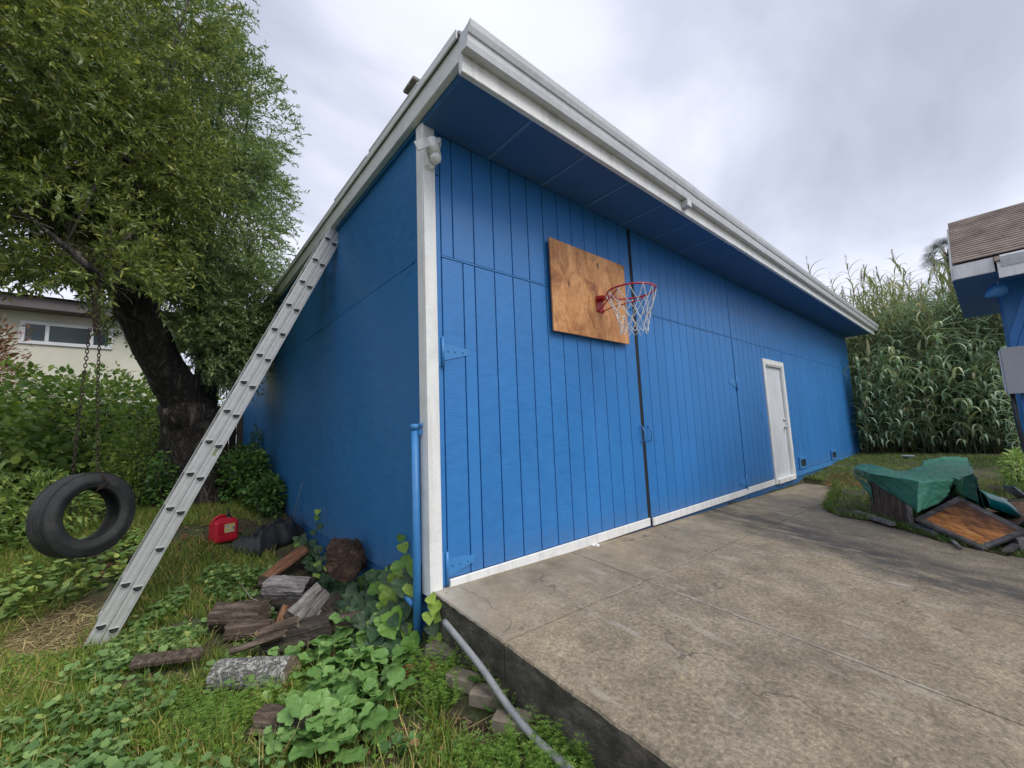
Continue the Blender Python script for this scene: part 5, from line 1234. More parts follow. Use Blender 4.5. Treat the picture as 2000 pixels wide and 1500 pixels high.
def place_leaf(me, parent, p, d, nrm, s, name, wsc=1.0):
    d = Vector(d).normalized(); nrm = Vector(nrm); sv = nrm.cross(d).normalized(); nn = d.cross(sv)
    o = link(name, me, parent)
    mt = Matrix(((d.x * s, sv.x * s * wsc, nn.x * s, p[0] - parent.location.x), (d.y * s, sv.y * s * wsc, nn.y * s, p[1] - parent.location.y), (d.z * s, sv.z * s * wsc, nn.z * s, p[2] - parent.location.z), (0, 0, 0, 1)))
    o.matrix_local = mt; return o
ri = random.Random(5)
TOCAM = lambda p: (CAMP - Vector(p)).normalized()
def ivy(name, label, pts, loc):
    """pts: list of (px, py, x offset from wall, size, light?)"""
    r = thing(name, label, 'ivy', loc); prev = None
    mb = MB()
    for (p, s, lt) in pts:
        p = Vector(p)
        nrm = TOCAM(p) * 0.8 + Vector((-.35, -.25, .45)) + Vector((ri.uniform(-.35, .35), ri.uniform(-.35, .35), ri.uniform(-.25, .3)))
        d = Vector((ri.uniform(-.7, .7), ri.uniform(-.6, .6), -1.0)); d -= nrm.normalized() * d.dot(nrm.normalized())
        p0 = p - d.normalized() * s * .45
        place_leaf(ri.choice(ivl if lt else ivd), r, p0, d, nrm, s * 1.05, 'ivy_leaf')
        mb.tube([p0, p0 + Vector((.02, .03, .005)) - nrm.normalized() * .05], .0022, 4)
    mb.build('petiole', M['stem'], r); return r
iv = []
# mass between the stump and the standpipe, along the foot of the side wall
for k in range(175):
    u = ri.random(); y = 0.15 + 1.10 * u ** 1.2; x = -ri.uniform(0.03, 0.36) * (1 - .35 * u)
    base = ground_z(x, y); top = 0.02 - 0.10 * u + 0.25 * (x > -.12) * (1 - u) ** 2
    z = base + (top - base) * ri.uniform(.12, 1.0) * (1 - .9 * abs(x) / .5)
    iv.append(((x, y, z), ri.uniform(.075, .135), ri.random() < .36))
for px, py, s, lt in [(788, 1108, .15, 1), (806, 1122, .13, 0), (788, 1070, .08, 1), (783, 1052, .06, 1), (765, 1118, .10, 1), (745, 1125, .09, 1), (776, 1130, .12, 0)]:
    q = at(px, py, 0, -.045); iv.append((tuple(q), s, lt))
for px, py, s, lt in [(722, 1196, .14, 0), (748, 1178, .15, 0), (716, 1228, .15, 0), (735, 1190, .12, 0), (766, 1165, .14, 0), (700, 1240, .11, 0), (741, 1262, .11, 0), (693, 1140, .10, 1), (728, 1142, .10, 1), (668, 1150, .11, 0), (792, 1230, .09, 1), (805, 1256, .12, 1), (757, 1205, .10, 1), (775, 1215, .1, 1), (640, 1110, .09, 0), (600, 1095, .09, 0), (583, 1080, .10, 1), (580, 1062, .08, 1)]:
    d = ray(px, py); q = gp(px, py, .10); iv.append((tuple(q), s, lt))
ivy('ivy', 'ivy with dark and lime green leaves heaped against the side wall left of the standpipe', iv, (-.12, .45, -.38))
iv = []
for px, py, s, lt in [(848, 1186, .09, 1), (868, 1172, .075, 1), (838, 1206, .08, 1), (858, 1200, .10, 1), (872, 1215, .08, 1), (845, 1228, .09, 0), (862, 1238, .08, 0), (852, 1250, .08, 1), (872, 1250, .07, 0), (885, 1262, .07, 0), (868, 1268, .09, 1), (877, 1190, .07, 1), (843, 1170, .07, 1), (880, 1232, .07, 1)]:
    iv.append((tuple(at(px, py, 1, -.10)), s, lt))
ivy('ivy', 'small ivy clump between the standpipe and the slab corner', iv, (-.01, -.09, -.36))
iv = []
for k in range(60):
    y = ri.uniform(1.5, 3.0); x = -ri.uniform(.02, .20); b0 = ground_z(x, y); z = b0 + ri.uniform(.02, .26) * (1.15 - abs(x) * 3)
    iv.append(((x, y, z), ri.uniform(.055, .09), ri.random() < .12))
for px, py, s, lt in [(620, 1000, .07, 1), (618, 1012, .06, 1), (625, 1028, .07, 0), (612, 1040, .07, 0)]: iv.append((tuple(at(px, py, 0, -.03)), s, lt))
ivy('ivy', 'low dark ivy creeping along the side wall between the stump and the black tarp', iv, (-.1, 2.2, -.35))

# ---------------------------------------------------------------- weed plants in the foreground, leaf by leaf
def weed(name, label, p, nl, s, meshes, h=.10, seed=0, spread=.10, cat='weed', yellow=False, group=None):
    r = thing(name, label, cat, tuple(p), group); rs = random.Random(seed); mb = MB()
    for k in range(nl):
        a = 2.4 * k + rs.uniform(-.4, .4); t = (k + .5) / nl; el = .25 + .9 * t
        L = s * rs.uniform(.75, 1.15) * (1.1 - .35 * t); rad = spread * (.35 + .6 * (1 - t)) * rs.uniform(.7, 1.2)
        b0 = Vector(p) + Vector((math.cos(a) * rad, math.sin(a) * rad, h * (.25 + .85 * t) * rs.uniform(.8, 1.2)))
        d = Vector((math.cos(a), math.sin(a), .15 + .55 * t)); nrm = Vector((-math.cos(a) * .35 + rs.uniform(-.3, .3), -math.sin(a) * .35 + rs.uniform(-.3, .3), 1.0))
        place_leaf(ylm if (yellow and k == 1) else rs.choice(meshes), r, b0, d, nrm, L, 'weed_leaf', rs.uniform(.85, 1.1))
        mb.tube([Vector(p) + Vector((0, 0, .0)), (Vector(p) + b0) / 2 + Vector((0, 0, .03)), b0 + d.normalized() * L * .15], [.003, .0026, .002], 5)
    mb.build('stalks', M['stem'], r); return r
wl = [(640, 1300, 7, .115, 'pale green lobed weed beside the right end of the pale log'), (680, 1262, 7, .11, 'broad pale-green weed just below the dark ivy, left of centre'), (712, 1265, 8, .13, 'largest pale-green weed rosette under the ivy'),
      (655, 1345, 7, .105, 'lobed weed standing in the middle of the light green patch'), (700, 1330, 8, .115, 'lobed weed above the bottom row of the light green patch'), (745, 1318, 7, .11, 'lobed weed at the right edge of the light green patch'),
      (690, 1385, 8, .105, 'low bright weed near the yellow leaf'), (640, 1410, 7, .10, 'low bright weed right of the half-buried log'), (735, 1375, 7, .10, 'bright weed left of the brown wood chips'),
      (610, 1462, 7, .11, 'bright round-leaved weed near the bottom edge left of the yellow leaf'), (660, 1455, 6, .10, 'bright weed at the bottom edge below the lobed patch'), (545, 1320, 5, .10, 'small weed growing over the pale log'), (735, 1300, 6, .115, 'pale weed left of the red brick')]
for k, (px, py, nl, s, lb) in enumerate(wl): weed('lobed_weed', lb, gp(px, py), nl + 3, s * 1.22, rdm, .14, k + 3, .08)
for k, (px, py) in enumerate([(615, 1330), (665, 1290), (680, 1350), (720, 1300), (625, 1375), (760, 1345), (665, 1420), (700, 1420), (635, 1445), (600, 1440), (690, 1475), (755, 1400), (570, 1480), (640, 1490)]): weed('lobed_weed', 'bright green lobed weed in the thick patch between the woodpile and the wood chips', gp(px, py), 9, .115 + .02 * (k % 3), rdm, .13 + .015 * (k % 2), k + 140, .075)
weed('lobed_weed', 'weed with one bright yellow leaf at the bottom edge', gp(718, 1455), 5, .10, rdm, .07, 90, .06, 'weed', True)
weed('round_weed', 'round-leaved seedling at the bottom among wood chips', gp(812, 1478), 5, .085, mlm, .05, 91, .045)
weed('round_weed', 'small seedling among the wood chips below the red brick', gp(775, 1478), 4, .065, mlm, .05, 92, .04)
weed('round_weed', 'round-leaved weed growing between paver and grey conduit', gp(948, 1345), 4, .085, mlm, .07, 93, .04)
weed('round_weed', 'round-leaved weed under the grey conduit at the slab foot', gp(978, 1395), 3, .09, mlm, .04, 94, .04)
weed('round_weed', 'seedling at the bottom edge right of the wood chips', gp(893, 1492), 4, .075, mlm, .05, 95, .04)

# ---------------------------------------------------------------- uncountable ground cover
def region(polys_px, n, up=0.0, jitter=0.0):
    """random ground points inside outlines given as ground places"""
    out = []
    for poly in polys_px:
        G = [gp(x, y) for x, y in poly]; W2 = [(g.x, g.y) for g in G]
        xs_ = [w[0] for w in W2]; ys_ = [w[1] for w in W2]; k = 0
        while k < n // len(polys_px):
            x = RNG.uniform(min(xs_), max(xs_)); y = RNG.uniform(min(ys_), max(ys_))
            if poly_in(x, y, W2): out.append((x, y, ground_z(x, y))); k += 1
    return np.array(out)
def in_world(poly, n):
    xs_ = [w[0] for w in poly]; ys_ = [w[1] for w in poly]; out = []
    while len(out) < n:
        x = RNG.uniform(min(xs_), max(xs_)); y = RNG.uniform(min(ys_), max(ys_))
        if poly_in(x, y, poly): out.append((x, y, ground_z(x, y)))
    return np.array(out)
def cover(name, label, P, tpl, L, mat, tilt=.45, h=(0.01, .08), wd=1.0, clump=None, cat='ground cover'):
    n = len(P); a = RNG.uniform(0, 2 * PI, n)
    D = np.stack([np.cos(a), np.sin(a), RNG.uniform(-.15, .5, n)], 1); Nn = np.array([0, 0, 1.0]) + tilt * RNG.normal(size=(n, 3))
    P = P + np.stack([np.zeros(n), np.zeros(n), RNG.uniform(h[0], h[1], n)], 1); Ls = RNG.uniform(L[0], L[1], n)
    o = leaves(name, tpl, P, D, Nn, Ls, mat, Ls * wd, None, 'stuff'); return tag(o, label, cat)
def patchy(P, sc, thr, seed=0):
    from mathutils import noise as mn
    v = np.array([mn.noise(Vector((p[0] * sc + seed, p[1] * sc, seed * 1.7))) for p in P]); return P[v > thr]
LEFT_NEAR = [(-2.6, -.6), (-1.0, -1.1), (-.35, -1.05), (-.45, -.2), (-.8, .7), (-1.3, 1.5), (-2.9, 1.7), (-3.4, .8)]
LOGS = [(o.location.copy(), o.location + (o.rotation_quaternion @ Vector((0, 0, 1))) * .36) for o in bpy.data.objects if o.name.startswith('firewood_log')] + [(a_, c_) for a_, c_ in [(gp(252, 1308, .09), gp(392, 1288, .09))]]
RADW = [(g_.x, g_.y) for g_ in (gp(x_, y_) for x_, y_ in [(585, 1235), (800, 1225), (835, 1400), (800, 1530), (545, 1530), (610, 1400)])]
def off_logs(P, r=.10):
    out = []
    for p_ in P:
        ok = not (poly_in(p_[0], p_[1], RADW) and RNG.random() < .82)
        for a_, c_ in LOGS:
            ax, ay, bx, by = a_.x, a_.y, c_.x, c_.y; L2 = (bx - ax) ** 2 + (by - ay) ** 2
            t_ = max(0, min(1, ((p_[0] - ax) * (bx - ax) + (p_[1] - ay) * (by - ay)) / L2)); d2 = (ax + t_ * (bx - ax) - p_[0]) ** 2 + (ay + t_ * (by - ay) - p_[1]) ** 2
            if d2 < r * r: ok = False; break
        if ok: out.append(p_)
    return np.array(out)
PM = patchy(in_world(LEFT_NEAR, 7600), 1.7, -.06, 3)
PM = np.array([p for p in PM if not (p[0] > -1.0 and p[1] < 1.0 and (p[0] + 1.0) * 1.2 + (p[1] * .2) > .25)])
cover('mallow_ground_cover', 'carpet of round mallow leaves covering the near left ground', off_logs(PM, .11), T_ROUND, (.022, .062), M['leaf_mallow'], .42, (.01, .12))
PM2 = in_world([(-1.75, 1.3), (-1.0, .9), (-.55, 1.5), (-.45, 2.4), (-.95, 2.9), (-1.3, 2.6), (-1.7, 2.0)], 4200)
cover('burr_ground_cover', 'low lobed weeds between the ladder foot and the woodpile', off_logs(patchy(PM2, 2.2, -.15, 8)), T_BURR, (.025, .06), M['leaf_mallow'], .5, (.01, .09))
cover('sparse_mallow', 'scattered mallow leaves around the tyre swing', patchy(in_world([(-4.2, 2.0), (-2.2, 2.6), (-1.4, 3.2), (-1.7, 4.6), (-4.6, 4.6)], 3200), 1.6, .02, 5), T_ROUND, (.04, .085), M['leaf_bramble'], .5, (.01, .16))
def blades(name, label, P, L, mat, lean=.5, per=1, wd=1.0, cat='grass'):
    n = len(P); D = np.array([0, 0, 1.0]) + lean * RNG.normal(size=(n, 3)) * [1, 1, .3]; Ls = RNG.uniform(L[0], L[1], n)
    o = leaves(name, T_BLADE, P, D, RNG.normal(size=(n, 3)), Ls, mat, wd * np.full(n, .13), None, 'stuff'); return tag(o, label, cat)
PG = np.concatenate([patchy(in_world([(-4.8, 1.2), (-1.9, .9), (-.5, 1.9), (-.35, 3.4), (-.4, 5.2), (-2.5, 5.4), (-4.8, 4.6)], 64000), 1.4, -.30, 1), patchy(in_world([(-3.2, -.8), (-.9, -1.2), (-.2, -1.1), (-.3, .2), (-1.0, 1.2), (-3.2, 1.6)], 44000), 2.4, -.32, 2)])
blades('lawn_grass', 'rough green grass on the left lawn between the ladder and the tree', off_logs(PG), (.04, .14), M['grass'], .55)
PS = in_world([(-2.9, 1.55), (-1.9, 1.5), (-1.65, 2.1), (-1.9, 2.9), (-3.0, 2.9)], 5200)
D_ = RNG.normal(size=(len(PS), 3)) * [1, 1, .16]; D_[:, 2] += .05
tag(leaves('dry_straw', T_BLADE, PS + [0, 0, .012], D_, RNG.normal(size=PS.shape) * .3 + [0, 0, 1], RNG.uniform(.05, .16, len(PS)), M['straw'], np.full(len(PS), .11), None, 'stuff'), 'patch of dry straw-coloured grass left of the ladder foot', 'dry grass')
PT = in_world([(-3.0, -.5), (-1.0, -1.1), (-.3, -1.1), (-.4, .3), (-1.0, 1.3), (-1.6, 1.9), (-3.0, 1.6)], 5200)
blades('tall_grass', 'taller loose grass blades standing among the mallow leaves', off_logs(patchy(PT, 2.0, -.12, 12)), (.09, .22), M['grass'], .6)
PT = in_world([(-3.0, -.5), (-1.0, -1.1), (-.1, -1.2), (-.3, .9), (-1.0, 1.8), (-3.0, 1.6)], 900)
D_ = RNG.normal(size=PT.shape) * [1, 1, .45] + [0, 0, .25]
tag(leaves('dry_stems', T_BLADE, PT + [0, 0, .02], D_, RNG.normal(size=PT.shape), RNG.uniform(.08, .24, len(PT)), M['straw'], np.full(len(PT), .10), None, 'stuff'), 'dry straw-coloured stems tangled in the foreground weeds', 'dry stems')
PT = patchy(in_world([(-3.2, -.6), (-1.0, -1.1), (-.2, -1.1), (-.35, .4), (-.5, 1.2), (-1.6, 2.2), (-3.2, 2.0)], 15000), 3.0, -.15, 21)
cover('small_clover', 'small-leaved weeds between the mallow leaves', off_logs(PT), T_OVATE, (.012, .034), M['cleaver'], .5, (.005, .07), 1.3)
# feathery cleavers: stems with whorls
def cleavers(name, label, P, hgt, cat='weeds'):
    n = len(P); W_ = 5; Lf = 7
    dirn = np.array([0, 0, 1.0]) + .45 * RNG.normal(size=(n, 3)); dirn /= np.linalg.norm(dirn, axis=1, keepdims=True); h = RNG.uniform(hgt[0], hgt[1], n)
    pos = []; D = []
    for w in range(W_):
        u = (w + 1) / W_; c = P + dirn * (h * u)[:, None]
        for l in range(Lf):
            a = 2 * PI * l / Lf + RNG.uniform(0, 1, n); pos.append(c); D.append(np.stack([np.cos(a), np.sin(a), np.full(n, .35)], 1))
    pos = np.concatenate(pos); D = np.concatenate(D)
    o = leaves(name, T_LANCE, pos, D, np.array([0, 0, 1.0]) + .3 * RNG.normal(size=pos.shape), RNG.uniform(.012, .024, len(pos)), M['cleaver'], np.full(len(pos), .018), None, 'stuff')
    return tag(o, label, cat)
PC = np.concatenate([region([[(330, 1385), (480, 1330), (600, 1350), (560, 1400), (480, 1470), (380, 1470)]], 620), region([[(600, 1270), (660, 1230), (720, 1270), (700, 1400), (620, 1390)]], 420), region([[(790, 1300), (880, 1290), (900, 1380), (830, 1410), (760, 1390)]], 420), region([[(905, 1480), (1060, 1440), (1160, 1500), (1180, 1540), (900, 1540)]], 420), region([[(880, 1250), (910, 1260), (1000, 1400), (985, 1410)]], 70)])
cleavers('cleavers_weeds', 'fine feathery cleavers growing thickly in the foreground weeds', off_logs(PC), (.05, .15))
PCH = region([[(780, 1420), (880, 1395), (960, 1420), (1010, 1460), (900, 1500), (760, 1520), (740, 1460)]], 1700)
def chips(name, label, P, L, mat, cat):
    D = RNG.normal(size=P.shape) * [1, 1, .25]; o = leaves(name, T_BLADE, P + [0, 0, .010], D, np.array([0, 0, 1.0]) + .35 * RNG.normal(size=P.shape), RNG.uniform(L[0], L[1], len(P)), mat, np.full(len(P), .20), None, 'stuff'); return tag(o, label, cat)
chips('wood_chips', 'brown wood chips and dry bits on the bare soil near the pavers', PCH, (.012, .05), M['chip'], 'wood chips')
PCW = in_world([(-1.0, .55), (-.5, .45), (-.35, 1.2), (-.6, 1.7), (-1.0, 1.2)], 700)
chips('bark_debris', 'loose bark and wood crumbs around the firewood', PCW, (.015, .06), M['chip'], 'bark debris')
PD = np.concatenate([in_world([(-1.0, .3), (-.4, .2), (-.35, 1.3), (-.7, 1.7), (-1.0, 1.1)], 46), in_world([(-2.0, 3.0), (-.5, 2.9), (-.45, 4.6), (-1.9, 4.6)], 260), in_world([(-.9, -.6), (-.2, -.95), (-.2, .0), (-.8, .0)], 30)])
cover('dead_leaves', 'curled brown dead leaves scattered on the ground and woodpile', PD, T_OVATE, (.03, .07), M['dead_leaf'], .6, (.01, .05), 1.0, None, 'dead leaves')
for k, (px, py, lb) in enumerate([(498, 1240, 'pale tan dead leaf lying on the dark log of the woodpile'), (518, 1243, 'second pale tan dead leaf on the woodpile, right of the first'), (572, 1338, 'curled rust-brown dead leaf at the right end of the pale log'), (530, 1172, 'dry tan leaf on top of the woodpile under the silvery log')]):
    p = gp(px, py, .10); me = leaf_object_mesh('fallen_leaf', T_BURR, [M['dead_leaf']], True, .3, k + 60, .5)
    o = link('fallen_leaf', me); o.location = p; o.scale = (.065, .065, .065); o.rotation_euler = (.4, -.3, 1.3 * k); tag(o, lb, 'leaf')

for o_ in bpy.data.objects:
    b_ = o_.name.split('.')[0]
    g_ = {'firewood_log': 'logs of the woodpile', 'lobed_weed': 'lobed weeds in the foreground', 'round_weed': 'round-leaved weeds near the conduit', 'brick_paver': 'pavers along the conduit', 'fallen_leaf': 'dead leaves on the woodpile', 'bramble_thicket': 'brambles along the hedge', 'hedge_shrub': 'shrubs of the hedge', 'branch_stick': 'sticks on the woodpile'}.get(b_)
    if g_ and 'category' in o_: o_['group'] = g_
# ---------------------------------------------------------------- reeds behind the shed's far end
M['reed'] = leaf_mat('giant_reed_leaf', [(0.0, (0.186, 0.298, 0.187)), (0.5, (0.322, 0.466, 0.314)), (0.85, (0.503, 0.638, 0.419)), (1.0, (0.809, 0.780, 0.546))], .28, .42, .5)
M['reed_dry'] = leaf_mat('tall_reed_leaf', [(0.0, (0.157, 0.214, 0.099)), (0.5, (0.291, 0.336, 0.173)), (0.85, (0.448, 0.448, 0.271)), (1.0, (0.671, 0.571, 0.395))], .3, .5)
M['cane'] = simple('reed_cane', [(0.3, (0.07, 0.085, 0.035)), (0.7, (0.17, 0.165, 0.08))], 5, rough=.6)
M['plume'] = leaf_mat('brown_reed_plume', [(0.0, (0.168, 0.119, 0.070)), (1.0, (0.364, 0.280, 0.182))], .2, .8)
def reed_parts(h, nl, L, wd, seed, plume=False, stiff=.0):
    rr = random.Random(seed); mb = MB(); lean = Vector((rr.uniform(-.25, .25), rr.uniform(-.25, .25), 0)) * h * (.22 if h < 4 else .7)
    pt = lambda u: Vector((lean.x * u * u, lean.y * u * u, h * u))
    mb.tube([pt(0), pt(.35), pt(.7), pt(1)], [.014, .012, .009, .004], 6); stem = mb.mesh('cane'); stem.materials.append(M['cane'])
    mb = MB(); S = 7
    for k in range(nl):
        u = .12 + .88 * (k + rr.random() * .6) / nl; a = k * 2.6 + rr.uniform(-.6, .6); p = pt(min(u, 1.0)); ll = L * rr.uniform(.7, 1.2) * (1 if u < .9 else .8)
        d = Vector((math.cos(a), math.sin(a), 0)); s = Vector((-d.y, d.x, 0)); el = rr.uniform(.9, 1.25) if u < .93 else 1.4; dr = rr.uniform(.55, 1.6) * (1 - stiff); vs = []; x = 0; z = 0; th = el
        for i in range(S + 1):
            w = wd * [.55, .95, 1, .95, .8, .6, .35, .04][i]
            c = p + d * x + Vector((0, 0, z)); n_ = Vector((-d.x * math.sin(th), -d.y * math.sin(th), math.cos(th)))
            vs += [c - s * w + n_ * w * .5, c, c + s * w + n_ * w * .5]
            x += ll / S * math.cos(th); z += ll / S * math.sin(th); th -= dr * 2.3 / S * (1 + .5 * i / S)
        mb.add(vs, [f for i in range(S) for f in ((3 * i, 3 * i + 1, 3 * i + 4, 3 * i + 3), (3 * i + 1, 3 * i + 2, 3 * i + 5, 3 * i + 4))], 0, True)
    if plume:
        for k in range(60):
            u = rr.random(); c = pt(1) + Vector((0, 0, .42 * u)); d = Vector((rr.uniform(-1, 1), rr.uniform(-1, 1), 1.6)).normalized() * rr.uniform(.08, .2) * (1.1 - u * .7)
            s = d.orthogonal().normalized() * .005; mb.add([c - s, c + s, c + d], [(0, 1, 2)], 1)
    lf = mb.mesh('reed_leaves'); lf.materials.append(M['reed'] if not plume and stiff < .3 else M['reed_dry']); lf.materials.append(M['plume'])
    return stem, lf
front = [reed_parts(random.Random(k).uniform(2.3, 3.1), rr_n, .62, .030, k, False, .32 if k > 6 else 0) for k, rr_n in enumerate((19, 17, 22, 20, 16, 21, 19, 14, 12))]
back = [reed_parts(random.Random(k + 50).uniform(5.0, 6.0), 46, .72, .021, k + 50, k % 3 == 0, .35) for k in range(8)]
rr = random.Random(99)
def reed(pair, x, y, label, group, sc=1.0):
    r = thing('reed', label, 'reed', (x, y, ground_z(x, y) - .02), group, rr.uniform(0, 6.28)); r.scale = (sc, sc, sc)
    r.rotation_euler = (rr.gauss(0, .06), rr.gauss(0, .06), r.rotation_euler[2]); link('cane', pair[0], r); link('leaves', pair[1], r)
def inreed(x, y): return True
cnt = 0
while cnt < 108:
    x = rr.uniform(12.7, 14.9); y = rr.uniform(-3.5, -.05)
    if x < 13.0 + .55 * (-.6 - y) * .7 + .1 or (x < 13.9 and y > -.25): continue
    reed(rr.choice(front), x, y, 'broad-leaved green reed in the front rows of the reed bed beyond the shed', 'front reeds of the reed bed', rr.uniform(.72, 1.12)); cnt += 1
cnt = 0
while cnt < 270:
    x = rr.uniform(14.2, 18.5); y = rr.uniform(-4.2, 1.2)
    if x < 14.0 - .25 * y: continue
    if math.sin(y * 2.1 + 1) < -.5 and rr.random() < .5: continue
    reed(rr.choice(back), x, y, 'tall thin-leaved reed at the back of the reed bed behind the shed', 'tall reeds at the back of the reed bed', rr.uniform(.70, 1.0)); cnt += 1
PR = np.stack([RNG.uniform(14.6, 17.8, 17000), RNG.uniform(-3.9, .6, 17000), RNG.uniform(.0, 4.3, 17000)], 1)
D_ = RNG.normal(size=PR.shape) + [0, 0, -.4]
tag(leaves('reed_thicket', T_LANCE, PR, D_, RNG.normal(size=PR.shape) + [-.5, 0, .4], RNG.uniform(.3, .6, len(PR)), M['reed'], np.full(len(PR), .22), None, 'stuff'), 'dense tangle of leaves filling the reed bed', 'reeds')
# brush at the foot of the reeds, beside the blue house
0 and bush('brush_pile', 'dead brown brush heap at the foot of the reeds beside the blue house', 'brush', [((11.5, -2.62, .12), (.7, .22, .16), 700)], T_LANCE, (.08, .18), M['dead_leaf'], .9, 20)
for k_ in range(16): reed(front[k_ % 7], rr.uniform(10.9, 12.9), rr.uniform(-3.3, -2.75), 'broad-leaved green reed in the front rows of the reed bed beyond the shed', 'front reeds of the reed bed', rr.uniform(.5, .85))
0 and bush('leafy_brush', 'drooping leafy brush between the reeds and the blue house', 'brush', [((11.9, -2.85, .45), (1.0, .25, .6), 1000)], T_LANCE, (.20, .38), M['reed'], .7, 12)
bush('house_weeds', 'bright green weeds at the foot of the blue house wall', 'weeds', [((8.9, -2.74, .12), (.5, .16, .30), 900)], T_LANCE, (.06, .14), M['leaf_bramble'], 1.2, 5)
# palm far behind
pc = CAMP + ray(1852, 500) * 22
palm = thing('palm_tree', 'dark fan palm top showing behind the roof of the blue house', 'palm', (pc.x, pc.y, 0.0))
mb = MB(); mb.tube([(pc.x, pc.y, -.1), (pc.x + .1, pc.y, 4), (pc.x, pc.y, pc.z - .1)], [.22, .16, .14], 12); mb.build('trunk', M['branch'], palm)
M['palm'] = leaf_mat('palm_frond', [(0.0, (0.015, 0.028, 0.016)), (1.0, (0.05, 0.075, 0.04))], .15, .5)
for k in range(26):
    a = 2.4 * k; el = 1.2 - 1.9 * k / 26; d = Vector((math.cos(a) * math.cos(el), math.sin(a) * math.cos(el), math.sin(el))); s = d.orthogonal().normalized(); s2 = d.cross(s).normalized()
    c = pc + d * .65; mb = MB(); mb.tube([pc, pc + d * .35, c], [.02, .015, .012], 5)
    for j in range(15):
        t = (j - 7) / 7 * 1.5; v = d * math.cos(t) + s * math.sin(t); e_ = c + v * .62 - Vector((0, 0, .10)); w = s * .022 * math.cos(t) - d * .022 * math.sin(t)
        mb.add([c, c + v * .35 + w, e_, c + v * .35 - w], [(0, 1, 2, 3)])
    mb.build('frond', M['palm'], palm)

# ---------------------------------------------------------------- grass on the right
M['grass_dull'] = leaf_mat('dull_grass_blade', [(0.0, (0.071, 0.136, 0.030)), (0.5, (0.134, 0.227, 0.053)), (0.8, (0.221, 0.309, 0.074)), (0.9, (0.378, 0.363, 0.150)), (1.0, (0.535, 0.490, 0.240))], 0.3, 0.55)
PG = in_world([(4.9, -2.7), (5.0, -2.1), (5.3, -1.7), (5.5, -1.35), (5.5, -1.0), (6.5, -.8), (8.5, -.5), (8.5, -.02), (13.5, -.02), (13.5, -2.6), (8.5, -2.7)], 30000)
PG = np.array([p for p in PG if not poly_in(p[0], p[1], SLAB)])
PGk = patchy(PG, 1.5, -.22, 7)
blades('right_grass', 'rough grass between the slab, the tarp pile and the reeds', PGk, (.03, .09), M['grass_dull'], .7)
PE = []
edge = SLAB_R
for a, c in zip(edge[:-1], edge[1:]):
    L = math.hypot(a[0] - c[0], a[1] - c[1])
    if a[1] < -2.6: continue
    for k in range(int(L * 1100)):
        t = random.random(); x = a[0] + (c[0] - a[0]) * t; y = a[1] + (c[1] - a[1]) * t; o = abs(random.gauss(0, .17)) - .02 - .05 * random.random() * (math.sin(x * 9) * math.sin(y * 11) > .1)
        x += o * .75; y += o * .35; PE.append((x, y, ground_right(x, y)))
blades('edge_grass', 'fringe of grass hanging over the slab edge by the tarp pile', patchy(np.array(PE), 3.5, -.12, 31), (.03, .11), M['grass_dull'], .8)
PH = in_world([(7.8, -.45), (9.3, -.25), (9.2, -.9), (8.0, -.9)], 900)
chips('dry_thatch', 'dry brown thatch on the ground beside the crawl vents', PH, (.05, .14), M['dead_leaf'], 'thatch')
PH = in_world([(5.2, -2.9), (5.3, -1.3), (8.5, -.9), (11, -1.5), (9, -2.7)], 900)
chips('straw_litter', 'dry stems littered around the tarp pile', PH, (.05, .13), M['straw'], 'straw')
dp = Vector((12.4, -1.12, ground_z(12.4, -1.12)))
mb = MB(); n = 20
vs = [(dp.x + r * math.cos(2 * PI * k / n), dp.y + r * math.sin(2 * PI * k / n), dp.z + z) for r, z in ((.02, .05), (.09, .055), (.115, .085), (.125, .08), (.10, .045), (.06, .01), (.06, .0)) for k in range(n)]
mb.add(vs, [(i * n + k, i * n + (k + 1) % n, (i + 1) * n + (k + 1) % n, (i + 1) * n + k) for i in range(6) for k in range(n)], 0, True)
mb.top('metal_bowl', M['meter'], 'shallow grey bowl lying on the grass before the reeds', 'bowl', tuple(dp))

# ---------------------------------------------------------------- green tarp over a pile of boards
m, nt, b, out = mk('green_tarpaulin')
v = coords(nt)
f = noise(nt, v, 3, 5, .6)
col = ramp(nt, f, [(0.3, (0.042, 0.225, 0.138)), (0.55, (0.062, 0.300, 0.188)), (0.75, (0.09, 0.36, 0.24))])
wv_ = noise(nt, coords(nt, 'P', (1, 1, 1)), 160, 2, .5)
dust = ramp(nt, noise(nt, v, 7, 5, .7), [(.48, 0.0), (.72, .45)])
col = mixc(nt, dust, col, (0.17, 0.27, 0.215))
nt.links.new(col, b.inputs['Base Color']); b.inputs['Roughness'].default_value = .46
n_ = bump(nt, b, noise(nt, v, 11, 4, .6), .35, .02); bump(nt, b, wv_, .08, .002, n_)
M['green'] = m
M['ply_old'] = simple('weathered_dark_plywood', [(0.30, (0.040, 0.023, 0.014)), (0.5, (0.156, 0.088, 0.055)), (0.72, (0.312, 0.184, 0.116))], 2.2, stretch=(7, 7, 1.1), rough=0.9, fine=(14, .35), bmp=(4, .9, .02, (9, 9, 1)), dist=1.2, detail=6)
m, nt, b, out = mk('rotten_orange_plywood')
v = coords(nt, 'O'); s = nt.nodes.new('ShaderNodeSeparateXYZ'); nt.links.new(v, s.inputs[0])
fl = noise(nt, coords(nt, 'O', (2.2, 5.5, 1)), 2.4, 7, .68, 1.4)
c1 = ramp(nt, fl, [(0.32, (0.09, 0.032, 0.015)), (0.42, (0.30, 0.105, 0.032)), (0.52, (0.58, 0.225, 0.058)), (0.68, (0.72, 0.36, 0.12))])
c2 = ramp(nt, fl, [(0.32, (0.040, 0.018, 0.011)), (0.55, (0.13, 0.058, 0.032)), (0.75, (0.21, 0.11, 0.065))])
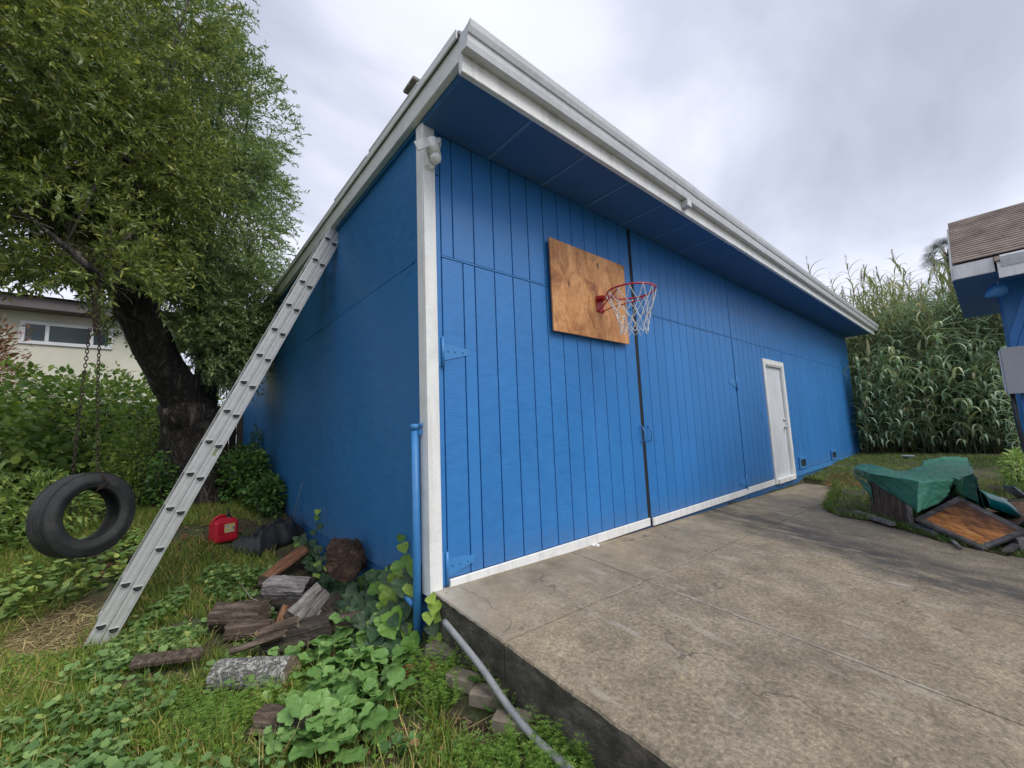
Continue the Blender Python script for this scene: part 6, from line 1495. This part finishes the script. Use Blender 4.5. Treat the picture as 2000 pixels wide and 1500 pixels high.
g_ = mth(nt, 'ADD', mth(nt, 'MULTIPLY', s.outputs[1], -0.85), mth(nt, 'MULTIPLY_ADD', noise(nt, v, 4, 4, .6), .9, .42))
col = mixc(nt, ramp(nt, g_, [(0.25, 0.0), (0.62, 1.0)]), c2, c1)
nt.links.new(col, b.inputs['Base Color']); b.inputs['Roughness'].default_value = .8
bump(nt, b, fl, .8, .02)
M['rotten'] = m
M['frame_grey'] = simple('grey_rotten_frame', [(0.3, (0.05, 0.045, 0.042)), (0.55, (0.13, 0.12, 0.115)), (0.75, (0.25, 0.24, 0.235))], 9, stretch=(1, 1, 1), rough=.85, fine=(50, .3), bmp=(30, .6, .01))
# crate under the tarp: its visible plywood side
A0 = Vector((6.03, -1.35, -.27)); B0 = Vector((5.33, -1.79, -.30)); ab = (B0 - A0).normalized(); nin = Vector((-ab.y, ab.x, 0)); nin = nin if nin.x > 0 else -nin
crate = thing('plywood_crate', 'dark weathered plywood side of a crate under the green tarp', 'crate', tuple((A0 + B0) / 2))
pz = [(A0, -.02, .42), (B0, -.02, .29)]
mb = MB(); mb.prism([A0 + Vector((0, 0, -.02)), A0 + Vector((0, 0, .47)), B0 + Vector((0, 0, .40)), B0 + Vector((0, 0, -.02))], nin * .018); mb.build('side_panel', M['ply_old'], crate)
mb = MB(); mb.obox(B0 + ab * .002 + Vector((0, 0, -.02)), nin * .04, ab * .02, Vector((0, 0, .40))); mb.build('corner_batten', M['grey_wood'], crate)
c0 = A0 + nin * .03 + Vector((0, 0, 0)); mb = MB(); mb.obox(c0 + Vector((0, 0, -.02)) + ab * .05, ab * ((B0 - A0).length - .45), nin * .20, Vector((0, 0, .40))); mb.build('crate_body', M['ply_old'], crate)
# tarp sheets: control cages on the pile, subdivided and wrinkled
def px_on(px, py, p0, n): return on_plane(px, py, p0, n)
offp = A0 - nin * .02
Q = lambda px, py: px_on(px, py, offp, nin)           # on the plywood-side plane
Zp = lambda px, py, z: at(px, py, 2, z)
T = {}
T['tip'] = Zp(1667, 912, .355); T['ridge1'] = Zp(1690, 903, .385); T['r2'] = Zp(1722, 912, .37); T['r3'] = Zp(1755, 919, .345)
T['E'] = Zp(1794, 940, .325)
T['h0'] = Q(1668, 926); T['h1'] = Q(1704, 944); T['h2'] = Q(1742, 967); T['h3'] = Q(1780, 990); T['h4'] = Q(1793, 1001)
T['c1'] = Zp(1700, 925, .335); T['c2'] = Zp(1745, 932, .33)
T['m1'] = Zp(1775, 917, .33); T['m2'] = Zp(1815, 922, .33); T['m3'] = Zp(1855, 932, .32)
nf = Vector((ab.x, ab.y, 0)); nf = nf
FE = T['E']
front_n = (Vector((1.0, -.02, 0))).normalized()
def FQ(px, py, off=0.0): return at(px, py, 0, FE.x + off)
T['f1'] = FQ(1864, 936, .22); T['f2'] = FQ(1856, 958, .26); T['f3'] = FQ(1842, 980, .25); T['f4'] = FQ(1796, 996, .10); T['f0'] = FQ(1793, 1003, -.02)
T['fm'] = FQ(1822, 955, .10); T['f1b'] = FQ(1825, 940, .08)
mb = MB()
def quad(a, c, d, e, n=14):
    vs = []
    for i in range(n + 1):
        for j in range(n + 1):
            u, w = i / n, j / n; vs.append(a * (1 - u) * (1 - w) + c * u * (1 - w) + d * u * w + e * (1 - u) * w)
    mb.add(vs, [(i * (n + 1) + j, (i + 1) * (n + 1) + j, (i + 1) * (n + 1) + j + 1, i * (n + 1) + j + 1) for i in range(n) for j in range(n)], 0, True)
# near flap (drops over the plywood side)
quad(T['tip'], T['c1'], T['h1'], T['h0']); quad(T['c1'], T['c2'], T['h2'], T['h1']); quad(T['c2'], T['E'], T['h4'], T['h2'])
quad(T['tip'], T['ridge1'], T['r2'], T['c1']); quad(T['c1'], T['r2'], T['r3'], T['c2']); quad(T['c2'], T['r3'], T['m1'], T['E'])
# top sheet
quad(T['E'], T['m1'], T['m2'], T['f1b']); quad(T['f1b'], T['m2'], T['m3'], T['f1'])
# front hanging face
quad(T['E'], T['f1b'], T['fm'], T['f0']); quad(T['f1b'], T['f1'], T['f2'], T['fm']); quad(T['f0'], T['fm'], T['f2'], T['f3'])
# left-hand flap folded back, seen from its inner side
Lb = [T['h0'], Q(1684, 950) - nin * -.06, Q(1700, 982) - nin * -.05, Q(1706, 985), Q(1706, 955)]
quad(T['h0'], Q(1686, 960) + nin * .05, Q(1704, 985) + nin * .02, Q(1700, 947) + nin * .01)
# second sheet: the far hump
H = lambda px, py, z: Zp(px, py, z)
a1, a2, a3 = H(1803, 898, .37), H(1846, 891, .40), H(1888, 893, .39)
b1, b2, b3 = H(1801, 909, .34), H(1845, 906, .37), H(1893, 907, .365)
c1_, c2_, c3_ = H(1775, 917, .325), H(1840, 916, .335), H(1899, 917, .31)
d1, d2, d3 = H(1815, 924, .322), H(1862, 932, .29), H(1904, 927, .27)
quad(a1, a2, b2, b1); quad(a2, a3, b3, b2); quad(b1, b2, c2_, c1_); quad(b2, b3, c3_, c2_); quad(c1_, c2_, d2, d1); quad(c2_, c3_, d3, d2)
# near vertical sheet right of the tear, and far side drop
e1_ = d3; R1_ = at(1910, 984, 0, e1_.x + .02); e2_ = H(1881, 934, .255); R2_ = at(1873, 963, 0, e2_.x + .03)
quad(d3, e2_, R2_, R1_)
quad(d2, d3, e2_, T['f1'] + Vector((.05, -.03, 0)))
for p_, q_ in ((a1, b1), (b1, c1_)): quad(p_, q_, Vector((q_.x, q_.y + .12, -.2)), Vector((p_.x, p_.y + .12, -.2)), 4)
for p_, q_ in ((a3, b3), (b3, c3_)): quad(p_, q_, Vector((q_.x, q_.y - .06, -.3)), Vector((p_.x, p_.y - .06, -.3)), 4)
quad(a1, a3, Vector((a3.x + .25, a3.y, -.25)), Vector((a1.x + .25, a1.y, -.25)), 4)
me = mb.mesh('green_tarp', tuple(FE)); me.materials.append(M['green'])
bm = bmesh.new(); bm.from_mesh(me); bmesh.ops.remove_doubles(bm, verts=bm.verts[:], dist=.004); bm.normal_update()
from mathutils import noise as mnoise
for v_ in bm.verts:
    p = v_.co + FE; w_ = mnoise.noise(Vector((p.x * 3.1, p.y * 7.0, p.z * 6))) * .008 + (1 - abs(mnoise.noise(Vector((p.x * 2.0 + p.y * 3, p.y * 12 - p.x * 3, p.z * 9 + 4))))) ** 4 * .014 + (1 - abs(mnoise.noise(Vector((p.x * 9 - p.y * 5, p.y * 22, p.z * 20 + 9))))) ** 6 * .009 + mnoise.noise(Vector((p.x * 22, p.y * 22, p.z * 22))) * .003
    v_.co += v_.normal * w_
bm.to_mesh(me); bm.free(); me.polygons.foreach_set('use_smooth', [True] * len(me.polygons))
tarp = link('green_tarp', me); tarp.location = FE; tag(tarp, 'torn green tarpaulin draped over the crate and board pile by the slab edge', 'tarp')
md = tarp.modifiers.new('thickness', 'SOLIDIFY'); md.thickness = .005; md.offset = -1
for px, py in ((1701, 931), (1692, 960)):
    p = Q(px, py) - nin * .035; mb = MB(); aa = ab; zz_ = Vector((0, 0, 1))
    mb.tube([p + (aa * math.cos(t) + zz_ * math.sin(t)) * .017 for t in np.linspace(0, 2 * PI, 15)[:-1]], .0055, 6, closed=True); mb.build('grommet', M['steel'], tarp)
# stacked boards under the torn hole, coloured black for the shade in there
mb = MB()
for k in range(4): mb.obox(Vector((6.3 + .03 * k, -2.16 + .02 * k, -.32 + .12 * k)), Vector((1.0, .0, 0)), Vector((0, .35, 0)), Vector((0, 0, .10)))
mb.top('board_stack', M['black_plastic'], 'shade-blackened stack of boards in the torn gap of the green tarp', 'boards', (6.3, -2.16, -.32))
# rotten panels
def panel(name, label, P4, th, rail, mats, cat):
    """P4: near-left, near-right, far-right, far-left corners of the panel's top; the local frame follows the panel"""
    a, c, d, e = map(Vector, P4); u = (c - a).normalized(); w = (e - a); w = (w - u * w.dot(u)).normalized(); nz_ = u.cross(w)
    if nz_.z < 0: nz_ = -nz_
    r = thing(name, label, cat, tuple(a)); r.rotation_mode = 'QUATERNION'; mt = Matrix((u, w, u.cross(w))).transposed(); r.rotation_quaternion = mt.to_quaternion()
    lx = lambda p: ((p - a).dot(u), (p - a).dot(w))
    q = [lx(p) for p in (a, c, d, e)]
    cx_ = sum(p[0] for p in q) / 4; cy_ = sum(p[1] for p in q) / 4
    qi = [(cx_ + (x - cx_) * (1 - rail), cy_ + (y - cy_) * (1 - rail)) for x, y in q]
    mb = MB(); mb.prism([(x, y, -.014) for x, y in qi], (0, 0, -.006)); child_local(mb, 'panel_face', M[mats[0]], r)
    for i in range(4):
        j = (i + 1) % 4; mb = MB(); mb.prism([(q[i][0], q[i][1], 0), (q[j][0], q[j][1], 0), (qi[j][0], qi[j][1], -.010), (qi[i][0], qi[i][1], -.010)], (0, 0, -th)); child_local(mb, 'frame_rail', M[mats[1]], r)
    return r
pb = at(1921, 1071, 2, -.30); pcc = at(2010, 1037, 2, -.20)      # near corner on the ground, right corner propped on a board
ed_ = (pcc - pb).normalized(); up_ = Vector((0, 0, 1)).cross(ed_).normalized(); up_ = up_ if up_.x > 0 else -up_
nrm_ = ed_.cross(up_ * math.cos(math.radians(20)) + Vector((0, 0, 1)) * math.sin(math.radians(20)))
pa = on_plane(1789, 1012, pb, nrm_); pd = on_plane(1871, 969, pb, nrm_)
mb = MB(); mb.obox(Vector((5.25, -2.74, -.40)), Vector((.6, .12, 0)), Vector((-.03, .14, 0)), Vector((0, 0, .15))); mb.top('wood_block', M['grey_wood'], 'weathered timber block propping the right corner of the orange panel', 'block', (5.25, -2.74, -.40))
panel('rotten_panel', 'rotten orange-brown framed panel leaning off the front of the green tarp', [pa, pb, pcc, pd], .030, .17, ('rotten', 'frame_grey'), 'panel')
a_ = gp(1958, 1078, .02); d_ = gp(2010, 1046, .02)
mb = MB(); mb.obox(a_, d_ - a_, Vector((.03, -.06, 0)), Vector((0, 0, .03))); mb.top('grey_board', M['frame_grey'], 'dark grey board under the near corner of the rotten panel', 'board', tuple(a_))
p1 = gp(1925, 1000, .05); p2 = gp(1990, 1025, .05); p3 = gp(2060, 1000, .05); p4 = gp(1935, 975, .05)
panel('rotten_panel', 'second dark brown rotten panel at the right edge behind the orange one', [p1, p2, p3, p4], .03, .10, ('ply_old', 'frame_grey'), 'panel')
def bar(name, label, cat, p, q, w, h, mat):
    p, q = Vector(p), Vector(q); d = q - p; s = Vector((-d.y, d.x, 0)).normalized() * w; mb = MB(); mb.obox(p - s / 2, d, s, Vector((0, 0, h))); return mb.top(name, M[mat], label, cat, tuple(p))
bar('grey_board', 'weathered grey board lying along the slab edge in front of the crate', 'board', gp(1672, 1003, .01), gp(1745, 1027, .01), .07, .04, 'grey_wood')
bar('grey_board', 'silver-grey board end sticking out below the orange panel', 'board', gp(1780, 1030, .01), gp(1835, 1046, .03), .09, .05, 'grey_wood')
mb = MB(); mb.tube([gp(1850, 1047, .03), gp(1876, 1070, .02)], .018, 8); mb.top('pale_stick', M['w_pale'], 'short pale stick on the grass below the orange panel', 'stick', tuple(gp(1850, 1047, .03)))
mb = MB(); s0 = gp(1896, 992, .17); mb.tube([s0, gp(1925, 1011, .12)], .006, 6); mb.top('pale_stick', M['twig'], 'thin pale splinter along the top edge of the orange panel', 'stick', tuple(s0))
# upturned teal kayak, white tube, bluish board
k0 = at(1905, 962, 2, -.02); k1 = at(1985, 985, 2, -.16); L = k1 - k0; ax_ = L.normalized(); sd = Vector((-ax_.y, ax_.x, 0)).normalized()
mb = MB(); NS, n = 14, 14; vs = []
for i in range(NS + 1):
    u = i / NS; w = .27 * (1 - (max(0, u - .35) / .68) ** 2.2) ** .8 if u < 1 else .01; h = .20 * (1 - (max(0, u - .4) / .62) ** 2.2) ** .8 if u < 1 else .01
    c = k0 + L * u * 1.05 + Vector((0, 0, -.14 - .04 * u))
    for k in range(n): t = PI * k / (n - 1); vs.append(c + sd * w * math.cos(t) + Vector((0, 0, h * math.sin(t) ** .75 if math.sin(t) > 0 else 0)))
mb.add(vs, [(i * n + k, i * n + k + 1, (i + 1) * n + k + 1, (i + 1) * n + k) for i in range(NS) for k in range(n - 1)], 0, True)
o = mb.top('plastic_hull', M['teal'], 'upturned teal plastic boat hull behind the green tarp at the right edge', 'boat', tuple(k0)); md = o.modifiers.new('thickness', 'SOLIDIFY'); md.thickness = .008
w0_ = at(1909, 972, 2, -.17); w1_ = at(1979, 981, 2, -.27)
mb = MB(); mb.tube([w0_, w0_.lerp(w1_, .4), w0_.lerp(w1_, .7), w1_], [.055, .055, .045, .008], 14); mb.top('white_tube', M['pvc_white'], 'white tapering tube lying in front of the teal hull', 'tube', tuple(w0_))
M['blue_grey'] = simple('blue_grey_board', [(0.3, (0.10, 0.135, 0.20)), (0.7, (0.17, 0.21, 0.29))], 5, rough=.6)
bar('blue_board', 'blue-grey board slanting down at the far end of the teal hull', 'board', at(1970, 952, 2, .0), gp(1999, 974, .02), .11, .025, 'blue_grey')

# ---------------------------------------------------------------- blue house at the right edge
bh = thing('blue_house', 'small blue house at the right edge with brown shingle roof and white fascia', 'house', (6.6, -4.0, -.3))
EX, EZ, NY, RX, RZ = 5.10, 2.655, -2.47, 6.5, 3.56
WY = -2.79
sl = (RZ - EZ) / (RX - EX)
nsh = 22
for k in range(nsh):          # shingle courses, split into tabs
    u0 = k / nsh; u1 = (k + 1) / nsh + .012
    for j in range(9):
        of_ = ((k * 0.137) % .29); y1 = NY - .305 * j - of_ * (j > 0); y0 = NY - .305 * (j + 1) - of_ + .0015
        xa = EX - .02 + (RX - EX) * u0; xb = EX - .02 + (RX - EX) * u1; za = EZ + (RZ - EZ) * u0 + .028; zb = EZ + (RZ - EZ) * u1 + .016
        mb = MB(); mb.prism([(xa, y1, za), (xb, y1, zb), (xb, y1, zb - .008), (xa, y1, za - .013)], (0, y0 - y1, 0)); mb.build('shingle', M['shingle'], bh)
for k in range(2):            # lower courses where the eave runs on over the gutter
    for j in range(7):
        y1 = -2.765 - .305 * j; xa = EX - .135 + .066 * k; za = EZ - .135 * sl + .028 + .066 * sl * k - .02
        mb = MB(); mb.prism([(xa, y1, za), (xa + .085, y1, za + .085 * sl - .008), (xa + .085, y1, za + .085 * sl - .016), (xa, y1, za - .013)], (0, -.30, 0)); mb.build('shingle', M['shingle'], bh)
mb = MB(); mb.prism([(EX, NY - .006, EZ - .002), (RX, NY - .006, RZ - .002), (2 * RX - EX, NY - .006, EZ - .002), (2 * RX - EX, NY - .006, EZ - .05), (RX, NY - .006, RZ - .06), (EX, NY - .006, EZ - .05)], (0, -4.5, 0)); mb.build('roof_deck', M['roofing'], bh)
mb = MB(); mb.prism([(RX, NY, RZ + .01), (2 * RX - EX, NY, EZ + .01), (2 * RX - EX, NY, EZ), (RX, NY, RZ)], (0, -4.5, 0)); mb.build('far_roof', M['shingle'], bh)
mb = MB(); mb.box((EX - .012, -2.762, EZ - .16), (EX + .012, NY, EZ - .006), .003); mb.build('eave_fascia', M['white'], bh)
mb = MB(); mb.prism([(EX + .013, NY + .02, EZ - .16), (EX + .013, NY + .02, EZ - .03), (RX, NY + .02, RZ - .05), (2 * RX - EX, NY + .02, EZ - .03), (2 * RX - EX, NY + .02, EZ - .16)], (0, -.02, 0)); mb.build('barge_board', M['rake'], bh)
mb = MB(); mb.box((EX + .014, WY - 1.0, EZ - .17), (2 * RX - EX, NY + .018, EZ - .155)); mb.build('soffit', M['blue_soffit_shaded'], bh)  # darker soffit blue stands in for the deep shade under this eave
mb = MB(); mb.prism([(EX - .12, -2.80, EZ - .145), (EX - .12, -2.80, EZ - .04), (EX - .135, -2.80, EZ - .03), (EX - .15, -2.80, EZ - .05), (EX - .145, -2.80, EZ - .09), (EX - .13, -2.80, EZ - .15)], (0, -4, 0)); mb.build('gutter', M['gutter'], bh)
mb = MB(); mb.box((EX - .119, -6.8, EZ - .26), (EX - .10, -2.775, EZ - .07), .003); mb.build('eave_fascia', M['white'], bh)
WX = 5.62
for k in range(34):           # slanting boards on the wall under the eave
    yb = WY + .55 - .078 * k; zb_, zt_ = .2, EZ - .172; tn = .33
    P_ = []
    for yy, z in ((yb, zb_), (yb - tn * (zt_ - zb_), zt_), (yb - tn * (zt_ - zb_) - .072, zt_), (yb - .072, zb_)): P_.append((yy, z))
    P_ = clip_poly(P_, 0, WY, True)
    if len(P_) > 2: mb = MB(); mb.prism([(WX - .014, y_, z_) for y_, z_ in P_], (.013, 0, 0)); mb.build('slanting_board', M['blue'], bh)
mb = MB(); mb.box((WX, -7, -.6), (6.95, WY - .001, EZ - .171)); mb.build('wall', M['blue_side'], bh)
fl_ = thing('floodlight', 'blue painted floodlight cone hanging under the blue house eave', 'light', (5.3, -2.72, EZ - .17))
mb = MB(); fp = at(1945, 530, 0, 5.32); mb.tube([(5.33, fp.y, EZ - .171), (5.33, fp.y, EZ - .29)], .008, 8); mb.build('stem', M['batten'], fl_)
f0 = at(1962, 560, 0, 5.40); f1 = at(1924, 580, 0, 5.34); d = f1 - f0
mb = MB(); mb.tube([f0, f0 + d * .15, f0 + d * .5, f0 + d * .85, f0 + d], [.035, .075, .072, .030, .006], 16); mb.build('shade', M['blue_trim'], fl_)
mbx = thing('meter_cabinet', 'grey metal meter cabinet on the blue house wall', 'cabinet', (5.45, -2.72, 1.25))
mb = MB(); mb.box((5.40, -3.2, 1.235), (5.617, -2.70, 1.715), .004); mb.build('cabinet_body', M['meter'], mbx)
mb = MB(); mb.box((5.388, -3.2, 1.228), (5.399, -2.704, 1.722), .003); mb.build('cabinet_door', M['meter'], mbx)
mb = MB(); mb.box((5.41, -2.70, 1.25), (5.50, -2.688, 1.70), .003); mb.build('hinge_strip', M['gutter'], mbx)
mb = MB(); mb.tube([(5.46, -2.735, 1.235), (5.46, -2.735, .9), (5.5, -2.76, .55), (5.55, -2.77, -.3)], .018, 8); mb.build('cable', M['black_plastic'], mbx)
